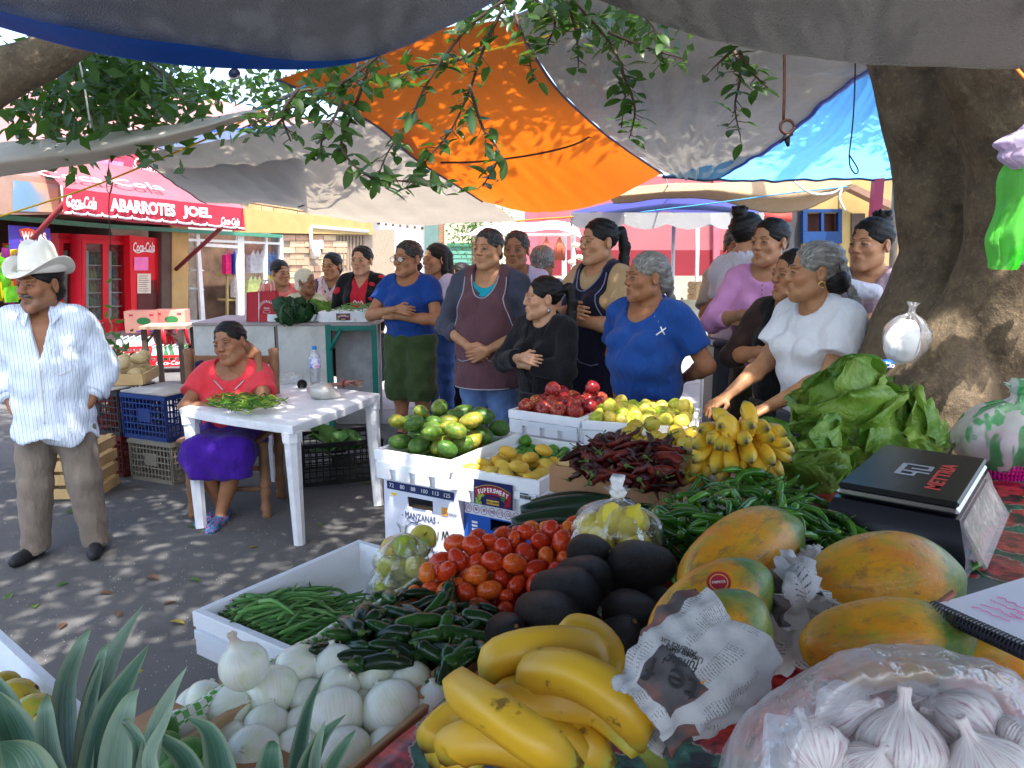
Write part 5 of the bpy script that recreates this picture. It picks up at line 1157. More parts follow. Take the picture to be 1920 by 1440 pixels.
for i,(x,y)in enumerate(tips):
 fr_=((x-1392)/105.0)**2+((y-845)/85.0)**2;Yt=1.645+.12*min(1,fr_)
 tip=P(x,y,Yt);c=cen+Vector(((x-1392)*.0003,.06,0));m=c.lerp(tip,.55)+Vector((0,0,.012));st_=c.lerp(tip,.12)
 if y<790:st_=P(1392+(x-1392)*.5,832,1.72);m=st_.lerp(tip,.5)+Vector((.012,-.01,.01))
 g=G();banana(g,[st_-bb,m-bb,tip-bb],.0182+r6.uniform(-.002,.002));g.obj('banana',M_BAN2,bh2)
# the row of foam trays on cartons behind the stall
M_MAN=fruit('mango',[(.25,(.035,.10,.015,1)),(.5,(.08,.16,.02,1)),(.7,(.20,.22,.025,1)),(.90,(.45,.25,.03,1)),(.97,(.5,.16,.04,1))],3.2,.5,.33,.15,120,speck=(55,.72,(.06,.05,.015,1),.6))
M_ATA=fruit('ataulfo_mango',[(.25,(.62,.40,.05,1)),(.6,(.66,.40,.035,1)),(.8,(.55,.42,.06,1))],4,.6,.35,.1,120,speck=(60,.74,(.2,.12,.03,1),.5))
M_LIME=fruit('lime',[(.25,(.03,.15,.012,1)),(.6,(.06,.22,.015,1)),(.9,(.2,.34,.03,1))],3,.5,.3,.3,140)
M_APR=fruit('red_apple',[(.25,(.13,.008,.012,1)),(.5,(.24,.015,.02,1)),(.7,(.36,.05,.03,1)),(.85,(.5,.28,.06,1))],4,.45,.2,.04,120,speck=(40,.70,(.5,.3,.14,1),.15))
M_APY=fruit('yellow_apple',[(.25,(.30,.40,.03,1)),(.5,(.56,.52,.06,1)),(.75,(.66,.55,.09,1)),(.92,(.66,.3,.08,1))],2.5,.6,.3,.04,120,speck=(90,.72,(.3,.22,.05,1),.4))
M_GUA=fruit('yellow_fruit',[(.3,(.42,.30,.03,1)),(.6,(.50,.36,.04,1)),(.85,(.35,.38,.05,1))],4,.5,.22,.05,120)
def mango(rx,ry,rz,bend,m,nm):
 g=G();V=[];n,s=14,18
 for i in range(n):
  t=i/(n-1);a=-math.pi/2+math.pi*t;r=math.cos(a)**.85 if 0<i<n-1 else 0
  for k in range(s):
   q=2*math.pi*k/s;V.append((rx*r*math.cos(q)*(1-.12*math.sin(a))+bend*rz*math.sin(a*1.0)**2*(1 if a>0 else.4),ry*r*math.sin(q),rz*math.sin(a)))
 F=[[i*s+k,i*s+(k+1)%s,(i+1)*s+(k+1)%s,(i+1)*s+k]for i in range(n-1)for k in range(s)]
 g.add(V,F);top=Vector((bend*rz,0,rz));g.lathe([(.06,-.02),(.05,.03),(0,.03)],7,1,Matrix.Translation(top));return g.mesh(nm,[m,M_STEMB])
MAN=[mango(.72,.62,1.05,.12,M_MAN,'mango'),mango(.8,.7,1.0,.05,M_MAN,'mango')]
ATA=[mango(.66,.56,1.05,.14,M_ATA,'mango'),mango(.72,.6,1.0,.06,M_ATA,'mango')]
def apple(m):
 pr=[(0,-.72),(.12,-.78),(.3,-.86),(.55,-.80),(.8,-.52),(.96,-.1),(1.0,.25),(.9,.6),(.65,.83),(.35,.88),(.15,.76),(0,.62)]
 g=G().lathe(pr,20,0,None,lambda a,f:1+.025*math.cos(5*a)*(1-f));g.tube([(0,0,.62),(.02,0,.85),(.06,.02,1.02)],[.035,.03,.04],5,1);return g.mesh('apple',[m,M_STEMB])
APR,APY=apple(M_APR),apple(M_APY)
LIME=blob([(0,-1.06),(.12,-1.02)]+ellprof(.95,.95,12)[2:-2]+[(.12,1.02),(.1,1.1),(0,1.1)],16,[M_LIME],None,'lime')
GUA=blob(ellprof(1,.95,12),16,[M_GUA,M_STEMB],lambda g:g.lathe([(.14,.93),(.10,.98),(0,.96)],7,1),'yellow_fruit')
def fill(me,n,r,org,rz,w_,d_,label,cat,group,heap=.5,seed=1,sc=1.0,upright=.5,cut=None,flat=True):
 rr_=random.Random(seed);R_=Matrix.Rotation(rz,4,'Z');out=[]
 for p in pile(n,r,w_,d_,220,heap,seed):
  q=Vector(org)+R_@Vector(p)
  rot=(rr_.uniform(-upright,upright),rr_.uniform(-upright,upright),rr_.uniform(0,6.28))if not flat else(rr_.choice([1.57,-1.57])+rr_.uniform(-.5,.5),rr_.uniform(-.6,.6),rr_.uniform(0,6.28))
  o=link(name_of(me),me if not isinstance(me,list)else rr_.choice(me),None,q,rot,r*sc*rr_.uniform(.93,1.05));out.append(prop(o,label,cat,group))
 return out
def name_of(me):return(me[0]if isinstance(me,list)else me).name.split('.')[0]
def tray_at(label,c0,c1,depth,hgt,notches=3):
 """c0, c1: world points of the near rim's two ends."""
 d=(c1-c0);ang=math.atan2(d.y,d.x);W_=d.length;n=Vector((-math.sin(ang),math.cos(ang),0));c=(c0+c1)/2+n*depth/2
 t=foam_tray(label,(c.x,c.y,c0.z-hgt),W_,depth,hgt,ang,notches);return Vector((c.x,c.y,c0.z-hgt)),ang,W_,n
DP=.47
zM=P(700,842,2.62).z
m0=P(700,842,2.66);m1=PZ(848,866,m0.z)
cM,aM,wM,nM=tray_at('white foam tray of green and orange mangoes on the apple carton',m0,m1,DP,.105)
fill(MAN,62,.0385,cM+Vector((0,0,.02)),aM,wM-.05,DP-.05,'green and orange blushed mango in the foam tray on the apple carton','mango','mangoes in the foam tray',.55,21,1.08)
s0=PZ(846,876,m0.z-.03);s1=PZ(1012,904,m0.z-.03)
cS,aS,wS,nS=tray_at('white foam tray of yellow mangoes and limes with a printed grape label',s0,s1,DP+.05,.115)
hh=(DP+.05)/2
fill(ATA,46,.031,cS-nS*hh*.48+Vector((0,0,.02)),aS,wS-.05,hh-.0,'small golden yellow mango in the labelled foam tray','mango','yellow mangoes in the labelled tray',.5,22,1.12)
fill(LIME,62,.0235,cS+nS*hh*.45+Vector((0,0,.02)),aS,wS-.05,hh-.02,'round green lime at the back of the labelled foam tray','lime','limes in the labelled tray',.55,23,1.04,3)
def face_frame(c,ang,out,z):
 n=Vector((math.sin(ang),-math.cos(ang),0));d=Vector((math.cos(ang),math.sin(ang),0))
 o=Vector(c)+n*out+Vector((0,0,z));return Matrix(((d.x,0,n.x,o.x),(d.y,0,n.y,o.y),(0,1,0,o.z),(0,0,0,1)))
def flat(g,pts,M,z=0.0,th=.0012,mi=0):
 n=len(pts);V=[(x,y,z)for x,y in pts]+[(x,y,z+th)for x,y in pts]
 return g.add(V,[tuple(range(n))[::-1],tuple(range(n,2*n))]+[(i,(i+1)%n,(i+1)%n+n,i+n)for i in range(n)],mi,M)
def oval(rx,ry,n=24,c=(0,0)):return[(c[0]+rx*math.cos(2*math.pi*i/n),c[1]+ry*math.sin(2*math.pi*i/n))for i in range(n)]
def rc(x0,y0,x1,y1):return[(x0,y0),(x1,y0),(x1,y1),(x0,y1)]
M_LBLUE=plain('label_blue',C(26,32,88),.35,.05);M_LRED=plain('label_red',C(150,30,45),.35,.05);M_LYEL=plain('label_gold',C(215,175,70),.4,.05);M_LGRN=plain('label_grape',C(150,175,70),.4,.2,60)
M_LBLK=plain('label_black',(.02,.02,.022,1),.5);M_LGRNL=plain('label_leaf',C(50,110,50),.5)
def grape_label(base,ang,face,zz,w_,h_,nm):
 t=thing('grape_label',nm,'label',face_frame(base,ang,face,zz).translation);b=t.location.copy()
 M=Matrix.Translation(-b)@face_frame(base,ang,face,zz)
 flat(G(),rc(-w_/2,-h_/2,w_/2,h_/2),M).obj('sheet',M_LBLUE,t,False)
 arc=[(w_*.46*x/12,h_*(.10+.22*(1-(x/12)**2)))for x in range(-12,13)]
 flat(G(),arc+[(x,y-h_*.34)for x,y in arc[::-1]],M,.0015).obj('banner',M_LRED,t,False)
 G().tube([M@Vector((x,y+.004,.003))for x,y in arc],.0012,4).obj('gold_line',M_LYEL,t)
 L='SUPERSWEET'
 for i,ch in enumerate(L):
  x=-.40*w_+.8*w_*(i+.5)/len(L);k=x/(w_*.46);y=h_*(.10+.22*(1-k*k))-h_*.17
  text('letter',ch,h_*.25,M_LET,t,M@Matrix.Translation((x,y,.003))@Matrix.Rotation(-k*.35,4,'Z'),extrude=.0004,sx=.8,offset=.0006)
 flat(G(),rc(-w_*.16,-h_*.42,w_*.16,-h_*.24),M,.0016).obj('strip',M_LYEL,t,False)
 text('lettering','TABLE GRAPES',h_*.13,M_LBLK,t,M@Matrix.Translation((0,-h_*.33,.004)),extrude=.0003,sx=.8)
 text('lettering','SEEDLESS',h_*.1,M_LRED,t,M@Matrix.Translation((0,-h_*.12,.004)),extrude=.0003)
 rg=random.Random(2)
 for sx,mt in((-1,M_LGRN),(1,M_LRED)):
  g=G()
  for i in range(22):flat(g,oval(h_*.05,h_*.05,8,(sx*w_*rg.uniform(.24,.44),-h_*rg.uniform(.08,.44))),M,.0016+.00005*i)
  g.obj('printed_grapes',mt,t,False)
 flat(G(),[(.2*w_,-.05*h_),(.27*w_,.02*h_),(.33*w_,-.06*h_),(.29*w_,-.2*h_),(.23*w_,-.18*h_)],M,.003).obj('printed_leaf',M_LGRNL,t,False)
 return t
def label_on(c,ang,depth,h_,fx,w_,hh_,nm):
 d=Vector((math.cos(ang),math.sin(ang),0));return grape_label(Vector(c)+d*fx,ang,depth/2+.006,h_,w_,hh_,nm)
label_on(cS,aS,DP+.05,.048,-.0,wS*.44,.085,'blue and red grape label on the front of the foam tray of yellow mangoes')
bc_=thing('barcode_sticker','small barcode sticker on the foam tray of yellow mangoes','sticker',face_frame(cS+Vector((math.cos(aS),math.sin(aS),0))*wS*.36,aS,(DP+.05)/2+.007,.06).translation);b=bc_.location.copy()
Mb=Matrix.Translation(-b)@face_frame(cS+Vector((math.cos(aS),math.sin(aS),0))*wS*.36,aS,(DP+.05)/2+.007,.06);g=G()
for i in range(14):flat(g,rc(-.02+.003*i,-.008,-.02+.003*i+random.choice([.001,.0018]),.004),Mb)
flat(g,rc(-.02,.007,.01,.011),Mb);g.obj('bars',M_LBLK,bc_,False)
def big_carton(c,ang,w_,d_,z0,z1,mat,label,side=None):
 """Front face just under a tray; returns the matrix of the front face (x right, y up)."""
 t=thing('produce_carton',label,'box',(c.x,c.y,z0),ang,'cartons under the foam trays');h_=z1-z0
 g=G();hx,hy=.055,.02
 zc=h_*.74
 for bx in((-w_/2,-hx),(hx,w_/2)):g.box(((bx[0]+bx[1])/2,-d_/2,h_/2),(bx[1]-bx[0],.006,h_))
 g.box((0,-d_/2,(zc-hy)/2),(2*hx,.006,zc-hy));g.box((0,-d_/2,(zc+hy+h_)/2),(2*hx,.006,h_-zc-hy))
 g.box((0,d_/2,h_/2),(w_,.006,h_))
 for sx in(-1,1):g.box((sx*(w_/2+.003),0,h_/2),(.006,d_+.006,h_))
 g.box((0,0,.004),(w_,d_,.006));g.obj('carton',mat,t,False)
 G().box((0,-d_/2+.02,zc-hy-.004),(2*hx,.04,.008)).obj('flap',M_CARD2,t,False)
 return t,Matrix(((1,0,0,0),(0,0,-1,-d_/2-.0035),(0,1,0,0),(0,0,0,1))),h_
M_CWHITE=plain('white_carton',C(222,224,236),.7,.04,6,dirt=.12);M_CBLUE=plain('blue_carton',C(22,82,172),.55,.06,6,dirt=.1)
zb=P(735,1035,2.7).z
tM,MF,hM=big_carton(Vector((cM.x,cM.y,0))+Vector((math.cos(aM),math.sin(aM),0))*.012,aM,wM-.03,DP-.06,zb,cM.z+.0,M_CWHITE,'white apple carton printed MANZANAS under the tray of green mangoes')
W2=wM-.03
flat(G(),rc(-W2*.47,hM*.86,W2*.47,hM*.96),MF).obj('navy_strip',plain('navy_print',C(35,48,96),.6),tM,False)
for i,ch in enumerate('72 80 88 100 113 125'.split()):text('lettering',ch,hM*.07,M_LET,tM,MF@Matrix.Translation((-W2*.4+W2*.155*i,hM*.91,.0022)),extrude=.0003)
M_INK=plain('blue_grey_ink',C(70,78,110),.7)
text('lettering','- MANZANAS -',hM*.115,M_INK,tM,MF@Matrix.Translation((0,hM*.575,.001)),extrude=.0004,sx=.72)
def stroke(pts,r,M,mat,par,n=24,nm='drawing'):return G().tube([M@Vector((x,y,.0015))for x,y,_ in smooth_path([(a,b_,0)for a,b_ in pts],n)],r,4,flat=.5).obj(nm,mat,par)
ax_,ay=-W2*.05,hM*.36
stroke([(ax_+W2*.17*math.cos(q)*(1-.12*math.sin(q)),ay+hM*.15*math.sin(q)-(hM*.03 if abs(q-1.57)<.3 else 0))for q in[i*math.pi/10 for i in range(21)]],.0016,MF,M_INK,tM,50)
stroke([(ax_+W2*(.14+.13*math.cos(q)),ay-hM*.05+hM*.085*math.sin(q))for q in[i*math.pi/8 for i in range(17)]],.0015,MF,M_INK,tM,40)
stroke([(ax_,ay+hM*.12),(ax_+.004,ay+hM*.16),(ax_+.012,ay+hM*.19)],.0018,MF,M_INK,tM,8);stroke([(ax_,ay+hM*.15),(ax_-W2*.07,ay+hM*.21),(ax_-W2*.14,ay+hM*.17),(ax_-W2*.05,ay+hM*.14),(ax_,ay+hM*.15)],.0014,MF,M_INK,tM,16)
stroke([(W2*.30,hM*.36),(W2*.32,hM*.47),(W2*.34,hM*.39),(W2*.37,hM*.48),(W2*.40,hM*.37),(W2*.42,hM*.40)],.0022,MF,M_LBLK,tM,24,'handwriting');stroke([(W2*.24,hM*.34),(W2*.25,hM*.45)],.002,MF,M_LBLK,tM,4,'handwriting')
for k,w2_ in enumerate(('Golden','Gala','Red')):
 stroke([(-W2*.36,hM*(.20-.055*k)),(-W2*.32,hM*(.20-.055*k)),(-W2*.32,hM*(.235-.055*k)),(-W2*.36,hM*(.235-.055*k)),(-W2*.36,hM*(.20-.055*k))],.001,MF,M_INK,tM,30,'tick_box')
 text('lettering',w2_,hM*.06,M_INK,tM,MF@Matrix.Translation((-W2*.2,hM*(.215-.055*k),.001)),extrude=.0003,shear=.4)
for k,w2_ in enumerate(('Red Chief','Starking','Granny Smith')):text('lettering',w2_,hM*.06,M_INK,tM,MF@Matrix.Translation((W2*.25,hM*(.19-.055*k),.001)),extrude=.0003,shear=.4)
flat(G(),rc(-W2*.41,hM*.80-.004,-W2*.34,hM*.80+.006),MF).obj('sticker',plain('yellow_sticker',C(240,205,40),.5),tM,False)
flat(G(),rc(W2*.30,hM*.66,W2*.38,hM*.76),MF).obj('sticker',plain('orange_sticker',C(240,165,60),.5),tM,False)
text('lettering','MEXICO',hM*.045,M_INK,tM,MF@Matrix.Translation((W2*.42,hM*.69,.001)),extrude=.0003)
zb2=zb-.03
tS,MF,hS=big_carton(Vector((cS.x,cS.y,0))+Vector((math.cos(aS),math.sin(aS),0))*.02,aS,wS-.02,DP-.02,zb2,cS.z,M_CBLUE,'blue fruit carton printed MINIBOLSA under the tray of yellow mangoes')
W2=wS-.02
flat(G(),rc(-W2*.49,hS*.83,W2*.49,hS*.97),MF).obj('white_strip',M_CWHITE,tS,False)
for i,ch in enumerate('72 80 88 100 113 125 138 150 163 175'.split()):
 x=-W2*.44+W2*.098*i;text('lettering',ch,hS*.055,M_LRED,tS,MF@Matrix.Translation((x,hS*.90,.0022)),extrude=.0003,sx=.75)
 stroke([(x+W2*.04*math.cos(q),hS*.90+hS*.05*math.sin(q))for q in[j*math.pi/4 for j in range(9)]],.0009,MF@Matrix.Translation((0,0,.001)),M_LRED,tS,16,'ring')
text('lettering','MINIBOLSA',hS*.075,M_LET,tS,MF@Matrix.Translation((-W2*.34,hS*.50,.001)),extrude=.0003,sx=.75);text('lettering','BOLSA',hS*.075,M_LET,tS,MF@Matrix.Translation((-W2*.38,hS*.39,.001)),extrude=.0003,sx=.75)
for y in(.50,.38):flat(G(),rc(-W2*.20,hS*y-.007,-W2*.15,hS*y+.008),MF).obj('tick_box',M_CWHITE,tS,False)
flat(G(),oval(.026,.026,20,(0,hS*.40)),MF).obj('emblem',plain('emblem_green',C(40,150,70),.5),tS,False);stroke([(.026*math.cos(q),hS*.40+.026*math.sin(q))for q in[j*math.pi/8 for j in range(17)]],.003,MF,M_LET,tS,24,'emblem_ring')
flat(G(),[(.004,hS*.47),(.02,hS*.53),(.034,hS*.56),(.03,hS*.49),(.016,hS*.45)],MF,.002).obj('emblem_leaf',M_LET,tS,False)
for k in range(3):flat(G(),rc(-W2*.40,hS*(.63+.045*k),-W2*.33,hS*(.655+.045*k)),MF).obj('logo_bar',M_LET,tS,False)
for(c,a_,w_,z1_,lb)in((cM,aM,wM-.05,zb,'plain brown carton under the white apple carton'),(cS,aS,wS-.04,zb2,'plain brown carton under the blue fruit carton')):
 prop(G().box((c.x,c.y,z1_/2),(w_,DP-.08,z1_-.002),a_).obj('base_carton',M_CARD2),lb,'box')
zA=P(1020,782,3.15).z
a0_=PZ(952,768,zA);a1_=PZ(1087,786,zA)
cA,aA,wA,nA=tray_at('white foam tray heaped with red apples',a0_,a1_,.44,.10)
fill(APR,60,.0335,cA+Vector((0,0,.02)),aA,wA-.05,.39,'glossy dark red apple in the foam tray behind the green mangoes','apple','red apples in the foam tray',.6,31,1.05,1.2,flat=False)
g0_=PZ(1090,789,zA-.005);g1_=PZ(1300,803,zA-.005)
cG,aG,wG,nG=tray_at('white foam tray heaped with yellow green apples',g0_,g1_,.42,.10)
fill(APY,92,.030,cG+Vector((0,0,.02)),aG,wG-.05,.37,'yellow green apple in the foam tray before the old woman in blue','apple','yellow apples in the foam tray',.45,32,1.06,1.4,flat=False)
u0=PZ(1128,842,zA-.03);u1=PZ(1330,862,zA-.03)
cU,aU,wU,nU=tray_at('white foam tray with yellow round fruit behind the dried chillies',u0,u1,.36,.09)
fill(GUA,30,.034,cU+Vector((0,0,.03)),aU,wU-.06,.28,'round golden yellow fruit behind the dried chillies','fruit','golden fruit behind the dried chillies',.4,33,1.05,1.0,flat=False)
for c,a_,w_,d_,lb in((cA,aA,wA-.03,.38,'white foam box supporting the tray of red apples'),(cG,aG,wG-.03,.38,'white foam box supporting the tray of yellow apples'),(cU,aU,wU-.03,.30,'white foam box supporting the tray of golden fruit')):
 foam_tray(lb,(c.x,c.y,c.z-.145),w_,d_,.143,a_,3,group='foam boxes under the fruit trays')
 prop(G().box((c.x,c.y,(c.z-.147)/2),(w_-.02,d_-.04,c.z-.148),a_).obj('base_carton',M_CARD2),lb.replace('white foam box','brown carton standing below the box'),'box')
# papayas, newspaper, lettuce, scale, notebook
def pap_mat():
 t=NT('papaya');co=t.coords();r=t.rand();z=t.sep(co)[2]
 c=t.ramp(t.noise(co,1.6,5,.6,w=t.math('MULTIPLY',r,17)),[(.3,(.56,.17,.012,1)),(.52,(.66,.29,.012,1)),(.7,(.58,.34,.02,1))])
 gq=t.math('ADD',t.math('MULTIPLY',z,.9),t.math('MULTIPLY',t.noise(co,2.2,4,.6,w=t.math('MULTIPLY',r,7)),1.0))
 c=t.mix(t.ramp(gq,[(.72,(0,0,0,1)),(1.12,(1,1,1,1))]),c,(.06,.15,.015,1))
 b=t.ramp(t.noise(t.mapping(co,(1,1,.45)),5.5,6,.7,w=t.math('MULTIPLY',r,23)),[(.53,(0,0,0,1)),(.62,(1,1,1,1))])
 c=t.mix(t.math('MULTIPLY',b,.6),c,(.17,.09,.045,1));b3=t.ramp(t.noise(co,3.3,5,.65,w=t.math('MULTIPLY',r,31)),[(.46,(0,0,0,1)),(.64,(1,1,1,1))]);c=t.mix(t.math('MULTIPLY',b3,.62),c,(.26,.29,.025,1))
 b2=t.ramp(t.noise(co,40,3,.6),[(.66,(0,0,0,1)),(.72,(1,1,1,1))]);c=t.mix(t.math('MULTIPLY',b2,.5),c,(.2,.1,.02,1));b4=t.ramp(t.noise(co,7.5,6,.75,w=t.math('MULTIPLY',r,5)),[(.63,(0,0,0,1)),(.655,(1,1,1,1))]);c=t.mix(t.math('MULTIPLY',b4,.7),c,(.10,.055,.03,1))
 return t.done(t.bsdf(c,.38,.35,t.bump(t.math('ADD',t.noise(co,14,4),t.math('MULTIPLY',t.noise(co,90,3),.4)),.22,.012),Coat_Weight=.15,Subsurface_Weight=.06,Subsurface_Scale=.02))
M_PAP=pap_mat()
PAPP=[(0,-1.0),(.18,-.97),(.36,-.85),(.52,-.62),(.62,-.3),(.66,.05),(.6,.4),(.45,.7),(.26,.9),(.1,.99),(0,1.0)]
pg=G().lathe([tuple(catmull([np.array(p)for p in PAPP],i/40))for i in range(41)],44,0,None,lambda a,f:1+.035*math.cos(5*a));pg.v[0]*=1+.022*vnoise(pg.v[0],5,2)[:,None];PAP=pg.mesh('papaya',M_PAP)
def papaya(label,p0,p1,rpx):
 """p0 -> stem end (green), p1 -> blossom end, as (px, py, z)."""
 a,b_=PZ(*p0),PZ(*p1);m=(a+b_)/2;d=a-b_;L=d.length/2;R_=px_rad(m,rpx)/.66
 o=link('papaya',PAP,None,m,d.to_track_quat('Z','Y').to_euler(),(R_,R_,L));return prop(o,label,'papaya','papayas on the stall')
papaya('bruised yellow papaya standing behind the wrapped one',(1490,985,TZ+.14),(1290,1110,TZ+.10),76)
papaya('orange papaya with a round red sticker, under the wrapped one',(1440,1075,TZ+.18),(1225,1215,TZ+.12),74)
wp=papaya('yellow papaya partly wrapped in newspaper',(1425,1130,TZ+.23),(1205,1345,TZ+.15),92)
papaya('large smooth orange papaya below the scale',(1800,1085,TZ+.12),(1515,1110,TZ+.12),86)
papaya('yellow papaya with a green end beside the spiral notebook',(1830,1195,TZ+.17),(1500,1215,TZ+.15),70)
papaya('orange papaya mostly hidden behind the notebook',(2000,1225,TZ+.10),(1790,1220,TZ+.10),50)
prop(G().box(tuple(PZ(1650,1150,TZ+.03)),(.42,.2,.055),rad(-8)).obj('papaya_tray',plain('dark_tray',(.02,.02,.03,1),.4)),'dark tray underneath the papayas','tray')
p=PZ(1348,1092,TZ+.235);t=thing('fruit_sticker','round red and white fruit sticker on the orange papaya','sticker',p);Ms=frame((0,0,0),(1,-.1,.1),(-.3,-.8,.55))
for r_,z_,m_ in((.0125,0,M_LRED),(.0095,.0006,M_LYEL),(.0085,.0012,M_LRED)):flat(G(),oval(r_*1.1,r_,20),Ms,z_,.0005).obj('ring',m_,t,False)
text('lettering','PAPAYA',.0042,M_LET,t,Ms@Matrix.Translation((0,0,.002)),extrude=.0002)
def news_mat():
 t=NT('newsprint');co=t.coords('UV');ob=t.coords();s=t.sep(co)
 base=t.ramp(t.noise(ob,12,4),[(.3,(.40,.40,.40,1)),(.7,(.56,.56,.55,1))])
 wv=t.math('SINE',t.math('MULTIPLY',s[1],330.0));ln=t.ramp(wv,[(.55,(0,0,0,1)),(.75,(1,1,1,1))])
 wd=t.ramp(t.noise(t.mapping(co,(120,52,1)),1.0,1),[(.44,(0,0,0,1)),(.5,(1,1,1,1))])
 col=t.ramp(t.math('SINE',t.math('MULTIPLY',s[0],42.0)),[(.1,(0,0,0,1)),(.2,(1,1,1,1))])
 blk=t.ramp(t.noise(co,3.1,1),[(.46,(0,0,0,1)),(.48,(1,1,1,1))])
 f=t.math('MULTIPLY',t.math('MULTIPLY',ln,wd),t.math('MULTIPLY',col,blk))
 c=t.mix(t.math('MULTIPLY',f,.85),base,(.05,.05,.055,1))
 return t.done(t.bsdf(c,.85,.2,t.bump(t.noise(ob,30,5,.65),.35,.01)))
def uvmesh(me,UV):
 l=me.uv_layers.new(name='UV');idx=np.zeros(len(me.loops),int);me.loops.foreach_get('vertex_index',idx);l.data.foreach_set('uv',np.asarray(UV)[idx].ravel())
M_NEWS=news_mat();M_PHOTO=fruit('news_photo',[(.3,(.03,.035,.045,1)),(.5,(.10,.09,.09,1)),(.62,(.26,.10,.07,1)),(.75,(.12,.20,.13,1))],22,0,.8,.3,40,detail=5)
def wrap(label,obj,z0,z1,off,seed,nu=44,nv=26,a0=0.,a1=6.283,open_=.0,photo=()):
 g=G();V=[];UV=[];sx,sy,sz=obj.scale
 prof=[tuple(catmull([np.array(p)for p in PAPP],i/60))for i in range(61)]
 for j in range(nv+1):
  z=z0+(z1-z0)*j/nv;r=np.interp(max(-1,min(1,z)),[q[1]for q in prof],[q[0]for q in prof]);
  if z<-.7:r=max(r,.40)
  for i in range(nu+1):
   u=i/nu;a=a0+(a1-a0)*u
   zz_=z+(.10*math.sin(a*2+1)+.05*math.sin(a*5))*(j/nv)**2
   q=r*sx*1.04+off+.0035*math.sin(a*7+z*5+seed)+.0025*math.sin(a*13-z*9)+.002*math.sin(z*21+a*3)
   V.append((q*math.cos(a),q*math.sin(a),zz_*sz));UV.append((u*1.6,j/nv*.9))
 F=[[j*(nu+1)+i,j*(nu+1)+i+1,(j+1)*(nu+1)+i+1,(j+1)*(nu+1)+i]for j in range(nv)for i in range(nu)]
 mi=[1 if any(u0<=(q[0]%(nu+1))/nu<=u1 and v0<=(q[0]//(nu+1))/nv<=v1 for u0,u1,v0,v1 in photo)else 0 for q in F]
 g.add(V,F);g.m=mi;me=g.mesh('newspaper',[M_NEWS,M_PHOTO]);uvmesh(me,UV)
 o=link('newspaper',me,None,obj.location.copy(),obj.rotation_euler.copy());return prop(o,label,'newspaper')
nwo=wrap('sheet of printed newspaper wrapped round the front papaya',wp,-1.08,.46,.005,1,photo=((.05,.20,.45,1),(.23,.42,.1,.42),(.70,.95,.5,.9),(.5,.64,.0,.2)))
def on_wrap(body,size,px,py,z,rot):
 c=Vector((0,0,H));d=(PZ(px,py,z)-c).normalized();bpy.context.view_layer.update();mw=nwo.matrix_world;inv=mw.inverted()
 ok,hit,nrm,_=nwo.ray_cast(inv@c,(inv.to_3x3()@d).normalized())
 if not ok:return
 hit=mw@hit;nrm=(mw.to_3x3()@nrm).normalized();nrm=nrm if nrm.dot(d)<0 else-nrm
 M=frame(hit+nrm*.004,BX,nrm)@Matrix.Rotation(rot,4,'Z')
 text('lettering',body,size,M_LBLK,nwo,inv@M,extrude=.0003)
on_wrap('te f',.040,1262,1272,TZ+.15,rad(165));on_wrap('fundacion',.016,1268,1243,TZ+.16,rad(170));on_wrap('America Lat',.008,1275,1214,TZ+.17,rad(172));on_wrap('desarrollo',.008,1280,1222,TZ+.17,rad(172));on_wrap('Un pais clave',.008,1285,1230,TZ+.17,rad(172))
def crumple(label,pts,seed,R0=.03):
 g=G();base=pts[0];n=16;V=[];UV=[];rr_=np.random.default_rng(seed);s=22
 path=smooth_path(pts,n)
 for i,p in enumerate(path):
  for k in range(s+1):
   a=2*math.pi*(k%s)/s;r=R0*(.55+.5*math.sin(math.pi*min(1,.15+i/n)))*(1+.28*math.sin(a*3+i*.9+seed)+.2*math.sin(a*7-i*1.7)+.12*math.sin(a*11+i*2.9))
   V.append(tuple(p-base+Vector((r*math.cos(a),.55*r*math.sin(a),.7*r*math.sin(a)))));UV.append((k/s*.8,i/n*.7))
 F=[[i*(s+1)+k,i*(s+1)+k+1,(i+1)*(s+1)+k+1,(i+1)*(s+1)+k]for i in range(n-1)for k in range(s)]
 g.add(V,F);g.m=[1 if(q[0]%(s+1))in range(9,13)and 4<q[0]//(s+1)<12 else 0 for q in F];me=g.mesh('newspaper',[M_NEWS,M_PHOTO],'auto' if False else True);uvmesh(me,UV)
 return prop(link('newspaper',me,None,base),label,'newspaper')
crumple('crumpled newspaper twist between the wrapped papaya and the large orange one',[PZ(1475,1230,TZ+.09),PZ(1500,1180,TZ+.13),PZ(1510,1130,TZ+.16),PZ(1490,1080,TZ+.17),PZ(1480,1055,TZ+.16)],2,.035)
crumple('small scrap of newspaper tucked behind the bruised papaya',[PZ(1500,1085,TZ+.12),PZ(1520,1050,TZ+.13),PZ(1530,1030,TZ+.13)],5,.018)
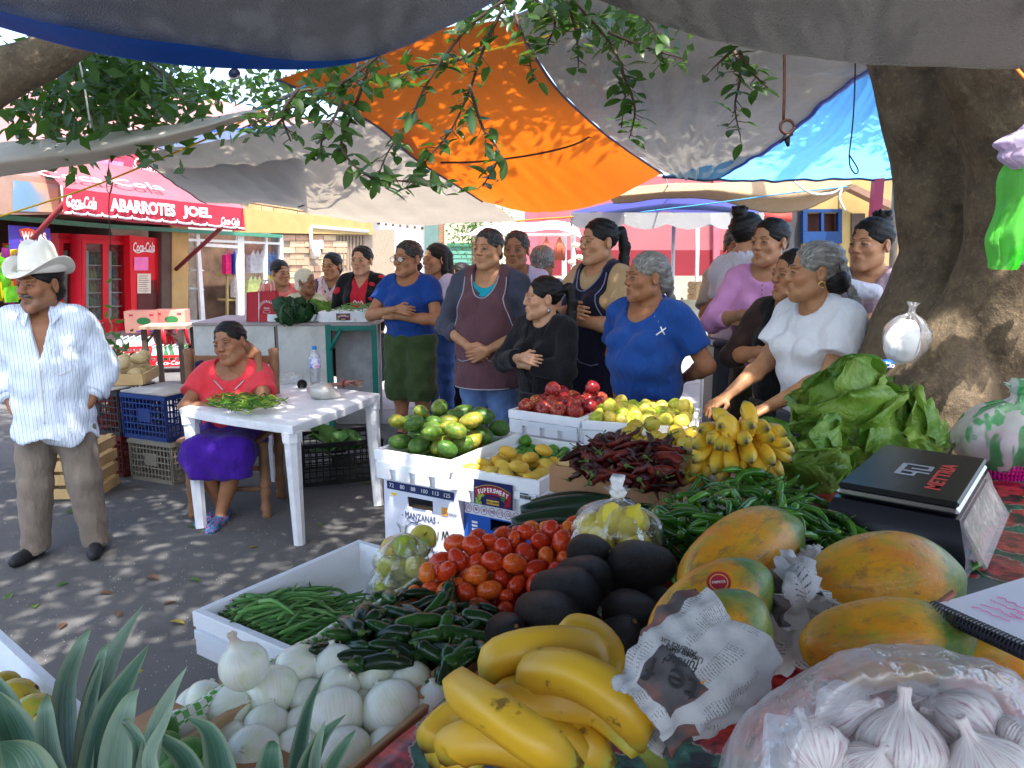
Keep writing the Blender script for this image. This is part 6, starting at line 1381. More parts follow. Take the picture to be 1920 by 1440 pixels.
def let_mat():
 t=NT('lettuce_leaf');co=t.coords('UV');ob=t.coords();s=t.sep(co);r=t.rand()
 mid=t.math('ABSOLUTE',t.math('SUBTRACT',s[0],.5))
 vein=t.math('ABSOLUTE',t.math('SINE',t.math('ADD',t.math('MULTIPLY',s[1],34.0),t.math('ADD',t.math('MULTIPLY',mid,-40.0),t.math('MULTIPLY',t.noise(ob,14,3),9.0)))))
 c=t.ramp(t.math('ADD',t.noise(ob,11,4),t.math('MULTIPLY',r,.25)),[(.3,(.055,.165,.014,1)),(.55,(.13,.28,.025,1)),(.85,(.28,.43,.06,1))])
 c=t.mix(t.math('MULTIPLY',t.ramp(vein,[(.0,(1,1,1,1)),(.12,(0,0,0,1))]),.16),c,(.3,.46,.16,1))
 ri=t.ramp(t.math('ADD',mid,t.math('MULTIPLY',s[1],.10)),[(.03,(1,1,1,1)),(.085,(0,0,0,1))]);c=t.mix(t.math('MULTIPLY',ri,.8),c,(.55,.62,.38,1))
 pale=t.ramp(s[1],[(.0,(1,1,1,1)),(.42,(0,0,0,1))]);c=t.mix(t.math('MULTIPLY',pale,.85),c,(.62,.68,.44,1))
 sh=t.bsdf(c,.42,.5,t.bump(t.math('ADD',t.noise(ob,26,4,.6),t.math('MULTIPLY',vein,.08)),.8,.014));tr=t.n('ShaderNodeBsdfTranslucent');t.l(c,tr.inputs[0])
 mx=t.n('ShaderNodeMixShader');mx.inputs[0].default_value=.25;t.l(sh,mx.inputs[1]);t.l(tr.outputs[0],mx.inputs[2]);return t.done(mx.outputs[0])
M_LETT=let_mat()
def lett_leaf(tm,wd,seed,nu=22,nv=26,a=.10,c=.14):
 """A broad leaf that hugs the head from the root end up, its rim ruffled and lifting off."""
 V,UV=[],[];r=random.Random(seed);a1,a2,a3=r.uniform(0,6),r.uniform(0,6),r.uniform(0,6)
 for j in range(nv+1):
  v=j/nv;th=.12+tm*v;ww=wd*(.22+.78*math.sin(min(1,v*1.25)*math.pi/2))*(1 if v<.7 else math.sqrt(max(.02,1-((v-.7)/.305)**2)))
  for i in range(nu+1):
   u=i/nu*2-1;e=max(abs(u)**2.2,max(0,(v-.72)/.28)**1.5);ph=u*ww/2*(1+.06*math.sin(v*29+a3))
   out=1+.05*v+e*(.13+.11*math.sin(v*21+u*6+a1)+.07*math.sin(v*43-u*15+a2))+.045*math.sin(u*7+v*9+a2)*math.sin(v*13+a1)*v+.03*(1-abs(u))**6
   q=a*math.sin(min(th,3.0))*out+.012*v;V.append((q*math.cos(ph),q*math.sin(ph),-c*math.cos(th)*(1+.10*(out-1))));UV.append((i/nu,v))
 F=[[j*(nu+1)+i,j*(nu+1)+i+1,(j+1)*(nu+1)+i+1,(j+1)*(nu+1)+i]for j in range(nv)for i in range(nu)]
 me=G().add(V,F).mesh('leaf',M_LETT);uvmesh(me,UV);return me
LL=[lett_leaf(2.1,2.1,1),lett_leaf(1.85,2.4,2),lett_leaf(2.35,1.9,3),lett_leaf(1.6,2.2,4)]
def lettuce(label,ctr,axis,s,seed,n=13):
 """axis points from the cut root to the leafy top."""
 t=thing('lettuce',label,'lettuce',ctr,0,'lettuces on the stall');r=random.Random(seed);Q=Vector(axis).to_track_quat('Z','Y').to_matrix().to_4x4()
 for i in range(n):
  R_=Q@Matrix.Rotation(i*2.4+r.uniform(-.3,.3),4,'Z')@Matrix.Rotation(r.uniform(-.12,.12),4,'X')@Matrix.Rotation(.05+.28*i/n,4,'Y')
  link('leaf',LL[r.randrange(4)],t,Q.to_3x3()@Vector((0,0,-.02*i/n)),R_.to_euler(),s*(.80+.36*i/n)*r.uniform(.94,1.06))
 G().lathe([(0,-.165),(.017,-.165),(.021,-.15),(.024,-.12),(0,-.10)],12,0,Matrix.Scale(s,4)).obj('root_end',plain('lettuce_root',(.5,.48,.3,1),.7),t,True,None,Q.to_euler())
 return t
lettuce('lettuce behind the scale with its pale white rib toward the trunk',PZ(1655,812,TZ+.09),(-.85,.25,.22),1.05,1)
lettuce('tall pale green lettuce on top of the pile below the woman in white',PZ(1570,742,TZ+.20),(-.30,.15,.85),1.12,2)
lettuce('lettuce standing between the small bananas and the scale with its cut root down',PZ(1490,835,TZ+.10),(-.20,.35,.85),.98,3)
lettuce('lettuce in the middle of the pile, under the tall one',PZ(1590,815,TZ+.085),(-.6,.45,.30),1.05,4)
lettuce('lettuce at the back of the pile against the fig trunk',PZ(1668,745,TZ+.12),(.25,.1,.8),.95,5)
sc_=thing('digital_scale','black digital scale with a white logo and red lettering on its lid','scale',PZ(1700,985,TZ+.01));b=sc_.location.copy()
zp=TZ+.155;q0,q1,q2,q3=[PZ(x,y,zp)for x,y in((1577,906),(1806,946),(1846,852),(1648,836))]
ex=(q1-q0).normalized();cq=(q0+q1+q2+q3)/4;ew=(q1-q0).length;ey=Vector((-ex.y,ex.x,0));el=((q3-q0).length+(q2-q1).length)/2*.97
MS=Matrix(((ex.x,ey.x,0,cq.x-b.x),(ex.y,ey.y,0,cq.y-b.y),(0,0,1,zp-b.z),(0,0,0,1)))
M_BLKP=plain('black_plastic',(.010,.010,.016,1),.22,.1,10,spec=.6);M_BLKM=plain('scale_plate',(.012,.011,.011,1),.35,.15,30,.1,200);M_CLEAR=film('clear_cover',(.88,.88,.84,1),.08,.05,.06,.3,6)
def sbox(nm,c,s,m,bev=.006):
 g=G().box(c,s,None,0,bev);g.v=[np.hstack([v,np.ones((len(v),1))])@np.array(MS).T[:,:3]for v in g.v];return g.obj(nm,m,sc_,'auto')
sbox('plate',(0,0,-.006),(ew,el,.012),M_BLKM,.004);sbox('tray_rim',(0,0,-.020),(ew*1.02,el*1.02,.014),plain('tray_steel',(.5,.5,.52,1),.25,.05,Metallic=1.0),.006)
zb_=TZ+.012-zp;
V=[(x*ew*sx,y*el*sy,z)for z,sx,sy,in((zb_,.62,.60),(zb_+.05,.61,.59),(-.045,.545,.545),(-.030,.52,.52))for x,y in((-1,-1),(1,-1),(1,1),(-1,1))]
F=[(i*4+k,i*4+(k+1)%4,i*4+4+(k+1)%4,i*4+4+k)for i in range(3)for k in range(4)]+[(3,2,1,0),(12,13,14,15)]
G().add(V,F,0,MS).obj('body',M_BLKP,sc_,'auto')
V=[(ew*.53,-el*.50,-.04),(ew*.53,el*.42,-.04),(ew*.74,el*.44,-.115),(ew*.74,-el*.52,-.115)]
g=G().add(V+[(x+.004,y,z+.004)for x,y,z in V],[(0,1,2,3),(7,6,5,4),(0,4,5,1),(1,5,6,2),(2,6,7,3),(3,7,4,0)],0,MS);g.obj('display_cover',M_CLEAR,sc_,False)
V2=[(ew*.54,-el*.42,-.055),(ew*.54,el*.36,-.055),(ew*.71,el*.36,-.115),(ew*.71,-el*.44,-.115)];G().add([(x-.004,y,z-.006)for x,y,z in V2],[(0,1,2,3)],0,MS).obj('display_panel',plain('display_panel',(.24,.2,.17,1),.5,.3,30),sc_,False)
MT=MS@Matrix.Translation((0,0,.0006))
text('lettering','METTRIA',.052,plain('red_print',C(205,70,60),.5),sc_,MT@Matrix.Translation((ew*.24,-el*.06,0))@Matrix.Rotation(math.pi/2,4,'Z'),extrude=.0004,offset=.0012,fit=(el*.56,ew*.13))
M_SILV=plain('silver_print',C(170,172,176),.4)
g=G();R9=Matrix.Rotation(math.pi/2,4,'Z');ML=MT@Matrix.Translation((-ew*.02,-el*.02,0))@R9
for x0,y0,x1,y1 in((-.045,.018,.045,.028),(-.045,.018,-.035,.05)if False else(-.02,-.032,-.010,.018),(.006,-.032,.016,.006),(.006,-.032,.045,-.024),(.037,-.032,.046,.018),(-.052,-.01,-.043,.028),(-.052,-.01,-.02,-.003)):flat(g,rc(x0,y0,x1,y1),ML,random.uniform(0,.0004),.0006)
g.obj('logo',M_SILV,sc_,False)
nb=thing('spiral_notebook','white spiral notebook with pink handwriting lying by the papayas','notebook',PZ(1830,1120,TZ+.205));b=nb.location.copy();zn=TZ+.205
n0,n1,n2,n3=PZ(1748,1133,zn),PZ(1945,1222,zn),PZ(2040,1085,zn),PZ(1888,1034,zn)
ex=(n1-n0).normalized();ey=(n3-n0);ey=(ey-ex*ey.dot(ex)).normalized();wN,lN=(n1-n0).length,(n3-n0).length
MN=Matrix(((ex.x,ey.x,0,n0.x-b.x),(ex.y,ey.y,0,n0.y-b.y),(0,0,1,0),(0,0,0,1)))
M_PAPER=plain('white_paper',(.78,.78,.84,1),.8,.03)
def ngrid(u,v):q=MN@Vector((u*wN,v*lN,.012*math.sin(v*2.6)*v-.01*v));return tuple(q)
G().grid(ngrid,10,10).obj('page',M_PAPER,nb)
g=G();V=[MN@Vector((x*wN,y*lN,-.016))for x,y in((0,0),(1,0),(1,1),(0,1))];V2=[v+Vector((0,0,.009))for v in V];g.add([tuple(v)for v in V+V2],[(3,2,1,0),(4,5,6,7),(0,1,5,4),(1,2,6,5),(2,3,7,6),(3,0,4,7)]);g.obj('cover',plain('notebook_cover',(.05,.05,.09,1),.5),nb,False)
for i in range(28):
 c=MN@Vector((wN*(i+.5)/28,-.002,-.004));G().tube([c+ZX*.009*math.sin(q)+ey*.010*math.cos(q)for q in[k*math.pi/5 for k in range(10)]],.0009,5).obj('wire_ring',M_LBLK,nb)
rw=random.Random(8);M_PINKI=plain('pink_ink',C(225,120,170),.8)
for(x,y)in((.18,.35),(.2,.22),(.42,.62),(.45,.3),(.62,.45),(.68,.7),(.75,.25),(.85,.55)):
 for ln in range(2):
  pts=[MN@Vector((wN*x+.006*k,lN*y-.016*ln+rw.uniform(-.004,.004),.012*math.sin(y*2.6)*y-.01*y+.0012))for k in range(8)]
  G().tube(smooth_path(pts,24),.0007,3).obj('handwriting',M_PINKI,nb)
G().tube([PZ(1742,1145,TZ+.19)-b,PZ(1790,1110,TZ+.215)-b],.004,8).obj('pen',plain('brown_pen',(.3,.12,.08,1),.4),None,True,b);prop(bpy.data.objects['pen'],'brown pen poking out under the notebook','pen')
o_=PZ(1880,890,TZ+.0);t=thing('plastic_basket','bright magenta plastic basket behind the scale','basket',o_);M_MAG=plain('magenta_plastic',C(225,30,150),.35,.08)
g=G();rw_=px_rad(o_,50)
g.lathe([(rw_*.72,0),(rw_*.74,.004)],28);
for z in range(8):g.lathe([(rw_*(.74+.24*z/7),.006+.012*z),(rw_*(.75+.24*z/7),.012+.012*z),(rw_*(.735+.24*z/7),.012+.012*z)],28)
for k in range(44):a=2*math.pi*k/44;g.tube([(rw_*.73*math.cos(a),rw_*.73*math.sin(a),0),(rw_*.98*math.cos(a),rw_*.98*math.sin(a),.1)],.0032,4)
g.lathe([(rw_*.97,.092),(rw_*1.05,.098),(rw_*1.06,.104),(rw_*.98,.106)],28);g.obj('basket_body',M_MAG,t)
def sack(label,name,base,R_,hgt,mat,seed,knot=None,squash=1.0,cat='bag',grp=None,neck=.12,tilt=(0,0,0)):
 t=thing(name,label,cat,base,0,grp);g=G();n,s=26,40;V=[];r=random.Random(seed);ph=[r.uniform(0,6)for _ in range(6)]
 for i in range(n+1):
  v=i/n;q=math.sin(min(1,v*1.08+.12)*math.pi)**.55 if v<.80 else 0
  rr_=R_*max(neck,q)if v<.8 else R_*max(neck,math.sin(min(1,.8*1.08+.12)*math.pi)**.55*(1-(v-.8)/.12))if v<.92 else R_*(neck+.9*neck*(v-.92)/.08)
  for k in range(s):
   a=2*math.pi*k/s;w_=1+(.07+.20*v*v)*math.sin(a*5+ph[0]+3*v)+(.045+.14*v)*math.sin(a*9+ph[1]-2*v)+(.02+.05*v)*math.sin(a*15+ph[2]+5*v)+.03*math.sin(11*v+a*3+ph[3])
   V.append((rr_*w_*math.cos(a),rr_*w_*math.sin(a)*squash,hgt*v+.0*a))
 F=[[i*s+k,i*s+(k+1)%s,(i+1)*s+(k+1)%s,(i+1)*s+k]for i in range(n)for k in range(s)]
 M=Euler(tilt).to_matrix().to_4x4();g.add(V,F,0,M);g.obj('film',mat,t)
 if knot:
  kk=M@Vector((0,0,hgt*.93));g=G().lathe([(0,-.012),(R_*neck*1.2,-.008),(R_*neck*1.5,.002),(R_*neck*.9,.012),(R_*neck*1.3,.022),(R_*neck*1.1,.032),(0,.028)],14,0,Matrix.Translation(kk),lambda a,f:1+.25*math.sin(3*a+9*f));g.obj('knot',knot,t)
 return t
M_FILM=film('clear_bag',(.97,.97,.97,1),.10,.10,.07);M_MILK=film('milky_bag',(.95,.95,.97,1),.08,.14,.30)
def stripe_bag(nm,a,b_,k=14.0):
 t=NT(nm);co=t.coords();x=t.sep(co);f=t.ramp(t.noise(t.mapping(co,(1,1,.25)),k,2),[(.47,(0,0,0,1)),(.50,(1,1,1,1))]);c=t.mix(f,a,b_)
 tr=t.n('ShaderNodeBsdfTransparent');s=t.bsdf(c,.2,.5,t.bump(t.noise(co,34,4),.5,.01));tl=t.n('ShaderNodeBsdfTranslucent');t.l(c,tl.inputs[0])
 m1=t.n('ShaderNodeMixShader');m1.inputs[0].default_value=.35;t.l(s,m1.inputs[1]);t.l(tl.outputs[0],m1.inputs[2]);m2=t.n('ShaderNodeMixShader');m2.inputs[0].default_value=.25;t.l(m1.outputs[0],m2.inputs[1]);t.l(tr.outputs[0],m2.inputs[2]);return t.done(m2.outputs[0])
M_GRBAG=stripe_bag('green_white_bag',(.05,.45,.14,1),(.7,.74,.72,1),16)
sack('green and white striped plastic bag knotted by the magenta basket','plastic_bag',PZ(1895,880,TZ+.01),.15,.24,M_GRBAG,3,M_GRBAG,.9)
M_LEM=fruit('lemon',[(.3,(.66,.55,.03,1)),(.7,(.74,.60,.05,1)),(.9,(.6,.6,.08,1))],6,.4,.35,.3,120)
LEM=blob([(0,-1.25),(.14,-1.16)]+ellprof(.92,1.0,12)[2:-2]+[(.16,1.1),(.1,1.24),(0,1.26)],16,[M_LEM],None,'lemon')
pb=PZ(1155,1045,TZ+.05);t=sack('clear knotted bag of yellow lemons between the tomatoes and the serranos','fruit_bag',pb,.082,.135,M_FILM,4,plain('white_knot',(.75,.75,.74,1),.4),.9)
for i,q in enumerate(((-.034,-.02,.035),(.03,-.03,.035),(.0,.03,.036),(-.012,-.012,.078),(.035,.02,.06),(-.042,.028,.05),(.02,-.02,.075))):prop(link('lemon',LEM,None,pb+Vector(q),(i,i*2.0,i*.7),.031),'yellow lemon inside the clear knotted bag','lemon','lemons in the clear bag')
APYM=M_APY
for i,(x,y,r_,z_)in enumerate(((758,1065,.058,TZ-.06),(752,1108,.065,TZ-.11))):
 pb=PZ(x,y,z_);t=sack(['clear bag of yellow green fruit leaning on the apple carton, upper one','lower clear bag of yellow green fruit at the end of the bean tray'][i],'fruit_bag',pb-Vector((0,0,.03)),r_,.13,M_FILM,6+i,None,.9,grp='bags of yellow fruit by the bean tray')
 for k,q in enumerate(((-.03,-.018,.02),(.026,-.022,.022),(.0,.025,.02),(.004,-.004,.062),(.03,.02,.05),(-.03,.02,.045))):prop(link('yellow_apple',APY,None,pb+Vector(q)-Vector((0,0,.01)),(k*.8,k*1.7,k),.0255),['yellow fruit inside the upper clear bag by the apple carton','yellow fruit inside the lower clear bag by the bean tray'][i],'fruit',['fruit in the upper clear bag','fruit in the lower clear bag'][i])
prop(link('yellow_apple',APY,None,PZ(792,1012,TZ-.02),(.6,.4,0),.031),'greenish yellow apple peeking out at the top of the upper bag','fruit')
bs=cM-nM*(.0);prop(G().box(tuple(PZ(758,1130,TZ-.16)+Vector((.02,.05,-.30))),(.24,.22,.56),rad(-30)).obj('bag_support',M_CARD2),'brown carton under the bags of yellow fruit','box')
ZG=TZ+.21
fb=PZ(1640,1440,ZG);foam_tray('white foam box under the bag of garlic',(fb.x+.07,fb.y-.075,TZ+.006),.34,.24,ZG-.012-TZ,rad(-16),2,.016)
M_GARL=NT('garlic');co=M_GARL.coords();X,Y,Z_=M_GARL.sep(co);an=M_GARL.math('ARCTAN2',Y,X);cb=M_GARL.n('ShaderNodeCombineXYZ');M_GARL.l(M_GARL.math('MULTIPLY',an,6.0),cb.inputs[0]);M_GARL.l(M_GARL.math('MULTIPLY',Z_,.7),cb.inputs[1])
nz=M_GARL.noise(cb.outputs[0],2.0,4,.6,);c=M_GARL.ramp(nz,[(.38,(.80,.77,.73,1)),(.54,(.70,.62,.60,1)),(.66,(.42,.25,.30,1))])
M_GARL=M_GARL.done(M_GARL.bsdf(c,.45,.4,M_GARL.bump(nz,.4,.02),Subsurface_Weight=.1,Subsurface_Scale=.01))
def garlic(k,ph,neck):
 pr=[(0,-.62),(.2,-.66),(.42,-.62),(.78,-.42),(.98,-.08),(.95,.22),(.72,.52),(.42,.76),(.22,.92),(.14,1.1),(.16,1.25+neck),(.09,1.3+neck),(0,1.25+neck)]
 pr=[tuple(catmull([np.array(p)for p in pr],i/30))for i in range(31)]
 return G().lathe(pr,40,0,None,lambda a,f:1+(.10*abs(math.sin(k*a/2+ph))-.05)*(1 if f<.75 else.4)+(.15*math.sin(5*a)if f>.88 else 0)).mesh('garlic_bulb',M_GARL)
GAR=[garlic(9,.2,0),garlic(8,1,.2),garlic(10,.5,.1)]
rg=random.Random(3)
for i,(x,y,r_,rx,ry,lab)in enumerate(((1590,1345,66,.5,-.6,'garlic bulb at the back of the bag, wrapped in white skin'),(1530,1415,66,1.2,-.3,'garlic bulb nearest the wrapped papaya'),(1690,1400,78,.25,.15,'large cracked white garlic bulb in the middle of the bag'),(1815,1365,72,1.3,.5,'pinkish garlic bulb lying on its side beside the cracked one'),(1850,1445,70,.4,.3,'garlic bulb at the lower corner of the bag'),(1625,1440,48,.4,.2,'small garlic bulb in front of the cracked one'),(1720,1318,40,.6,.3,'small garlic piece at the far side of the bag'),(1760,1345,40,1,.3,'loose garlic clove between the back bulbs'),(1915,1400,55,.8,.6,'garlic bulb at the far end of the bag'))):
 p=PZ(x,y,ZG+.035);prop(link('garlic_bulb',GAR[i%3],None,p,(rx,ry,rg.uniform(0,6)),px_rad(p,r_)*.84),lab,'garlic','garlic bulbs in the plastic bag')
for i,(x,y)in enumerate(((1560,1400),(1650,1390),(1760,1420),(1600,1430),(1700,1360),(1790,1400))):
 p=PZ(x,y,ZG+.005);prop(link('garlic_bulb',GAR[i%3],None,p,(rg.uniform(-1,1),rg.uniform(-1,1),0),.024),'garlic bulb low in the bag beneath the others','garlic','garlic at the bottom of the bag')
bagc=PZ(1690,1400,ZG+.02);gbg=thing('garlic_bag','open milky plastic bag full of garlic, its rim rolled outward','bag',bagc);rim=[]
rp=[(1370,1470,.0),(1400,1350,.03),(1470,1290,.055),(1560,1235,.075),(1660,1215,.08),(1780,1225,.075),(1890,1260,.06),(1960,1340,.04),(1990,1470,.02)]
rb_=[(1470,1475,.03),(1500,1400,.05),(1545,1345,.07),(1590,1300,.085),(1670,1275,.09),(1770,1280,.085),(1850,1310,.07),(1900,1370,.05),(1930,1475,.03)]
ro=[(1340,1480,-.10),(1365,1385,-.06),(1430,1320,-.05),(1540,1255,-.06),(1660,1235,-.06),(1790,1245,-.06),(1910,1280,-.06),(1990,1360,-.07),(2020,1480,-.1)]
ri=[(1520,1480,-.02),(1540,1420,-.02),(1575,1370,-.015),(1610,1335,-.01),(1675,1315,-.01),(1760,1315,-.01),(1830,1345,-.015),(1870,1390,-.02),(1890,1480,-.02)]
rowsb=[[PZ(x,y,ZG+z)for x,y,z in q]for q in(ro,rp,rb_,ri)]
V,F=net(rowsb,70,26,0);V=V-np.array(bagc);V=V+(.006*vnoise(V,70,3)+.0035*vnoise(V,160,8))[:,None]*np.array([[.6,.3,1]])
G().add(V,F).obj('film',M_MILK,gbg)
M_PINL=NT('pineapple_leaf');co=M_PINL.coords('UV');s=M_PINL.sep(co);ob=M_PINL.coords()
e=M_PINL.math('ABSOLUTE',M_PINL.math('SUBTRACT',s[0],.5));c=M_PINL.ramp(M_PINL.math('ADD',M_PINL.math('ADD',M_PINL.math('MULTIPLY',M_PINL.noise(M_PINL.mapping(co,(22,1.3,1)),1.0,3),.6),M_PINL.math('MULTIPLY',M_PINL.noise(ob,9,4),.4)),M_PINL.math('MULTIPLY',M_PINL.rand(),.3)),[(.35,(.02,.07,.035,1)),(.6,(.07,.16,.10,1)),(.8,(.24,.34,.25,1))])
c=M_PINL.mix(M_PINL.math('MULTIPLY',M_PINL.ramp(e,[(.30,(0,0,0,1)),(.40,(1,1,1,1))]),.45),c,(.36,.42,.26,1));M_PINL=M_PINL.done(M_PINL.bsdf(c,.5,.4,M_PINL.bump(M_PINL.noise(M_PINL.mapping(ob,(1,1,.2)),50,3),.3,.005)))
def pine_leaf(par,base,pts,wpx0):
 n=14;path=smooth_path(pts,n);V=[];UV=[]
 for i,p in enumerate(path):
  t=i/(n-1);w_=wpx0*(1-t**1.7)*(1 if t>.06 else.9)
  d=(path[min(i+1,n-1)]-path[max(0,i-1)]).normalized();view=(p-Vector((0,0,H))).normalized();sd=d.cross(view).normalized();up=sd.cross(d).normalized()
  for k,(a,q)in enumerate(((-1,0),(-.5,.75),(0,1.0),(.5,.75),(1,0))):V.append(tuple(p-base+sd*w_*a-up*w_*.5*q*-1));UV.append(((a+1)/2,t))
 F=[[i*5+k,i*5+k+1,i*5+5+k+1,i*5+5+k]for i in range(n-1)for k in range(4)]
 me=G().add(V,F).mesh('leaf',M_PINL);uvmesh(me,UV);return link('leaf',me,par,None)
pc=PZ(150,1600,TZ+.02);pt=thing('pineapple','pineapple with long blue green spiky leaves at the near corner of the stall','pineapple',pc);zz0=TZ+.10
for pts,w_ in(([(20,1480),(5,1330),(-35,1240)],.024),([(80,1500),(20,1360),(-10,1290)],.026),([(125,1500),(120,1300),(150,1210),(172,1177)],.014),([(150,1500),(165,1330),(190,1230),(204,1203)],.010),([(170,1500),(180,1320),(220,1210),(270,1132)],.016),([(110,1500),(90,1420),(85,1330),(90,1300)],.014),([(175,1500),(200,1350),(240,1270),(282,1205)],.019),([(215,1500),(220,1390),(240,1320),(262,1290)],.017),([(265,1500),(290,1370),(320,1300),(352,1248)],.011),([(255,1500),(262,1400),(240,1360),(236,1352),(280,1400)],.007),([(60,1520),(40,1430),(0,1390)],.03),([(300,1500),(280,1420),(310,1350),(332,1296)],.008)):
 pine_leaf(pt,pc,[PZ(x,y,zz0+.09*k/len(pts))for k,(x,y)in enumerate(pts)],w_)
M_PINE2=plain('pineapple_skin',(.35,.22,.05,1),.6,.4,40,.9,60);G().lathe([(0,-.2),(.05,-.19),(.075,-.1),(.075,0),(.05,.07),(0,.09)],20).obj('fruit_body',M_PINE2,pt)
pc=PZ(480,1640,TZ+.02);pt=thing('pineapple','dark leaved pineapple crown rising in front of the onions','pineapple',pc)
for pts,w_ in(([(420,1520),(410,1430),(390,1370),(350,1344)],.017),([(380,1520),(350,1430),(310,1390),(290,1374)],.013),([(500,1520),(505,1440),(510,1400),(514,1388)],.016),([(545,1520),(562,1400),(580,1320),(608,1258)],.010),([(560,1520),(580,1430),(610,1375),(650,1338)],.012),([(600,1520),(620,1440),(650,1390),(668,1368)],.009),([(590,1520),(590,1430),(600,1380),(611,1350)],.007)):
 pine_leaf(pt,pc,[PZ(x,y,zz0-.01+.05*k/len(pts))for k,(x,y)in enumerate(pts)],w_)
G().lathe([(0,-.2),(.05,-.19),(.075,-.1),(.075,0),(.05,.07),(0,.09)],20).obj('fruit_body',M_PINE2,pt)
place('lime',LIME,'green lime between the pineapple leaves and the onions','lime','limes in front of the onions',[(303,1372,26),(310,1400,25),(355,1425,36),(290,1425,24),(322,1430,26),(395,1445,26),(330,1455,30),(280,1395,20)],lambda x,y:TZ-.02,3,.98,True,4)
prop(G().box(tuple(PZ(330,1480,TZ-.07)),(.3,.2,.05),rad(-30)).obj('lime_tray',M_CRATEW),'wooden board tray holding the limes at the near end','tray')
yl=place('yellow_fruit',GUA,'yellow citrus fruit at the picture edge behind the pineapple','fruit','yellow citrus behind the pineapple',[(8,1288,24),(30,1315,34),(62,1345,36),(85,1365,26),(20,1365,32),(75,1400,30),(-20,1320,34),(50,1410,30)],lambda x,y:TZ-.06,1,1.0,True,6)
fo=PZ(-60,1370,TZ-.14);foam_tray('white foam tray of yellow citrus at the picture edge',(fo.x-.05,fo.y-.05,TZ-.16),.46,.36,.09,rad(-40),2)
prop(G().box((fo.x-.05,fo.y-.05,(TZ-.16)/2),(.4,.3,TZ-.162),rad(-40)).obj('fruit_carton',M_CARD2),'brown carton under the citrus tray','box')
def hang_bag(label,rows_,mat,name='plastic_bag'):
 V,F=net(rows_,14,22,.006,3,25);uu=np.tile(np.linspace(0,1,15),23);vv=np.repeat(np.linspace(0,1,23),15);V[:,1]+=.014*np.sin(uu*23+vv*3)*(.3+.7*vv)+.006*np.sin(uu*41-vv*9);V[:,0]+=.010*np.sin(vv*14+uu*4);b=Vector(V[0]);t=thing(name,label,'bag',b);
 V2=V+np.array([.02,-.035,0])*np.abs(np.sin(np.linspace(0,3.14,15)))[None,:,None].repeat(23,0).reshape(-1,1)
 G().add(V-np.array(b),F).add(V2-np.array(b),[q[::-1]for q in F]).obj('film',mat,t);return t
M_GFILM=stripe_bag('green_film',(.05,.62,.03,1),(.16,.72,.10,1),6);M_LFILM=stripe_bag('lilac_film',(.42,.33,.62,1),(.6,.5,.72,1),6)
hang_bag('bright green plastic bags hanging from the trunk',[[P(1902,262,2.2),P(1930,260,2.2),P(1990,255,2.2)],[P(1880,330,2.2),P(1910,330,2.18),P(1990,330,2.2)],[P(1860,420,2.2),P(1890,425,2.18),P(1960,420,2.2)],[P(1845,500,2.2),P(1870,505,2.18),P(1905,495,2.2)]],M_GFILM)
hang_bag('lilac plastic bag fold above the green bags on the trunk',[[P(1925,225,2.17),P(1960,220,2.17),P(2000,215,2.17)],[P(1872,268,2.15),P(1900,262,2.15),P(1960,258,2.15)],[P(1875,290,2.15),P(1900,296,2.15),P(1960,290,2.15)],[P(1890,318,2.15),P(1908,316,2.15),P(1940,300,2.15)]],M_LFILM)
hang_bag('lilac grey bag peeping below the green bags',[[P(1900,400,2.23),P(1940,395,2.23),P(2000,390,2.23)],[P(1895,440,2.23),P(1930,440,2.23),P(2000,440,2.23)],[P(1885,495,2.23),P(1930,498,2.23),P(2000,500,2.23)]],M_LFILM)
wbag=sack('white bundle in a clear bag wedged against the fig trunk','plastic_bag',P(1688,678,2.42),.068,.19,M_FILM,9,None,.8,tilt=(0,rad(8),0))
f=SDF((-.08,-.08,-.02),(.08,.08,.16),.007);f.ell((0,0,.055),(.055,.045,.065),.01).ell((.012,0,.10),(.035,.03,.035),.02);V,F=f.mesh();V=V+(.003*vnoise(V,90,2))[:,None];G().add(V,F).obj('contents',plain('white_cloth',(.8,.81,.8,1),.8,.05),wbag)
cup=thing('blue_wrapper','blue crumpled wrapper with white letters against the trunk','wrapper',P(1660,683,2.35));f=SDF((-.04,-.04,-.03),(.04,.04,.03),.005);f.ell((0,0,0),(.026,.02,.016),0);V,F=f.mesh();V=V+(.003*vnoise(V,160,2))[:,None];G().add(V,F).obj('wrapper_body',plain('wrapper_blue',C(20,80,190),.3),cup)
text('lettering','Clo',.022,M_LET,cup,frame((0,-.024,.0),(1,0,0),(0,-1,.2)),extrude=.0006,shear=.2)
# people
from mathutils.bvhtree import BVHTree
def skin_mat():
 t=NT('skin');a=t.n('ShaderNodeAttribute');a.attribute_name='Col';co=t.coords()
 n=t.noise(co,24,5,.6);c=t.mix(.5,a.outputs[0],t.mix(1.0,a.outputs[0],t.ramp(n,[(.3,(.62,.55,.5,1)),(.6,(1,1,1,1)),(.75,(1.15,1.05,1,1))]),'MULTIPLY'))
 return t.done(t.bsdf(c,.5,.32,t.bump(t.noise(co,130,3),.12,.003),Subsurface_Weight=.12,Subsurface_Scale=.012))
M_SKIN=skin_mat()
def hair_mat(name,a,b,hi,rough=.38):
 t=NT(name);co=t.coords();n=t.noise(t.mapping(co,(130,14,60)),1.0,4,.6);m=t.noise(co,14,3)
 c=t.ramp(n,[(.32,a),(.55,b),(.72,hi)]);c=t.mix(t.math('MULTIPLY',m,.35),c,a)
 return t.done(t.bsdf(c,rough,.25,t.bump(n,.7,.006)))
HAIRB=hair_mat('black_hair',(.004,.0035,.003,1),(.010,.008,.007,1),(.018,.015,.013,1),.5)
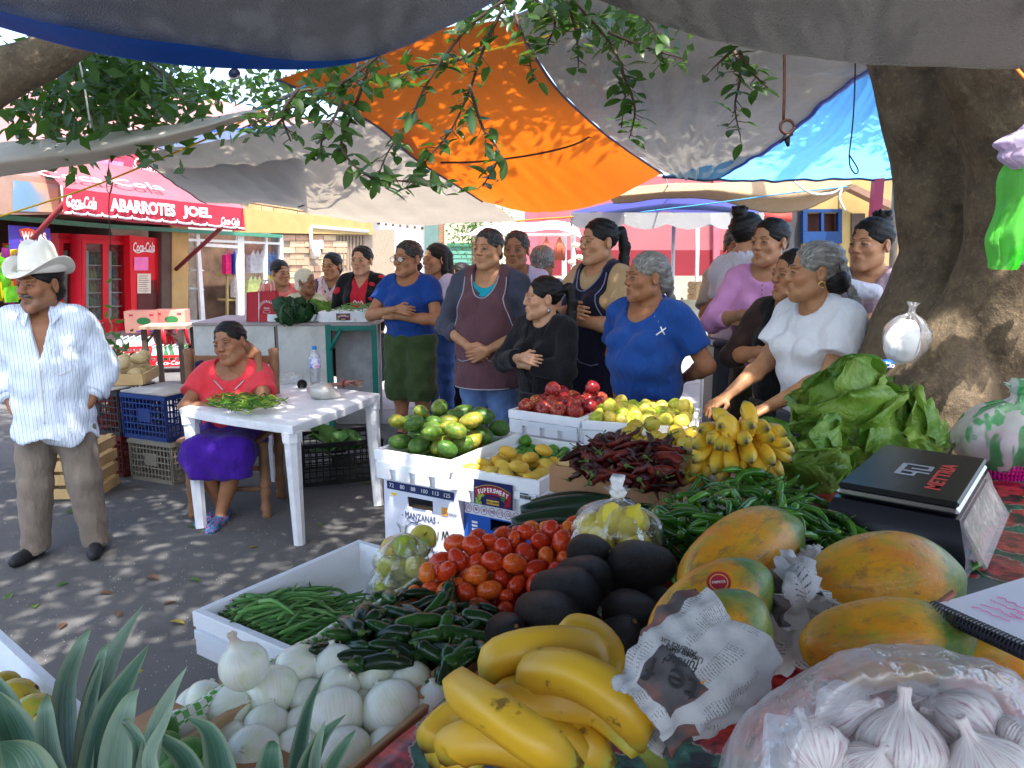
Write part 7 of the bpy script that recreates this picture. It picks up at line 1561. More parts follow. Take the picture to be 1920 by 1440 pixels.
HAIRG=hair_mat('grey_hair',(.09,.085,.075,1),(.22,.21,.19,1),(.42,.40,.37,1));HAIRM=hair_mat('greying_hair',(.012,.011,.010,1),(.04,.037,.034,1),(.18,.17,.16,1))
def fabric(name,col,var=.12,wv=1.0,rough=.85,wscale=7.0,**kw):
 t=NT(name);co=t.coords();n=t.noise(co,5,4);d=tuple(q*(1-var)for q in col[:3])+(1,)
 c=t.ramp(n,[(.3,d),(.65,col)]);mp=t.mapping(co,(1,1,.45),(.4,.2,0))
 h=t.math('ADD',t.noise(mp,wscale,4,.55),t.math('MULTIPLY',t.noise(co,420,1),.04))
 return t.done(t.bsdf(c,rough,.2,t.bump(h,.85*wv,.055),Sheen_Weight=kw.get('sheen',.1)))
def striped(name,base,line,pitch):
 t=NT(name);co=t.coords();s=t.sep(co);wob=t.math('MULTIPLY',t.noise(co,4,3),.022)
 x=t.math('ADD',t.math('ADD',s[0],wob),t.math('MULTIPLY',s[1],.35));q=t.math('FRACT',t.math('MULTIPLY',x,1/pitch))
 f=t.ramp(q,[(.0,(1,1,1,1)),(.10,(1,1,1,1)),(.14,(0,0,0,1)),(.46,(0,0,0,1)),(.48,(.45,.45,.45,1)),(.54,(.45,.45,.45,1)),(.56,(0,0,0,1))])
 c=t.mix(t.math('MULTIPLY',f,.75),base,line);mp=t.mapping(co,(1,1,.5),(.5,.2,0))
 return t.done(t.bsdf(c,.85,.2,t.bump(t.noise(mp,9,4,.55),.75,.05)))
# head in its own space: centre between the ears, face towards -y, about 0.235 tall
def head_geo(g,Mh,skin,o):
 age,wd,fat=o.get('age',.3),o.get('wide',1.0),o.get('fat',0.0)
 f=SDF((-.105,-.145,-.20),(.105,.125,.14),.0042)
 f.ell((0,.014,.038),(.076*wd,.094,.085),0);f.ell((0,-.022,-.035),(.060*wd+.006*fat,.066,.080),.03)
 f.cone((-.050*wd,.0,-.06),(-.018,-.068,-.098),.020+.006*fat,.016,.03);f.cone((.050*wd,.0,-.06),(.018,-.068,-.098),.020+.006*fat,.016,.03)
 f.ell((0,-.076,-.098+random.Random(o.get('seed',1)).uniform(-.006,.005)),(.019,.015,.015),.022)
 for s in(-1,1):
  f.ell((s*.040*wd,-.062,-.022),(.022+.005*fat,.020,.020),.022);f.ell((s*.078*wd,.012,-.004),(.010,.020,.032),.006,rot=(0,0,s*.35));f.ell((s*.086*wd,.006,.0),(.005,.011,.018),.004,'s')
  f.cone((s*.012,-.090,.024),(s*.046,-.076,.026),.0085,.007,.014);f.ell((s*.0315,-.096,.003),(.020,.017,.0125),.014,'s')
  f.ell((s*.0315,-.0735,.003),(.0165,.0150,.0125),.004)
  f.cone((s*.018,-.0885,.006),(s*.032,-.0905,.0112),.0036,.0046,.006);f.cone((s*.032,-.0905,.0112),(s*.047,-.080,.005),.0046,.0034,.006)
  f.cone((s*.020,-.086,-.006),(s*.045,-.079,-.006),.003,.003,.006)
 rn=random.Random(o.get('seed',1)*7);ny=rn.uniform(-.004,.004);nr=rn.uniform(.9,1.18);cz=rn.uniform(-.005,.006);f.chain([(0,-.083,.018),(0,-.094+ny*.5,.0),(0,-.104+ny,-.020)],[.0095,.0095,.0122*nr],.014);f.ell((0,-.105+ny,-.024),(.0135*nr,.0105,.0095),.008)
 for s in(-1,1):f.ell((s*.0125,-.097,-.028),(.0085,.010,.0075),.007);f.ell((s*.006,-.107,-.0345),(.0032,.005,.003),.002,'s')
 f.ell((0,-.082,-.058),(.026,.014,.018),.014)
 f.chain([(-.020,-.086,-.0605),(-.007,-.0945,-.0528),(0,-.0945,-.0535),(.007,-.0945,-.0528),(.020,-.086,-.0605)],[.0035,.0052,.0048,.0052,.0035],.005)
 f.chain([(-.017,-.086,-.0655),(0,-.0935,-.067),(.017,-.086,-.0655)],[.0035,.0066,.0035],.005)
 f.chain([(-.020,-.090,-.0640),(0,-.1015,-.0592),(.020,-.090,-.0640)],[.0016,.0022,.0016],.003,'s')
 if age>.4:
  for s in(-1,1):f.chain([(s*.019,-.096,-.030),(s*.031,-.088,-.048),(s*.032,-.082,-.066)],[.0025,.003,.002],.007,'s');f.ell((s*.034,-.070,-.082),(.016,.014,.013),.016)
  for z in(.052,.066):f.chain([(-.034,-.083,z),(0,-.096,z+.002),(.034,-.083,z)],[.0014,.0018,.0014],.004,'s')
 f.chain([(0,.018,-.05),(0,.032,-.13),(0,.045,-.24)],[.050+.006*fat,.052+.006*fat,.060],.018)
 V,F=f.mesh();N=len(V);x,y,z=V.T
 c=np.tile(np.array(skin),(N,1));r_=np.random.default_rng(o.get('seed',1))
 def blend(m,col):c[:]=c*(1-m[:,None])+np.array(col)*m[:,None]
 e=lambda cx,cy,cz,rx,ry,rz:np.clip(1.4-np.sqrt(((x-cx)/rx)**2+((y-cy)/ry)**2+((z-cz)/rz)**2),0,1)
 lip=np.maximum(e(0,-.092,-.0525,.021,.02,.006),e(0,-.092,-.065,.017,.02,.0075));blend(lip*.8,np.array(skin)*np.array([.78,.48,.46])*o.get('lip',1))
 for s in(-1,1):blend(e(s*.042,-.07,-.022,.03,.04,.024)*.25,np.array(skin)*np.array([1.15,.8,.72]));blend(e(s*.0315,-.088,.003,.019,.02,.0115)*.35,np.array(skin)*.62)
 blend(np.clip(vnoise(V,60,o.get('seed',1))-.25,0,1)*.25*(age>.4),np.array(skin)*.75)
 if o.get('stubble'):blend(e(0,-.05,-.075,.07,.07,.045)*.5,(.10,.085,.075))
 g.add(V,F,0,Mh,c)
 for s in(-1,1):
  ec=Vector((s*.0315,-.0775,.003));gz=o.get('gaze',(0,0));n=10;V=[];cc=[]
  d=Vector((gz[0]*.5,-1,gz[1]*.5)).normalized();R_=d.to_track_quat('Z','Y').to_matrix()
  prof=[(0,1),(.20,.98),(.205,.979),(.45,.893),(.46,.888),(.75,.66),(.95,.31),(1,0)]
  for i,(r,z_)in enumerate(prof):
   for k in range(n):
    a=2*math.pi*k/n;p=R_@Vector((r*math.cos(a),r*math.sin(a),z_));V.append(tuple(ec+Vector((p.x*.0132,p.y*.0132,p.z*.0104))))
    cc.append((.008,.006,.006)if i<2 else(.02,.011,.008)if i<4 else(.30,.27,.25))
  g.add(V,[[i*n+k,i*n+n+k,i*n+n+(k+1)%n,i*n+(k+1)%n]for i in range(len(prof)-1)for k in range(n)],0,Mh,np.array(cc))
  lash=[(s*.0175,-.0905,.0035),(s*.025,-.0940,.0075),(s*.033,-.0942,.0085),(s*.041,-.0900,.0065),(s*.048,-.082,.0015)]
  g.tube([Mh@Vector(p)for p in lash],[.001,.0017,.0019,.0017,.001],5,0,True,1,(.012,.009,.008))
  bz=o.get('browz',0);br=[(s*.011,-.0975,.0255+bz),(s*.024,-.0955,.0305+bz),(s*.038,-.0865,.031+bz),(s*.050,-.076,.0255+bz)]
  g.tube([Mh@Vector(p)for p in smooth_path(br,8)],[.0016,.0026,.003,.0028,.0025,.002,.0015,.0008],6,0,True,.6,o.get('brow',(.018,.014,.012)))
# hair in head space
def hair_geo(style,o):
 f=SDF((-.15,-.14,-.62 if style in('long','pony','braid')else-.24),(.15,.24,.25),.0062);wd=o.get('wide',1.0)
 f.ell((0,.020,.042),(.0835*wd,.1000,.0900),0)
 line=o.get('line',.060);X,Y,Z_=np.meshgrid(*f.ax,indexing='ij',sparse=True)
 face=np.sqrt((X/.070)**2+((Y+.100)/.092)**2+((Z_-line+.118)/.135)**2)-1
 f.F=np.maximum(f.F,-face*.07);f.F=np.maximum(f.F,np.where(Y<.03,-.035-Z_+.6*np.maximum(0,Y+.0),-.085-Z_)+0*X)
 ear=np.sqrt((np.abs(X)-.082*wd)**2+((Y-.008)/1.0)**2+((Z_+.004)/1.3)**2)-.024
 if style!='long':f.F=np.maximum(f.F,-ear)
 f.F=f.F+.0016*np.sin(Y*60+Z_*190+X*40)+.0012*np.sin(Z_*330+np.abs(X)*230)
 if style=='bun':f.ell(o.get('bun',(0,.115,.02)),(.036,.032,.036),.012)
 if style=='topbun':f.ell((.0,.075,.125),(.042,.040,.034),.012);[f.cone((.0,.07,.14),(.04*math.cos(a),.07+.036*math.sin(a),.148+.010*math.sin(3*a)),.016,.010,.006)for a in range(0,7)]
 if style=='pony':f.chain([(0,.105,.05),(0,.150,.06),(.01,.170,-.02),(.015,.160,-.14),(.015,.145,-.27),(.01,.14,-.36)],[.020,.026,.029,.030,.026,.008],.015)
 if style=='lowpony':f.chain([(0,.10,-.03),(0,.125,-.09),(.0,.115,-.18),(0,.105,-.22)],[.03,.033,.025,.006],.02)
 if style=='braid':
  pth=smooth_path(o.get('braid',[(0,.11,-.02),(0,.135,-.10),(.0,.13,-.25),(.02,.12,-.42),(.02,.12,-.56)]),17)
  f.ell((0,.085,-.02),(.055,.055,.06),.02)
  for i,p in enumerate(pth):f.ell((p.x+.009*(-1)**i,p.y,p.z),(.020,.019,.022),.004)
 if style=='long':f.chain([(0,.075,.02),(.0,.085,-.10),(.0,.075,-.20),(0,.06,-.26)],[.072,.066,.055,.02],.02);[f.chain([(s*.07,.03,.02),(s*.075,.03,-.08),(s*.07,.02,-.17)],[.022,.024,.010],.02)for s in(-1,1)]
 if style=='short':f.ell((0,.05,-.03),(.074*wd,.065,.06),.02)
 return f.mesh()
def hand_geo(f,w_,d,n,curl,ts,s=1.0):
 d=Vector(d).normalized();n=Vector(n);n=(n-d*n.dot(d)).normalized();l=d.cross(n)*ts;w_=Vector(w_)
 for k in range(4):
  o=(k-1.5)*-1
  b0,b1=w_+l*.011*o*s,w_+d*.072*s+l*.0178*o*s;f.cone(b0,b1,.0135*s,.0105*s,.010)
  c1,c2=curl*.7,curl*1.55;L=(.060,.070,.066,.050)[k]*s;spread=l*(.10*o)
  d1=(d*math.cos(c1)+n*math.sin(c1)+spread).normalized();d2=(d*math.cos(c2)+n*math.sin(c2)+spread*.5).normalized()
  m=b1+d1*L*.5;f.cone(b1,m,.0093*s,.0084*s,.004);f.cone(m,m+d2*L*.5,.0084*s,.0066*s,.004)
 t0=w_+d*.018*s+l*.022*s;t1=t0+(d*.55+l*.65+n*.25).normalized()*.036*s;f.cone(t0,t1,.0135*s,.0105*s,.010);f.cone(t1,t1+(d*.85+l*.1+n*.35).normalized()*.03*s,.0102*s,.0078*s,.004)
def mirror(p):return(-p[0],)+tuple(p[1:])
def arms_for(pose,w,q):
 yf=-(.115*w+.03*q)
 if pose=='crossed':return((.235*w,-.11,.965),(-.02,yf-.085,1.0),(-1,.12,.12),(0,1,0),.5),((-.235*w,-.12,.985),(.03,yf-.125,1.055),(1,.05,-.12),(0,1,-.2),.45)
 if pose=='clasped':return((.25*w,.0,.945),(.062,yf-.085,.83),(-.8,-.25,-.4),(-.2,.9,.2),.55),((-.25*w,.0,.945),(-.058,yf-.075,.845),(.8,-.2,-.45),(.2,.9,.2),.5)
 if pose=='behind':a=((.25*w,.11,.955),(.09,.185*w,.85),(-1,.1,-.15),(0,-1,0),.5)
 elif pose=='pocket':a=((.240*w,.07,.97),(.178*w,-.035,.80),(-.45,-.05,-.9),(-1,0,0),.3)
 elif pose=='front':a=((.235*w,-.03,.95),(.12,yf-.14,.88),(-.5,-.8,0),(0,0,-1),.5)
 else:a=((.225*w,.03,.945),(.23*w,-.05,.715),(0,-.15,-1),(-1,0,0),.5)
 return a,tuple(mirror(x)if isinstance(x,tuple)else x for x in a)
def stand_legs(sp=.085,fwd=.0):
 return[((s*sp,0,.80),(s*sp*1.06,-.012,.43),(s*sp*1.08,.012,.075),(s*sp*1.3,-.12,.028))for s in(1,-1)]
def torso_f(f,off,w,b,q,k=.04,hipw=1.0):
 f.ell((0,.012,.83),(.160*w*hipw+off,.118*w+off,.13+off),k);f.ell((0,-.02*q,.97),(.142*w+.022*q+off,.108*w+.04*q+off,.15+off),k)
 f.ell((0,.005,1.12),(.148*w+off,.102*w+off,.15+off),k)
 if b:[f.ell((s*.07*w,-.078*w-.01*b,1.075),(.060*w+off,.050+.02*b+off,.058+off),.03)for s in(1,-1)]
 f.cone((-.118*w,.015,1.222),(.118*w,.015,1.222),.052+off,.052+off,k)
 [f.cone((0,.025,1.295),(s*.105*w,.015,1.235),.043+off,.046+off,.03)for s in(1,-1)]
PEOPLE=[]
def person(label,px,py,Y,yaw=0,hyaw=0,pitch=0,roll=0,pose='side',arms=None,w=1.0,b=.5,q=.4,hs=1.06,skin=(.27,.135,.075),hair=('bun',HAIRB),legs=None,tops=(),bottom=None,apron=None,head={},lean=0,grp='people standing around the market',shoes=True,hz=1.41,base_z=0.0,hipw=1.0,dx=0.0,feet=None,thin=1.0):
 head=dict(head,wide=head.get('wide',1)*random.Random(head.get('seed',1)*3).uniform(.95,1.06))
 hc=P(px,py,Y);s=(hc.z-base_z)/hz;yw=rad(yaw)
 R_=Matrix.Rotation(yw,4,'Z');t=thing('person',label,'person',(0,0,0),yw,grp);HL=Vector((dx,-.018-lean,hz))
 t.location=Vector((hc.x,hc.y,base_z))-R_.to_3x3()@Vector((HL.x*s,HL.y*s,0));t.scale=(s*thin,s*thin,s)
 A=arms or arms_for(pose,w,q);LG=legs or stand_legs();Sh=lambda sx:(sx*.155*w,.015,1.213)
 lo_,hi_=(-.5,-.62,-.02),(.5,.42,hz-.06)
 def shear(V):
  if lean:V=V.copy();V[:,1]-=lean*np.clip((V[:,2]-.75)/.62,0,1.1)
  if dx:V=V.copy()if not lean else V;V[:,0]+=dx*np.clip((V[:,2]-.75)/.62,0,1.1)
  return V
 f=SDF(lo_,hi_,.0125);torso_f(f,0,w,b,q,.04,hipw);f.cone((0,.03,1.24),(0,.024,1.36),.058,.050,.03)
 for sx,a in zip((1,-1),A):
  f.chain([Sh(sx),a[0]],[.044*w,.038*w],.03);m=Vector(a[0]).lerp(Vector(a[1]),.3);f.chain([a[0],m,a[1]],[.037*w,.038*w,.0235],.018)
 for L in LG:f.chain([L[0],L[1]],[.088*w,.056*w],.03);m=Vector(L[1]).lerp(Vector(L[2]),.3)+Vector((0,.012,0));f.chain([L[1],m,L[2]],[.050*w,.053*w,.034],.02);f.cone(Vector(L[2])+Vector((0,.03,-.035)),L[3],.034,.026,.02)
 g=G();V,F=f.mesh();V=shear(V);g.add(V,F,0,None,np.tile(np.array(skin),(len(V),1)))
 for sx,a in zip((1,-1),A):
  c=np.array(a[1]);f=SDF(c-.17,c+.17,.0048);e=Vector(a[0]).lerp(Vector(a[1]),.6);f.cone(e,a[1],.0305*w,.0225,0);hand_geo(f,a[1],a[2],a[3],a[4],-sx,1.0)
  V,F=f.mesh();V=shear(V);g.add(V,F,0,None,np.tile(np.array(skin)*np.array([.97,.95,.95]),(len(V),1)))
 Mh=Matrix.Translation(HL)@Euler((rad(pitch),rad(roll),rad(hyaw)),'XYZ').to_matrix().to_4x4()@Matrix.Scale(hs,4)
 Mh=Matrix.Translation(HL)@Matrix.Rotation(rad(hyaw),4,'Z')@Matrix.Rotation(rad(pitch),4,'X')@Matrix.Rotation(rad(roll),4,'Y')@Matrix.Scale(hs,4)
 head_geo(g,Mh,skin,head);g.obj('body',M_SKIN,t)
 if hair:V,F=hair_geo(hair[0],dict(head,**(hair[2]if len(hair)>2 else{})));V=V+(.0028*vnoise(V,95,4)+.0018*vnoise(V,210,6))[:,None]*np.array([[1,1,.4]]);ho=G().add(V,F).obj('hair',hair[1],t);ho.matrix_local=Mh
 out={'t':t,'s':s,'Mh':Mh,'A':A}
 def wrinkle(f,amp,sd):
  X,Y_,Z_=np.meshgrid(*f.ax,indexing='ij',sparse=True);r=random.Random(sd);a,b_=r.uniform(0,6),r.uniform(0,6)
  f.F=f.F+amp*(np.sin(Z_*52+X*24+a+3*np.sin(X*9+b_))+.8*np.sin(Z_*30-X*41+Y_*20+b_)+.6*np.sin(X*70+Z_*18+a)*np.clip((1.0-Z_)*2,0,1))
 for i,c in enumerate(tops):
  off=c.get('off',.013);f=SDF(lo_,hi_,.0098);torso_f(f,off,w,b,q,.045,hipw)
  sl=c.get('sleeve',.6);wa=1+(w-1)*.6
  for sx,a in zip((1,-1),A):
   sh,el,wr=Vector(Sh(sx)),Vector(a[0]),Vector(a[1]);so=off+c.get('loose',.008)
   if sl<=0:continue
   if sl<=1:f.cone(sh,sh.lerp(el,sl),.048*wa+so,.044*wa+so+.006,.035,flat=True)
   else:f.cone(sh,el,.047*wa+so,.040*wa+so,.035);f.cone(el,el.lerp(wr,sl-1),.038*wa+so,.028*wa+so,.02,flat=True)
  if c.get('flare'):f.cone((0,.0,.90),(0,.0,c['hem']+.02),.13*w+off,.15*w+off+c['flare'],.06)
  wrinkle(f,c.get('wr',.0032),i+len(label))
  X,Y_,Z_=np.meshgrid(*f.ax,indexing='ij',sparse=True)
  nk,nw,nd=c.get('neck',('scoop',.085,.085));zt=1.285
  if nk=='v':cut=np.maximum(np.abs(X)-nw*np.clip(1-(zt-Z_)/nd,-1,1.3),Y_-.03)
  elif nk=='open':cut=np.maximum(np.abs(X)-nw,Y_-.0)
  else:cut=np.maximum((np.sqrt((X/nw)**2+((Z_-zt)/nd)**2)-1)*min(nw,nd),Y_-.03)
  ring=np.sqrt(X**2+(Y_-.02)**2)-c.get('collar',.068)
  f.F=np.maximum(np.maximum(f.F,-cut),-np.maximum(ring,1.235-Z_));f.F=np.maximum(f.F,c.get('hem',.80)-Z_+0*X+c.get('hemw',.006)*np.sin(X*19+Y_*23));
  if sl<=0:f.F=np.maximum(f.F,np.abs(X)-c.get('cutx',.148)*w+0*Y_-.5*np.maximum(0,1.0-Z_))
  V,F=f.mesh();V=shear(V);o=G().add(V,F).obj(c.get('name','shirt'),c['mat'],t);out['top%d'%i]=o
 if bottom:
  f=SDF(lo_,(.5,.42,1.0),.0115);kind=bottom['kind'];off=bottom.get('off',.014)
  f.ell((0,.012,.83),(.160*w*hipw+off,.118*w+off,.13+off),.03);f.ell((0,-.02*q,.93),(.145*w+.015*q+off,.110*w+.03*q+off,.1),.03)
  if kind=='lap':
   for L in LG:f.cone(L[0],Vector(L[0]).lerp(Vector(L[1]),1.03),.095*w+off,.078*w+off,.07,flat=True)
   [f.cone(Vector(L[1])+Vector((0,.02,0)),Vector(L[1])+Vector((0,.02,-.14)),.085*w,.07*w,.06,flat=True)for L in LG];f.cone(Vector(LG[0][1]).lerp(Vector(LG[1][1]),.5)+Vector((0,.04,0)),Vector(LG[0][1]).lerp(Vector(LG[1][1]),.5)+Vector((0,.05,-.14)),.09,.08,.06,flat=True);f.cone(Vector(LG[0][0]).lerp(Vector(LG[1][0]),.5),Vector(LG[0][1]).lerp(Vector(LG[1][1]),.5)+Vector((0,0,-.02)),.1,.085,.07,flat=True)
  elif kind=='skirt':f.cone((0,0,.80),(0,-.0,bottom['hem']-.02),.15*w+off,.17*w+off,.05)
  else:
   wide=bottom.get('wide',.012)
   for L in LG:
    f.cone(L[0],L[1],.092*w+off,.060*w+off+wide,.03);f.cone(L[1],Vector(L[2])+Vector((0,0,-.02)),.060*w+off+wide,.045*w+off+wide,.02)
  wrinkle(f,bottom.get('wr',.0042),7);X,Y_,Z_=np.meshgrid(*f.ax,indexing='ij',sparse=True);f.F=np.maximum(f.F,bottom.get('hem',.05)-Z_+0*X+.006*np.sin(X*40+Y_*31));f.F=np.maximum(f.F,Z_-bottom.get('waist',min(.93,tops[0].get('hem',.9)+.05)if tops else.93)+0*X)
  V,F=f.mesh();out['bottom']=G().add(V,F).obj(bottom.get('name',kind),bottom['mat'],t)
 if apron:
  f=SDF(lo_,hi_,.0098);off=apron.get('off',.026);torso_f(f,off,w,b,q,.045,hipw);f.cone((0,-.01,.90),(0,-.02,apron['hem']),.145*w+off,.165*w+off,.06);wrinkle(f,.002,3)
  X,Y_,Z_=np.meshgrid(*f.ax,indexing='ij',sparse=True);nw,nd=apron.get('neck',(.085,.15))
  f.F=np.maximum(f.F,-np.maximum((np.sqrt((X/nw)**2+((Z_-1.285)/nd)**2)-1)*nw,Y_-.03));f.F=np.maximum(f.F,-np.maximum(np.sqrt(X**2+(Y_-.02)**2)-.08,1.235-Z_))
  wl=apron.get('w',.128)*w;f.F=np.maximum(f.F,np.abs(X)-(wl+.30*np.clip(1.13-Z_,0,.25))+0*Y_);f.F=np.maximum(f.F,apron['hem']-Z_+0*X);f.F=np.maximum(f.F,Y_-apron.get('back',.2)+0*X)
  V,F=f.mesh();V=shear(V);out['apron']=G().add(V,F).obj('apron',apron['mat'],t)
  if apron.get('trim'):
   bv=BVHTree.FromPolygons([tuple(v)for v in V],[tuple(q_)for q_ in F]);
   def sew(pts,r,nm='trim'):
    pp=[]
    for x,z in pts:
     h=bv.ray_cast(Vector((x+dx,-.8,z)),Vector((0,1,0)))[0]
     if h is not None and(not pp or(h-pp[-1]).length<.12):pp.append(h-Vector((0,.002,0)))
    if len(pp)>2:G().tube(pp,r,5).obj(nm,apron['trim'],t)
   sew([(math.sin(a)*(nw+.008),1.285-(nd+.008)*math.cos(a))for a in[i*.13 for i in range(-11,12)]],.0035)
   for s_ in(-1,1):sew([(s_*(wl-.008+.30*min(.25,max(0,1.13-z))),z)for z in[1.25-.03*i for i in range(14)]],.0035);sew([(s_*.03,.86),(s_*.03,.80),(s_*.06,.765),(s_*.12,.75),(s_*.15,.76)],.0025,'pocket_trim')
   sew([(-.17+.02*i,apron['hem']+.008)for i in range(18)],.0035)
 if shoes and bottom:
  for L in LG:
   f=SDF(np.array(L[2])-.2,np.array(L[2])+.2,.008);a=Vector(L[2])+Vector((0,.035,-.04));f.cone(a,L[3],.042,.034,.0);f.cone(Vector(L[3]),Vector(L[3])+(Vector(L[3])-a).normalized()*.03,.034,.026,.01);f.fn(lambda X,Y_,Z_:.003-Z_+0*X+0*Y_);f.fn(lambda X,Y_,Z_:Z_-L[2][2]-.012+0*X+0*Y_);V,F=f.mesh()
   if len(F):G().add(V,F).obj('shoe',shoes if not isinstance(shoes,bool)else bpy.data.materials['dark_shoe'],t)
 PEOPLE.append(out);return out
plain('dark_shoe',(.02,.02,.024,1),.6)
def sew_on(o,part,pts,r,mat,nm,y0=-.8,flat_=1.0,lift=.002):
 """Lay a seam or lettering path on the front of a garment (local x, z pairs)."""
 me=part.data;bv=BVHTree.FromPolygons([v.co[:]for v in me.vertices],[p.vertices[:]for p in me.polygons]);pp=[]
 for x,z in pts:
  h=bv.ray_cast(Vector((x,y0,z)),Vector((0,1,0)))[0]
  if h is not None:pp.append(h-Vector((0,lift,0)))
 return G().tube(pp,r,5,flat=flat_).obj(nm,mat,o['t'])if len(pp)>1 else None
F_=lambda nm,*c,**k:fabric(nm,C(*c),**k)
SK=[(.41,.19,.092),(.33,.145,.068),(.47,.235,.122),(.27,.12,.058),(.54,.29,.17)]
mo=person('person in a cream cowboy hat and pale striped shirt, hands in the pockets',74,534,3.57,yaw=16,hyaw=-30,pitch=2,pose='pocket',w=1.06,b=0,q=.7,hs=1.12,skin=(.31,.135,.065),hair=('short',HAIRB,dict(line=.05)),legs=[((.09,0,.74),(.125,-.03,.40),(.145,.01,.075),(.16,-.13,.03)),((-.09,0,.74),(-.12,-.03,.40),(-.16,.0,.075),(-.22,-.12,.03))],tops=[dict(mat=striped('striped_shirt',C(216,226,240),C(88,102,135),.018),sleeve=1.66,hem=.635,neck=('v',.062,.24),loose=.016,off=.026,wr=.0042,hemw=.03,flare=.03,collar=.075,name='shirt')],bottom=dict(kind='trousers',mat=F_('khaki_trousers',128,116,104),hem=.03,wide=.012,off=.014,wr=.0022,waist=.93),head=dict(age=.9,wide=1.06,fat=.6,seed=3,stubble=1,browz=.003),thin=.92)
t=mo['t'];Mh=mo['Mh'];M_FELT=plain('cream_felt',(.74,.71,.62,1),.8,.04,6,.1,80)
def hatfn(u,v):
 a=2*math.pi*u;prof=[(.001,.215),(.05,.212),(.072,.19),(.084,.13),(.090,.078),(.096,.070),(.13,.068),(.165,.070),(.20,.074)]
 r,z=catmull([np.array(p)for p in prof],v);sx,sy=math.sin(a),math.cos(a);k=max(0,(r-.098)/.1)
 z=z+k*(.075*sx*sx*.85-.022*sy*sy)-(.014*math.exp(-(r*sx/.03)**2)*math.exp(-((r*sy)/.09)**4)if v<.3 else 0)-(.0 if v>.5 else.012*abs(sy)*(v<.35))
 return(r*sx*(.96 if r<.1 else.96-.26*min(1,(r-.1)/.05)),r*sy*(1.06 if r<.1 else 1.06-.26*min(1,(r-.1)/.05))+.012,z-.012)
ho=G().grid(hatfn,56,40).obj('hat',M_FELT,t);ho.matrix_local=Mh;md=ho.modifiers.new('thickness','SOLIDIFY');md.thickness=.004
G().tube([(.94*.0915*math.sin(a),1.04*.0915*math.cos(a)+.012,.067)for a in[i*math.pi/16 for i in range(33)]],.004,6,flat=1).obj('hat_band',plain('hat_band',(.5,.46,.38,1),.7),ho)
M_MOU=hair_mat('grey_moustache',(.05,.045,.04,1),(.14,.13,.12,1),(.3,.28,.26,1))
mu=G().tube([(-.034,-.080,-.050),(-.020,-.096,-.043),(0,-.1035,-.0405),(.020,-.096,-.043),(.034,-.080,-.050)],[.003,.0065,.006,.0065,.003],7).obj('moustache',M_MOU,t);mu.matrix_local=Mh
M_SHC=bpy.data.materials['striped_shirt']
for s_ in(-1,1):
 V=[(s_*.052,.03,1.335),(s_*.086,.01,1.30),(s_*.100,-.085,1.262),(s_*.060,-.115,1.215),(s_*.046,-.088,1.275),(s_*.050,-.04,1.325)]
 o=G().add(V+[(x*1.03,y-.010,z-.004)for x,y,z in V],[(0,1,2,3,4,5),(11,10,9,8,7,6)]+[(i,(i+1)%6,(i+1)%6+6,i+6)for i in range(6)]).obj('collar',M_SHC,t,'auto')
top=mo['top0']
sew_on(mo,top,[(.004,z)for z in[1.06-.02*i for i in range(17)]],.0035,M_WHITEM,'placket');
sew_on(mo,top,[(.052,1.10),(.052,.995),(.095,.975),(.138,.99),(.138,1.10),(.052,1.105)],.003,M_WHITEM,'pocket')
for z in(1.0,.90,.80):sew_on(mo,top,[(.000,z),(.012,z)],.005,M_WHITEM,'button')
for a in mo['A']:
 w_,e=Vector(a[1]),Vector(a[0]);p0=e.lerp(w_,.62);G().tube([p0,e.lerp(w_,.78)],[.050,.049],14).obj('cuff',M_SHC,t)
M_BLUE1=F_('blue_tee',24,66,140);M_OLIVE=F_('olive_capri',62,78,42)
p3=person('person in a blue tee and olive capri trousers with glasses, arms crossed by the table',764,486,5.85,yaw=-18,hyaw=-16,pose='crossed',w=1.14,b=.7,q=.75,hs=1.12,skin=SK[0],hair=('bun',HAIRM,dict(bun=(0,.10,-.05))),tops=[dict(mat=M_BLUE1,sleeve=.55,hem=.80,neck=('scoop',.095,.075))],bottom=dict(kind='trousers',mat=M_OLIVE,hem=.34,wide=.03,off=.022),head=dict(age=.85,seed=5))
M_GLF=plain('glasses_frame',(.05,.03,.02,1),.3);M_GLL=film('glasses_lens',(.95,.95,.95,1),.15,.03)
gl=thing('glasses','','');gl.parent=p3['t'];gl.matrix_local=p3['Mh']
for k in('label','category'):
 if k in gl:del gl[k]
g=G()
for s_ in(-1,1):g.tube([(s_*.033+.024*math.cos(q),-.108-.002*abs(math.cos(q)),.0+.019*math.sin(q))for q in[i*math.pi/8 for i in range(17)]],.0016,5);g.tube([(s_*.057,-.107,.006),(s_*.078,-.05,.01),(s_*.08,.01,.008)],.0016,5)
g.tube([(-.010,-.112,.004),(.010,-.112,.004)],.0016,5);g.obj('frame',M_GLF,gl)
g=G();[g.add([(s_*.033+.023*math.cos(q),-.109,.018*math.sin(q))for q in[i*math.pi/8 for i in range(16)]],[tuple(range(16))])for s_ in(-1,1)];g.obj('lens',M_GLL,gl)
p4=person('young person in a white tee and blue jeans behind the one with glasses',817,487,6.4,yaw=-40,hyaw=-12,pose='crossed',w=.96,b=.5,q=.15,hs=1.08,skin=SK[2],hair=('long',HAIRB),tops=[dict(mat=F_('white_tee',205,200,218),sleeve=.6,hem=.80,neck=('scoop',.09,.07))],bottom=dict(kind='trousers',mat=F_('blue_jeans',62,92,150),hem=.05,wide=.0,off=.012),head=dict(age=.1,seed=6))
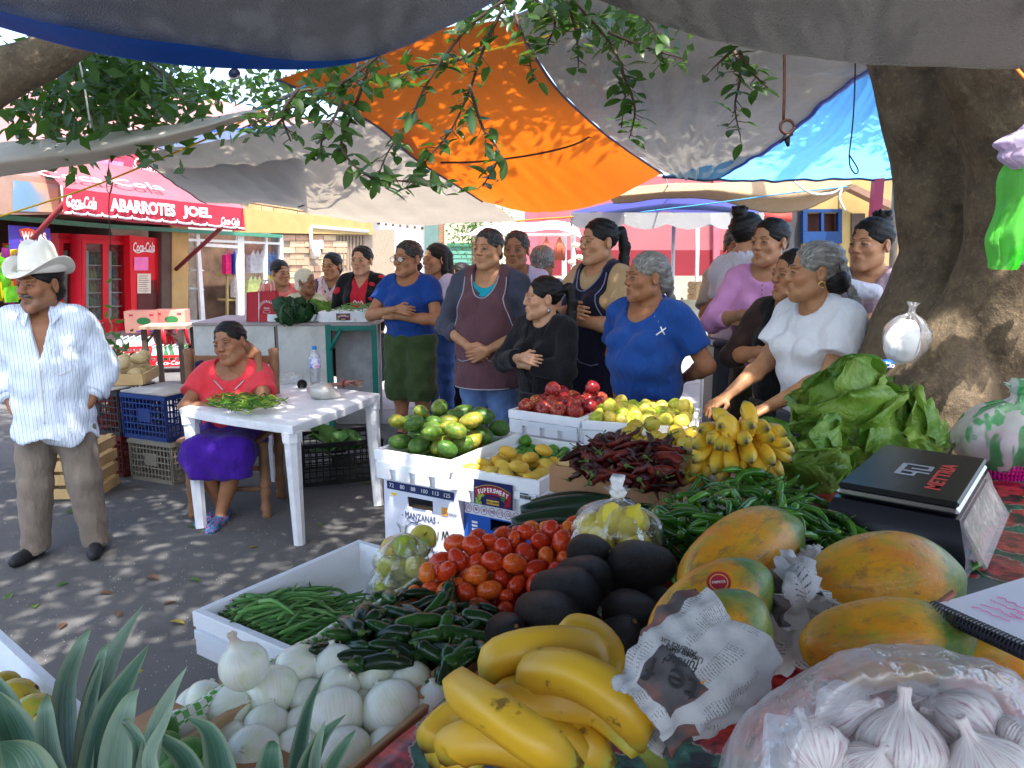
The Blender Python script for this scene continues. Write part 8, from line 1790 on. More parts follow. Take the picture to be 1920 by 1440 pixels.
p5=person('person in a maroon apron over grey sleeves, hands clasped in front',915,468,4.9,yaw=-16,hyaw=-14,pose='clasped',w=1.14,b=.75,q=.7,hs=1.0,skin=SK[2],hair=('bun',HAIRM,dict(bun=(0,.11,-.03))),tops=[dict(mat=F_('slate_sleeves',66,68,82),sleeve=1.45,hem=.80,neck=('scoop',.075,.13)),dict(mat=F_('turquoise_top',20,150,165),sleeve=0,hem=1.05,off=.017,cutx=.085,neck=('scoop',.09,.10),name='undershirt')],apron=dict(mat=F_('maroon_apron',94,62,68),hem=.585,trim=plain('apron_piping',C(160,165,175),.7),neck=(.078,.15),w=.122),bottom=dict(kind='trousers',mat=F_('light_jeans',100,128,175),hem=.05,wide=.0),head=dict(age=.3,fat=1.0,seed=7))
p6=person('person in a black cardigan looking sideways, arms crossed, hair tied back',1018,560,4.3,yaw=-40,hyaw=-38,pose='crossed',w=1.08,b=.6,q=.5,hs=1.16,skin=SK[4],hair=('pony',HAIRB),tops=[dict(mat=F_('black_top',16,15,17),sleeve=0,hem=.75,neck=('crew',.075,.06),name='top'),dict(mat=F_('black_cardigan',20,19,24),sleeve=1.72,hem=.70,off=.022,neck=('v',.085,.5),name='cardigan')],bottom=dict(kind='skirt',mat=F_('black_skirt',24,22,26),hem=.2),head=dict(age=.5,seed=8))
er=G().tube([(.084,.012,-.045),(.086,.012,-.075)],[.003,.009],7).obj('earring',M_STEEL,p6['t']);er.matrix_local=p6['Mh']
M_TAN=F_('tan_tee',178,146,104)
p7=person('tall person in a tan tee and navy apron with a black ponytail, arms crossed',1122,455,4.65,yaw=-52,hyaw=-8,pose='crossed',w=1.12,b=.7,q=.5,hs=1.04,skin=SK[2],hair=('pony',HAIRB),tops=[dict(mat=M_TAN,sleeve=.62,hem=.78,neck=('scoop',.08,.06))],apron=dict(mat=F_('navy_apron',26,24,44),hem=.55,trim=plain('apron_rickrack',C(120,125,150),.7),neck=(.085,.13),w=.115,back=.03),bottom=dict(kind='trousers',mat=F_('black_trousers',22,21,22),hem=.05),head=dict(age=.2,fat=.6,seed=9))
p8=person('old person in a bright blue top with a grey plait, hands behind the back',1212,521,3.9,yaw=-46,hyaw=-28,pose='behind',w=1.24,b=.95,q=1.0,hs=1.10,skin=(.32,.142,.068),hair=('braid',HAIRG,dict(line=.052)),tops=[dict(mat=F_('royal_blue_top',26,70,142),sleeve=.66,hem=.66,off=.015,neck=('scoop',.10,.105),wr=.003)],bottom=dict(kind='skirt',mat=F_('dark_skirt',30,34,52),hem=.25),head=dict(age=.95,fat=.7,seed=10))
sew_on(p8,p8['top0'],[(.150,1.165),(.160,1.145),(.170,1.125)],.004,M_LET,'ribbon');sew_on(p8,p8['top0'],[(.172,1.16),(.160,1.145),(.150,1.125)],.004,M_LET,'ribbon')
for q in((.105,1.215),(.13,1.19)):sew_on(p8,p8['top0'],[q,(q[0]+.004,q[1])],.005,M_STEEL,'button')
p9=person('person in a pink cardigan with black hair tied back, arms crossed',1443,456,4.5,yaw=-34,hyaw=-20,pose='crossed',w=1.10,b=.6,q=.5,hs=1.06,skin=SK[2],hair=('bun',HAIRB,dict(line=.066,bun=(0,.11,0))),tops=[dict(mat=F_('pink_cardigan',214,150,196),sleeve=1.35,hem=.70,neck=('scoop',.09,.08))],bottom=dict(kind='skirt',mat=F_('olive_skirt',52,50,34),hem=.3),head=dict(age=.6,seed=11,wide=.98))
for z in(1.19,1.165,1.14):sew_on(p9,p9['top0'],[(0,z),(.004,z)],.005,M_LRED,'button')
p13=person('person in a beige top raising a hand to the mouth',1384,463,5.4,yaw=-12,hyaw=8,w=.95,b=.3,q=.3,hs=1.1,skin=SK[1],hair=('bun',HAIRM),arms=(((.2,-.1,.98),(.03,-.21,1.05),(-1,0,.1),(0,1,0),.5),((-.2,-.12,.97),(-.03,-.19,1.20),(.25,.1,.95),(0,1,-.2),.9)),tops=[dict(mat=F_('beige_top',176,164,146),sleeve=.8,hem=.7)],bottom=dict(kind='skirt',mat=F_('grey_lilac_skirt',150,140,158),hem=.35),head=dict(age=.8,seed=12))
p14=person('person with a black top bun seen from behind, white lace sleeve',1404,443,4.95,yaw=125,hyaw=-10,pose='crossed',w=1.0,b=.4,q=.3,hs=1.06,skin=SK[2],hair=('topbun',HAIRB),tops=[dict(mat=F_('white_lace',214,212,220,wv=1.6),sleeve=.55,hem=.78,off=.022,neck=('crew',.07,.05))],bottom=dict(kind='trousers',mat=F_('grey_jeans',120,124,140),hem=.05),head=dict(age=.2,seed=13))
p11=person('person in a brown black blouse with a bracelet, arms crossed',1487,517,3.75,yaw=-44,hyaw=-26,pitch=-2,pose='crossed',w=1.1,b=.6,q=.5,hs=1.06,skin=SK[0],hair=('short',HAIRB,dict(line=.062)),tops=[dict(mat=F_('brown_blouse',52,36,32),sleeve=1.2,hem=.72,neck=('scoop',.085,.08)),dict(mat=F_('black_vest',14,13,13),sleeve=0,hem=.74,off=.018,neck=('scoop',.085,.09),name='vest')],bottom=dict(kind='skirt',mat=F_('dark_olive_skirt',44,44,30),hem=.3),head=dict(age=.6,seed=14))
G().tube([Vector(p11['A'][1][1])+Vector((-.02,.026*math.cos(q),.026*math.sin(q)))for q in[i*math.pi/8 for i in range(17)]],.003,5).obj('bracelet',M_LBLK,p11['t'])
p10=person('old person in a white tee with plaited grey hair reaching toward the fruit',1527,512,3.3,yaw=-70,hyaw=-28,pose='side',w=1.08,b=.55,q=.5,hs=1.09,skin=(.40,.20,.10),hair=('braid',HAIRG,dict(line=.058,braid=[(0,.115,-.03),(.03,.16,-.11),(.10,.17,-.22),(.14,.17,-.34),(.15,.16,-.44)])),arms=(((.215,-.12,.99),(.15,-.40,.86),(-.1,-.9,-.35),(0,0,-1),.5),((-.2,-.12,.99),(-.12,-.40,.86),(.1,-.9,-.35),(0,0,-1),.5)),tops=[dict(mat=F_('white_cotton_tee',218,220,226),sleeve=.68,hem=.74,neck=('crew',.08,.06),loose=.016,off=.017)],bottom=dict(kind='skirt',mat=F_('slate_skirt',52,54,66),hem=.3),lean=.05,head=dict(age=.95,seed=15))
hb_=SDF((-.11,-.05,-.16),(.11,.20,.10),.0062);hb_.ell((0,.075,-.03),(.070,.065,.062),0);X,Y_,Z_=np.meshgrid(*hb_.ax,indexing='ij',sparse=True);hb_.F=np.maximum(hb_.F,Z_-.02+.25*np.abs(Y_-.06)+0*X);hb_.F+=.0015*np.sin(X*210+Z_*160);V,F=hb_.mesh();o=G().add(V,F).obj('dark_hair',HAIRB,p10['t']);o.matrix_local=p10['Mh']
er=G().tube([(.088+.0*i,.010+.012*math.cos(q),-.042+.012*math.sin(q))for i,q in enumerate([j*math.pi/8 for j in range(15)])],.0016,5).obj('earring',plain('gold',(.8,.55,.2,1),.25,.05,Metallic=1.0),p10['t']);er.matrix_local=p10['Mh']
G().tube([(.062,.055,.075),(.070,.075,.03),(.066,.082,.01)],.0022,5).obj('hair_pin',M_LBLK,p10['t']).matrix_local=p10['Mh']
p12=person('young person in a sleeveless lilac blouse, dark curled bun, holding a white bundle',1632,460,3.95,yaw=-38,hyaw=-22,pose='crossed',w=1.04,b=.6,q=.4,hs=1.04,skin=SK[2],hair=('topbun',HAIRB,dict(line=.056)),tops=[dict(mat=F_('lilac_blouse',148,128,142),sleeve=0,hem=.74,neck=('v',.075,.12))],bottom=dict(kind='trousers',mat=F_('dim_jeans',70,76,100),hem=.05),head=dict(age=.05,seed=16,wide=1.02))
f=SDF((-.12,-.09,-.09),(.12,.09,.09),.008);f.cone((-.06,0,0),(.06,0,.01),.045,.04,0);V,F=f.mesh();V=V+(.006*vnoise(V,50,3))[:,None];prop(G().add(V,F).obj('cloth_bundle',F_('white_bundle',206,208,220),None,True,P(1612,545,3.72),(0,rad(15),rad(-20))),'rolled white cloth held by the lilac bloused woman','cloth')
p15=person('grey haired person in a lavender striped top behind the maroon apron',968,470,5.5,yaw=-8,hyaw=-6,pose='side',w=1.05,b=.3,q=.4,hs=1.06,skin=SK[1],hair=('bun',HAIRM,dict(line=.075)),tops=[dict(mat=striped('lavender_stripe',C(190,180,205),C(120,105,150),.02),sleeve=.8,hem=.7)],bottom=dict(kind='skirt',mat=F_('mauve_skirt',90,80,100),hem=.3),head=dict(age=.8,seed=17))
p16=person('person in a pale lilac top with a grey cap of hair, turned away',1018,494,6.0,yaw=160,pose='side',w=1.05,b=.2,q=.4,hs=1.12,skin=SK[1],hair=('lowpony',HAIRG),tops=[dict(mat=F_('pale_lilac',186,184,204),sleeve=.8,hem=.7)],bottom=dict(kind='skirt',mat=F_('brown_skirt',80,66,60),hem=.3),head=dict(age=.7,seed=18))
p21=person('dark haired person half hidden behind the white tee',862,518,7.0,yaw=-50,hyaw=-10,pose='side',w=.95,b=.2,q=.2,hs=1.1,skin=SK[2],hair=('long',HAIRB),tops=[dict(mat=F_('dim_top',90,70,66),sleeve=.5,hem=.75)],bottom=dict(kind='trousers',mat=F_('dim_trousers',40,40,50),hem=.05),head=dict(age=.2,seed=19))
VG='vendors behind the white counter'
person('vendor in a coral pink tee at the end of the counter by the shop window',526,512,7.5,yaw=35,hyaw=14,pitch=4,pose='front',w=1.12,b=.6,q=.5,hs=1.14,skin=SK[0],hair=('bun',HAIRB),tops=[dict(mat=F_('coral_tee',222,110,100),sleeve=.62,hem=.7)],bottom=dict(kind='skirt',mat=F_('vendor_skirt',80,60,70),hem=.3),head=dict(age=.3,seed=20),grp=VG)
pe=person('old vendor in a cream blouse and pale headscarf',574,530,7.1,yaw=30,hyaw=35,pose='front',w=1.0,b=.2,q=.4,hs=1.12,skin=SK[3],hair=('short',HAIRG),tops=[dict(mat=F_('cream_blouse',206,196,160),sleeve=1.3,hem=.7,neck=('v',.07,.18))],bottom=dict(kind='skirt',mat=F_('vendor_skirt2',90,80,60),hem=.3),head=dict(age=1.0,seed=21),grp=VG)
V,F=hair_geo('short',dict(line=.07));o=G().add(V*np.array([1.05,1.05,1.06]),F).obj('headscarf',F_('pale_scarf',214,204,176),pe['t']);o.matrix_local=pe['Mh']
person('vendor in a white and pink apron between the headscarf and the red tee',622,500,7.4,yaw=-5,hyaw=-12,pose='front',w=1.05,b=.4,q=.5,hs=1.14,skin=SK[0],hair=('short',HAIRB),tops=[dict(mat=F_('plum_cardigan',84,66,86),sleeve=1.4,hem=.7),dict(mat=F_('pale_blouse',214,190,186),sleeve=0,hem=.7,off=.016,neck=('v',.075,.12),name='blouse')],apron=dict(mat=fruit('pink_pattern_apron',[(.4,C(220,196,196)),(.55,C(206,150,156)),(.7,C(230,220,216))],30,0,.8,.1),hem=.6,neck=(.09,.16)),bottom=dict(kind='skirt',mat=F_('vendor_skirt3',80,66,70),hem=.3),head=dict(age=.4,seed=22),grp=VG)
pr=person('vendor in a red tee and black shawl, leaning on the counter',678,490,7.0,yaw=-8,hyaw=-4,pitch=-3,pose='front',w=1.12,b=.5,q=.5,hs=1.14,skin=SK[4],hair=('bun',HAIRB,dict(line=.062)),tops=[dict(mat=F_('red_tee',190,34,50),sleeve=.6,hem=.7,neck=('v',.08,.12)),dict(mat=F_('black_shawl',18,17,20),sleeve=1.2,hem=.72,off=.02,neck=('open',.07,0),name='shawl')],bottom=dict(kind='skirt',mat=F_('vendor_skirt4',50,46,52),hem=.3),head=dict(age=.3,seed=23),grp=VG)
sew_on(pr,pr['top0'],[(-.05,1.03),(-.03,1.06),(-.01,1.03),(.0,1.05),(.02,1.03),(.03,1.055),(.05,1.03)],.005,M_LET,'lettering')
ps=person('seated person in a red blouse and purple skirt, head propped on one hand',432,645,4.30,yaw=4,hyaw=-16,pitch=-2,roll=-14,w=1.04,b=.6,q=.6,hs=1.10,skin=(.32,.145,.072),hair=('bun',HAIRB,dict(bun=(0,.10,.06))),base_z=-.36,dx=.03,lean=.03,grp='people sitting at the market',arms=(((.25,-.24,1.06),(.14,.05,1.33),(-.75,.25,.5),(0,-1,.3),.8),((-.235,-.16,1.05),(.10,-.34,1.055),(1,-.05,.02),(0,0,-1),.5)),legs=[((.09,-.02,.81),(.13,-.40,.82),(.0,-.34,.445),(-.01,-.49,.40)),((-.09,-.02,.81),(-.09,-.40,.82),(-.02,-.24,.445),(-.10,-.38,.40))],tops=[dict(mat=F_('red_blouse',222,62,72),sleeve=.62,hem=.74,neck=('scoop',.095,.09),loose=.014,off=.016,flare=.02)],bottom=dict(kind='lap',mat=F_('purple_skirt',62,22,140),hem=.64,waist=1.0,name='skirt'),head=dict(age=.4,fat=.5,seed=24),shoes=fruit('flip_flop',[(.35,C(24,22,30)),(.5,C(40,140,180)),(.6,C(190,60,150)),(.75,C(30,28,34))],60,0,.5))
for sx in(-1,1):
 sew_on(ps,ps['top0'],[(sx*(.03+.012*i)+.03,1.14+.012*i)for i in range(6)],.005,M_STEEL,'sequins')
# plastic table and what lies on it
zt_=.64;c4=[PZ(x,y,zt_)for x,y in((336,764),(548,798),(713,737),(505,716))]
t=thing('plastic_table','white plastic table with a heap of chopped herbs in front of the seated woman','table',sum(c4,Vector())/4);t.location.z=0;b=t.location.copy();M_PLW=plain('white_plastic_table',(.74,.75,.78,1),.35,.04,6,.05,60,dirt=.35)
def tt(u,v):
 p=c4[0].lerp(c4[1],u).lerp(c4[3].lerp(c4[2],u),v);return p
n_=10;top_=[];
for k in range(4):
 a,c=c4[k],c4[(k+1)%4];mid=(c4[0]+c4[1]+c4[2]+c4[3])/4
 for i in range(n_):u=i/n_;p=a.lerp(c,u);bow=.022*math.sin(u*math.pi);top_.append(p+(p-mid).normalized()*bow-b)
m_=len(top_);cc_=(c4[0]+c4[1]+c4[2]+c4[3])/4-b
V=[];
for sc_2,dz in((.97,.0),(.995,-.004),(1.0,-.012),(.995,-.045),(.96,-.045)):V+=[tuple(cc_+(p-cc_)*sc_2+ZX*dz)for p in top_]
F=[(i*m_+k,i*m_+(k+1)%m_,(i+1)*m_+(k+1)%m_,(i+1)*m_+k)for i in range(4)for k in range(m_)];F=[q[::-1]for q in F]+[tuple(range(m_))]
G().add(V,F).obj('table_top',M_PLW,t,'auto')
for(x,y,k)in((378,990,0),(562,1020,1),(710,948,2)):
 f_=PZ(x,y,0)-b;h=c4[k]-b;h=cc_+(h-cc_)*.90;h.z=zt_-.04
 g=G();g.tube([f_,h.lerp(f_,.12),h],[.030,.042,.046],8);g.tube([h.lerp(f_,.09),h],[.050,.052],8);g.obj('leg',M_PLW,t,'auto')
h=cc_+(c4[3]-b-cc_)*.9;h.z=zt_-.04;G().tube([Vector((h.x,h.y,0)),h],[.030,.046],8).obj('leg',M_PLW,t,'auto')
def herb(L,w_):return G().add([(0,0,0),(L*.5,-w_,.004),(L,0,-.004),(L*.5,w_,.004)],[(0,1,2,3)])
M_HERB=fruit('chopped_green',[(.3,(.03,.13,.01,1)),(.55,(.10,.28,.02,1)),(.8,(.32,.42,.05,1))],3,.8,.6,0)
HB=[pepper(.05,.0035,c_,.002,M_HERB,.3,5,.4,i,.3)for i,c_ in enumerate((.006,.014,-.01))]
strew('herb_strip',HB,[(388,755),(410,738),(450,732),(500,738),(532,752),(500,764),(440,768)],160,lambda x,y:zt_+.008+.06*max(0,1-((x-460)/75.0)**2)*max(0,1-((y-752)/26.0)**2),'strip of chopped green cactus leaf in the heap on the plastic table','herb','chopped greens on the plastic table',3.4,3,(1.0,1.7),.4,((0,1.0),(-.012,.8)))
bo=thing('water_bottle','clear water bottle with a blue cap and label on the plastic table','bottle',PZ(592,718,zt_));hgt=.24
M_PET=film('clear_pet',(.9,.93,.96,1),.22,.06)
G().lathe([(0,.002),(.03,.0),(.034,.01),(.033,.04),(.035,.05),(.033,.06),(.035,.07),(.034,.15),(.030,.18),(.016,.205),(.012,.212),(.012,.222)],20).obj('bottle_body',M_PET,bo);G().lathe([(.0355,.10),(.0358,.102),(.0358,.155),(.034,.158)],20).obj('label_band',fruit('bottle_label',[(.4,C(60,110,190)),(.55,C(225,225,240)),(.7,C(215,90,150))],26,0,.4,0),bo);G().lathe([(.0145,.215),(.0145,.236),(0,.237)],14).obj('cap',plain('cap_blue',C(20,130,210),.4),bo)
M_MASA=plain('pale_masa',(.52,.49,.43,1),.8)
t=thing('masa_bag','clear bag of pale dough lying beside the water bottle','bag',PZ(606,748,zt_));f=SDF((-.12,-.1,-.01),(.14,.1,.14),.008);f.ell((-.01,0,.045),(.075,.06,.045),0);f.cone((.02,0,.03),(.09,0,.02),.035,.01,.03);f.fn(lambda X,Y_,Z_:.002-Z_+0*X+0*Y_);V,F=f.mesh();G().add(V,F).obj('dough',M_MASA,t);V=V*np.array([1.06,1.08,1.07])+(.002*vnoise(V,120,4))[:,None];G().add(V,F).obj('film',M_FILM,t)
t=thing('crumpled_bag','crumpled clear plastic bag by the seated woman’s hand'.replace('’',''),'bag',PZ(540,718,zt_+.01));f=SDF((-.12,-.08,-.01),(.12,.08,.12),.008);f.ell((0,0,.03),(.085,.05,.035),0);V,F=f.mesh();V=V+(.016*vnoise(V,70,9))[:,None];G().add(V,F).obj('film',M_FILM,t)
prop(G().lathe([(.0,.0),(.028,.0),(.03,.03),(.026,.03),(.024,.004),(0,.004)],16).obj('dark_cup',M_LBLK,None,True,PZ(566,722,zt_+.015),(rad(70),0,rad(20))),'small dark cup lying by the crumpled bag','cup')
t=thing('root_bundle','tied bundle of reddish dried stems at the end of the plastic table','bundle',PZ(645,725,zt_+.012));r=random.Random(4);M_RT=fruit('dry_stem',[(.3,(.12,.05,.045,1)),(.6,(.26,.12,.10,1)),(.8,(.3,.24,.12,1))],9,.5,.8,.3)
for i in range(16):G().tube(smooth_path([(-.09+r.uniform(-.02,.02),r.uniform(-.02,.02),r.uniform(0,.02)),(0,r.uniform(-.018,.018),.018+r.uniform(-.008,.012)),(.09+r.uniform(-.03,.03),r.uniform(-.05,.05),r.uniform(0,.035))],6),[.004,.006,.006,.005,.004,.002],5).obj('stem',M_RT,t)
G().tube([(0.0,.03*math.cos(q),.02+.022*math.sin(q))for q in[i*math.pi/6 for i in range(13)]],.006,5).obj('tie',M_LRED,t)
t=thing('wooden_chair','worn wooden chair with turned posts under the seated woman','chair',Vector((ps['t'].location.x,ps['t'].location.y,0)));b=t.location.copy();M_CHW=plain('turned_wood',(.24,.12,.06,1),.55,.25,12,.2,50)
def post(x,y,h):return[(r_*(1+.25*(1 if int(i*1.9)%5==0 else 0)),h*i/24)for i,r_ in enumerate([.026]*25)]
for x,y,h in((-.27,.10,.90),(.22,.12,.90),(-.17,-.22,.42),(.24,-.22,.42)):G().lathe(post(x,y,h)+[(.012,h+.01),(0,h+.012)],12,0,Matrix.Translation((x,y,0))).obj('post',M_CHW,t)
G().box((-.0,-.06,.435),(.46,.36,.025),bev=.006).obj('seat',M_CHW,t,False)
for z in(.16,.28):G().tube([(-.19,-.22,z),(.24,-.22,z)],.014,8).obj('rung',M_CHW,t);G().tube([(-.26,.10,z+.02),(-.18,-.22,z+.02)],.014,8).obj('rung',M_CHW,t)
for z in(.60,.72,.84):G().box((-.02,.115,z),(.48,.02,.05),bev=.006).obj('back_slat',M_CHW,t,False)
prop(G().box(tuple(b+Vector((-.2,.08,.72))),(.03,.10,.24),None,0,.01).obj('folded_cloth',F_('navy_cloth',30,34,70)),'navy cloth hung on the chair post','cloth')
def lattice_crate(label,px,py,Y,w_,d_,h_,rz,col,base=None,grp='plastic lattice crates',nx=12,nz=6):
 p=base if base is not None else PZ(px,py,0);t=thing('plastic_crate',label,'crate',p,rz,grp);nm='crate_%d_%d'%(col[0],col[2]);m=bpy.data.materials.get(nm)or plain(nm,C(*col),.5,.12,6,dirt=.3)
 for(ax_,s_)in((0,-1),(0,1),(1,-1),(1,1)):
  g=G();L=w_ if ax_==0 else d_;n=nx if ax_==0 else max(5,int(nx*d_/w_))
  def bb(u,z,du,dz,th=.006):
   c=(u,s_*d_/2,z)if ax_==0 else(s_*w_/2,u,z);g.box(c,(du,th,dz)if ax_==0 else(th,du,dz))
  for i in range(n+1):bb(-L/2+L*i/n,h_/2,.007 if 0<i<n else.02,h_*.94)
  for j in range(nz+1):bb(0,h_*.04+h_*.92*j/nz,L,.008 if 0<j<nz else.03,.0075)
  bb(0,h_*.55,L*.28,h_*.3,.008);prop(g.obj('lattice_side',m,t,False),kind='stuff')
 G().box((0,0,.012),(w_,d_,.012)).obj('base',m,t,False)
 g=G();
 for s_ in(-1,1):g.box((0,s_*(d_/2+.004),h_-.012),(w_+.02,.016,.024));g.box((s_*(w_/2+.004),0,h_-.012),(.016,d_+.02,.024))
 g.obj('rim',m,t,False);return t
RZ=rad(24)
bk=PZ(630,905,0);lattice_crate('black plastic crate of green cactus pads on the ground beyond the plastic table',0,0,0,.50,.36,.27,rad(20),(22,22,24),Vector((bk.x-.01,bk.y+.16,.0)))
NP=G().grid(lambda u,v:((u-.5)*.11*(.4+.9*math.sin(v*math.pi*.9)),.02*math.sin(u*3+v*4),v*.2),8,8).mesh('cactus_pad',plain('cactus_pad',(.05,.16,.03,1),.5,.3,30))
rp2=random.Random(2)
for i in range(14):q=Vector((bk.x-.01+rp2.uniform(-.2,.15),bk.y+.16+rp2.uniform(-.13,.13),.16+rp2.uniform(0,.05)));prop(link('cactus_pad',NP,None,q,(rp2.uniform(.7,1.6),rp2.uniform(-.5,.5),rp2.uniform(0,6)),.9),'green cactus pad lying in the black plastic crate','cactus pad','cactus pads in the black crate')
ce=PZ(330,905,0);cE=Vector((ce.x-.09,ce.y+.17,0));cD=Vector((math.cos(RZ),math.sin(RZ),0))
lattice_crate('grey beige plastic crate at the bottom of the stack under the blue one',0,0,0,.36,.33,.27,RZ*-1,(128,122,108),cE)
lattice_crate('dark blue plastic crate upside down on top of the grey beige one',0,0,0,.38,.34,.29,-RZ,(24,52,110),cE+Vector((-.03,.03,.275)))
lattice_crate('dark red plastic crate on the ground left of the grey beige one',0,0,0,.46,.34,.27,-RZ,(96,26,28),cE+Vector((-.44,.20,0)))
lattice_crate('charcoal plastic crate resting on the dark red one',0,0,0,.48,.36,.29,-RZ,(44,42,46),cE+Vector((-.45,.22,.275)))
o_=P(172,835,5.2);o_.z=0;lattice_crate('orange red plastic crate behind the man, upper one',0,0,0,.42,.34,.28,rad(8),(176,62,44),o_+Vector((0,0,.29)));lattice_crate('orange red plastic crate behind the man, lower one',0,0,0,.42,.34,.28,rad(8),(150,50,38),o_)
for dx_,lb in((-.03,'worn board lid lying on the blue crate'),(-.47,'worn board lid lying on the charcoal crate')):prop(G().box(tuple(cE+Vector((dx_,.03 if dx_>-.1 else.24,.575))),(.40,.34,.012),-RZ).obj('board_lid',plain('pale_board',(.42,.38,.33,1),.8,.25,5)if dx_>-.1 else bpy.data.materials['pale_board']),lb,'board')
pb_=cE+Vector((-.55,.26,.59));t=thing('potato_tray','shallow wooden tray of pale potatoes on the crates behind the man','tray',pb_,rad(10))
for s_ in(-1,1):G().box((0,s_*.19,.035),(.62,.014,.075)).obj('plank',M_PINE,t,False);G().box((s_*.31,0,.035),(.014,.366,.07)).obj('plank',M_PINE,t,False)
G().box((0,0,.004),(.61,.37,.01)).obj('base',M_PINE,t,False)
M_POT=fruit('potato',[(.3,(.48,.34,.14,1)),(.7,(.62,.48,.24,1))],6,.3,.6,.15,90);POT=[blob([(r_*(1+.06*math.sin(i*2.1)),z)for i,(r_,z)in enumerate(ellprof(.72,1.05,11,.08))],14,M_POT,None,'potato')]
fill(POT,34,.05,pb_+Vector((0,0,.012)),rad(10),.58,.34,'pale potato heaped in the wooden tray behind the man','potato','potatoes in the wooden tray',.4,3,1.05)
sl=slat_crate(122,945,4.5,.34,.30,.34,rad(4),'pine slat crate lit by the sun behind the legs of the man',4,vertical=False);sl.location=PZ(122,940,0)+Vector((0,.16,0))
gp=P(205,690,5.9);t=thing('herb_bunch','dark leafy bunch of greens hanging down behind the shoulder of the man','herbs',gp);pp=RNG.normal(size=(420,3))*np.array([.09,.07,.16]);V,F=leaf_quad_cloud(pp,RNG.uniform(.05,.10,420),12);prop(G().add(V,F).obj('leaves',M_LEAF,t,False),kind='stuff')
for i in range(7):G().tube([(0,0,.2),(rp2.uniform(-.05,.05),rp2.uniform(-.04,.04),0),(rp2.uniform(-.12,.12),rp2.uniform(-.08,.08),-.22)],.004,4).obj('stem',M_STEM,t)
Yc=6.2;w0=P(362,605,Yc);w1=P(705,605,Yc);wz=w0.z
t=thing('market_counter','white painted metal counter beside a green frame, loaded with vegetables','counter',((w0+w1)/2).xy.to_3d());b=t.location.copy();M_CNT=plain('counter_paint',(.58,.57,.52,1),.5,.1,3,.1,40,dirt=.6);M_GRF=plain('green_frame',C(20,110,96),.45,.12,6,dirt=.4)
cx=lambda px:P(px,605,Yc).x-b.x
G().box(((cx(362)+cx(705))/2,.35,wz-.01),(cx(705)-cx(362),.76,.022)).obj('counter_top',plain('counter_top',(.34,.28,.27,1),.6,.2,4),t,False)
for a,c in((362,519),(520,614)):G().box(((cx(a)+cx(c))/2,0,wz/2-.012),(cx(c)-cx(a)-.006,.03,wz-.024)).obj('panel',M_CNT,t,False)
G().box(((cx(612)+cx(705))/2,.25,wz/2-.012),(cx(705)-cx(616),.02,wz-.03)).obj('back_panel',plain('galvanised',(.36,.36,.35,1),.4,.2,9),t,False)
for px in(616,702):G().box((cx(px),-.01,wz/2),(.045,.045,wz-.024)).obj('post',M_GRF,t,False)
for z in(wz-.04,.30):G().box(((cx(616)+cx(702))/2,-.012,z),(cx(702)-cx(616),.035,.045)).obj('rail',M_GRF,t,False)
G().tube([(cx(618),-.02,wz-.22),(cx(640),-.02,wz-.05)],.018,6).obj('brace',M_GRF,t)
G().tube([(cx(516),-.022,wz-.03),(cx(516),-.022,.1)],.006,5).obj('hinge',M_DKW,t)
def on_counter(px,py,dy=.2):p=P(px,py,Yc+dy);p.z=wz+.003;return p
M_DLEAF=plain('dark_leaf',(.012,.05,.012,1),.5,.3,12)
foam_tray('low white foam tray of dark leaves and cauliflower on the counter',on_counter(558,600),.42,.30,.06,rad(3),3)
tr2=on_counter(650,600,.15);foam_tray('white foam tray of green beans with a grape label on the counter',tr2,.40,.32,.085,rad(3),3);grape_label(tr2,rad(3),.168,.045,.11,.055,'small grape label on the foam tray of the counter')
strew('green_bean',BEAN,[(628,582),(650,570),(700,570),(704,582)],60,lambda x,y:wz+.10+.02*max(0,1-((x-668)/40.0)**2),'green bean in the tray on the far counter','bean','green beans on the counter',3,14,(.8,1.1),.3)
t=thing('cauliflower','cream cauliflower with green outer leaves on the counter','cauliflower',on_counter(598,590,.25)+Vector((0,0,.10)));g=G();rc_=random.Random(5)
for i in range(70):v=Vector((rc_.gauss(0,1),rc_.gauss(0,1),abs(rc_.gauss(0,1)))).normalized()*.075;q=.018;g.lathe(ellprof(q,q,6),7,0,Matrix.Translation(v))
g.obj('florets',plain('cauliflower',(.66,.6,.36,1),.8,.1,60,.4,200),t)
for i in range(7):link('leaf',LL[i%3],t,(0,0,.01),(rc_.uniform(-.3,.3),.25,i*.9),.82)
t=thing('dark_greens','bunch of dark broad leaves hanging over the edge of the counter','greens',on_counter(548,600,.02)+Vector((0,-.0,.05)))
M_CHARD=bpy.data.materials['dark_leaf'];me2=LL[0].copy();me2.materials.clear();me2.materials.append(M_CHARD)
for i in range(12):link('leaf',me2,t,(rc_.uniform(-.12,.10),rc_.uniform(-.05,.1),rc_.uniform(.02,.07)),(rc_.uniform(-2.2,1.2),rc_.uniform(-.5,.5),rc_.uniform(-3,3)),rc_.uniform(.65,.95))
for i in range(4):link('leaf',me2,t,(-.03+rc_.uniform(-.06,.06),-.14,.02),(rad(150)+rc_.uniform(-.2,.2),rc_.uniform(-.4,.4),rc_.uniform(-3,3)),.7)
t=thing('shopping_bag','red shopping bag with white printing and pale handles on the counter','bag',on_counter(494,600,.12));M_BAGR=plain('bag_red',C(176,32,46),.5,.1,5)
V=[(-.13,-.05,0),(.13,-.05,0),(.13,.06,0),(-.13,.06,0),(-.115,-.04,.235),(.12,-.035,.25),(.12,.05,.25),(-.115,.05,.235)];G().add(V,[(0,1,5,4),(1,2,6,5),(2,3,7,6),(3,0,4,7),(3,2,1,0)]).obj('bag_body',M_BAGR,t,False)
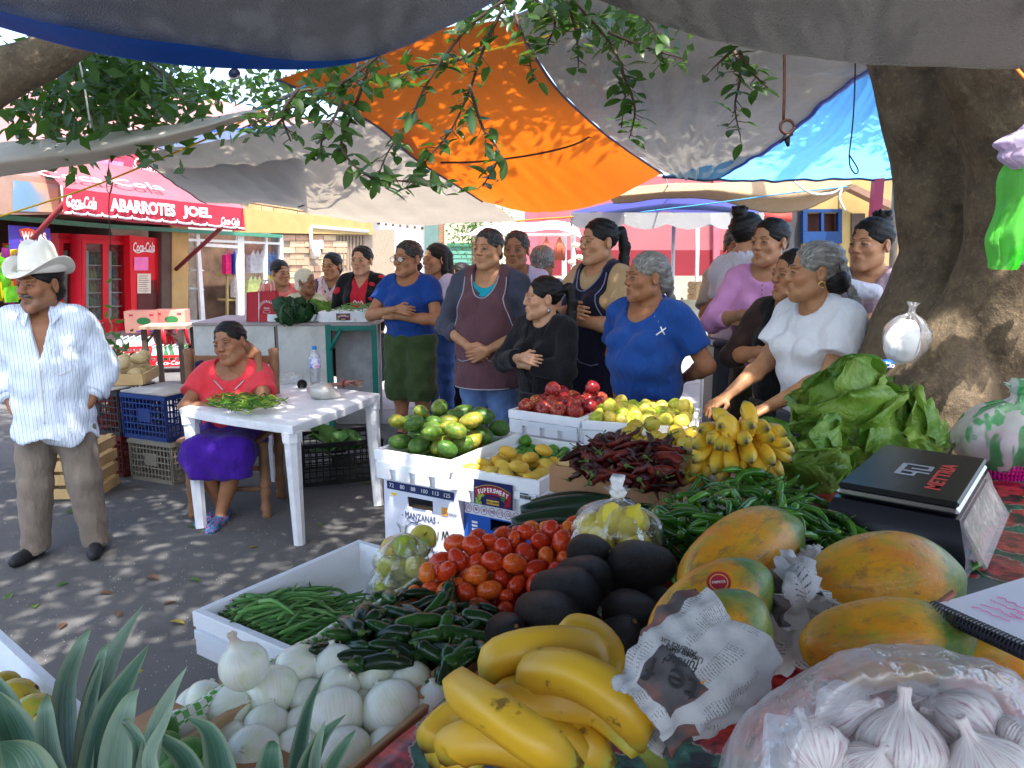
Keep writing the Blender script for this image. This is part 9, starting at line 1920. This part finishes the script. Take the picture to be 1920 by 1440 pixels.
for y in(-.045,.05):G().tube(smooth_path([(.0,y,.24),(.01,y,.31),(.05,y,.335),(.085,y,.31),(.09,y,.245)],14),.006,6).obj('handle',plain('handle_cream',(.6,.5,.42,1),.6),t)
for x in(-.125,-.02):G().tube([(x,-.056,0),(x+.01,-.046,.235)],.004,4).obj('piping',M_LET,t)
Mb_=Matrix(((1,0,0,.05),(0,.04,-1,-.054),(0,1,.04,.11),(0,0,0,1)))
for i,ch in enumerate('RECUERDO DE'):q=math.pi*(1-(i+.5)/11);text('letter',ch,.026,M_LET,t,Mb_@Matrix.Translation((.062*math.cos(q),.062*math.sin(q)-.01,0))@Matrix.Rotation(q-math.pi/2,4,'Z'),extrude=.0004)
text('lettering','Oaxaca' if False else 'fiesta',.024,M_LET,t,Mb_@Matrix.Translation((0,.0,0)),extrude=.0004);stroke([(.03*math.cos(q),-.03+.012*math.sin(q))for q in[i*math.pi/6 for i in range(13)]],.002,Mb_,M_LET,t,20,'ornament')
for i,(x,nm)in enumerate(((704,'carrot'),(712,'carrot'))):prop(G().tube([P(x-10,578,6.25),P(x+8,572,6.25)],[.008,.022],8).obj('carrot',plain('carrot',(.6,.2,.04,1),.5)if i==0 else bpy.data.materials['carrot']),['orange carrot at the end of the counter tray','second carrot touching the blue tee'][i],'carrot')
rl=random.Random(21);M_FL=[leaf_mat('fallen_leaf_green',(.05,.12,.02,1),(.10,.2,.03,1),(.1,.2,.02,1)),leaf_mat('fallen_leaf_yellow',(.30,.24,.03,1),(.42,.34,.05,1),(.4,.3,.03,1)),leaf_mat('fallen_leaf_brown',(.12,.06,.03,1),(.2,.1,.05,1),(.2,.1,.03,1))]
FLM=[]
for m in M_FL:me=LEAF[0].copy();me.materials.clear();me.materials.append(m);FLM.append(me)
for i,(x,y,k)in enumerate(((128,1092,0),(22,1112,0),(185,1112,2),(125,1167,2),(317,1165,1),(240,1260,1),(352,985,0),(466,1027,1),(65,1140,0),(222,1146,2),(275,1080,2),(330,1127,2),(600,980,0),(660,915,0),(355,1085,0),(150,955,0),(700,905,0))):
 prop(link('fallen_leaf',FLM[k],None,PZ(x,y,.006),(rl.uniform(-.2,.2),rl.uniform(-.2,.2),rl.uniform(0,6)),rl.uniform(.05,.085)),['green','yellow','brown'][k]+' fallen leaf lying on the grey asphalt','leaf',['green','yellow','brown'][k]+' leaves fallen on the asphalt')
V,F=[],[]
for i in range(900):
 p=PZ(rl.uniform(-100,760),rl.uniform(900,1330),.003);s=rl.uniform(.0012,.0035);a=rl.uniform(0,6);n0=len(V)
 V+=[(p.x+s*math.cos(a),p.y+s*math.sin(a),.002),(p.x+s*.5*math.cos(a+2),p.y+s*.5*math.sin(a+2),.002),(p.x+s*.6*math.cos(a+4),p.y+s*.6*math.sin(a+4),.002),(p.x,p.y,.006)];F+=[(n0,n0+1,n0+3),(n0+1,n0+2,n0+3),(n0+2,n0,n0+3)]
prop(G().add(V,F).obj('litter',plain('pale_litter',(.5,.48,.44,1),.9),None,False),kind='stuff')
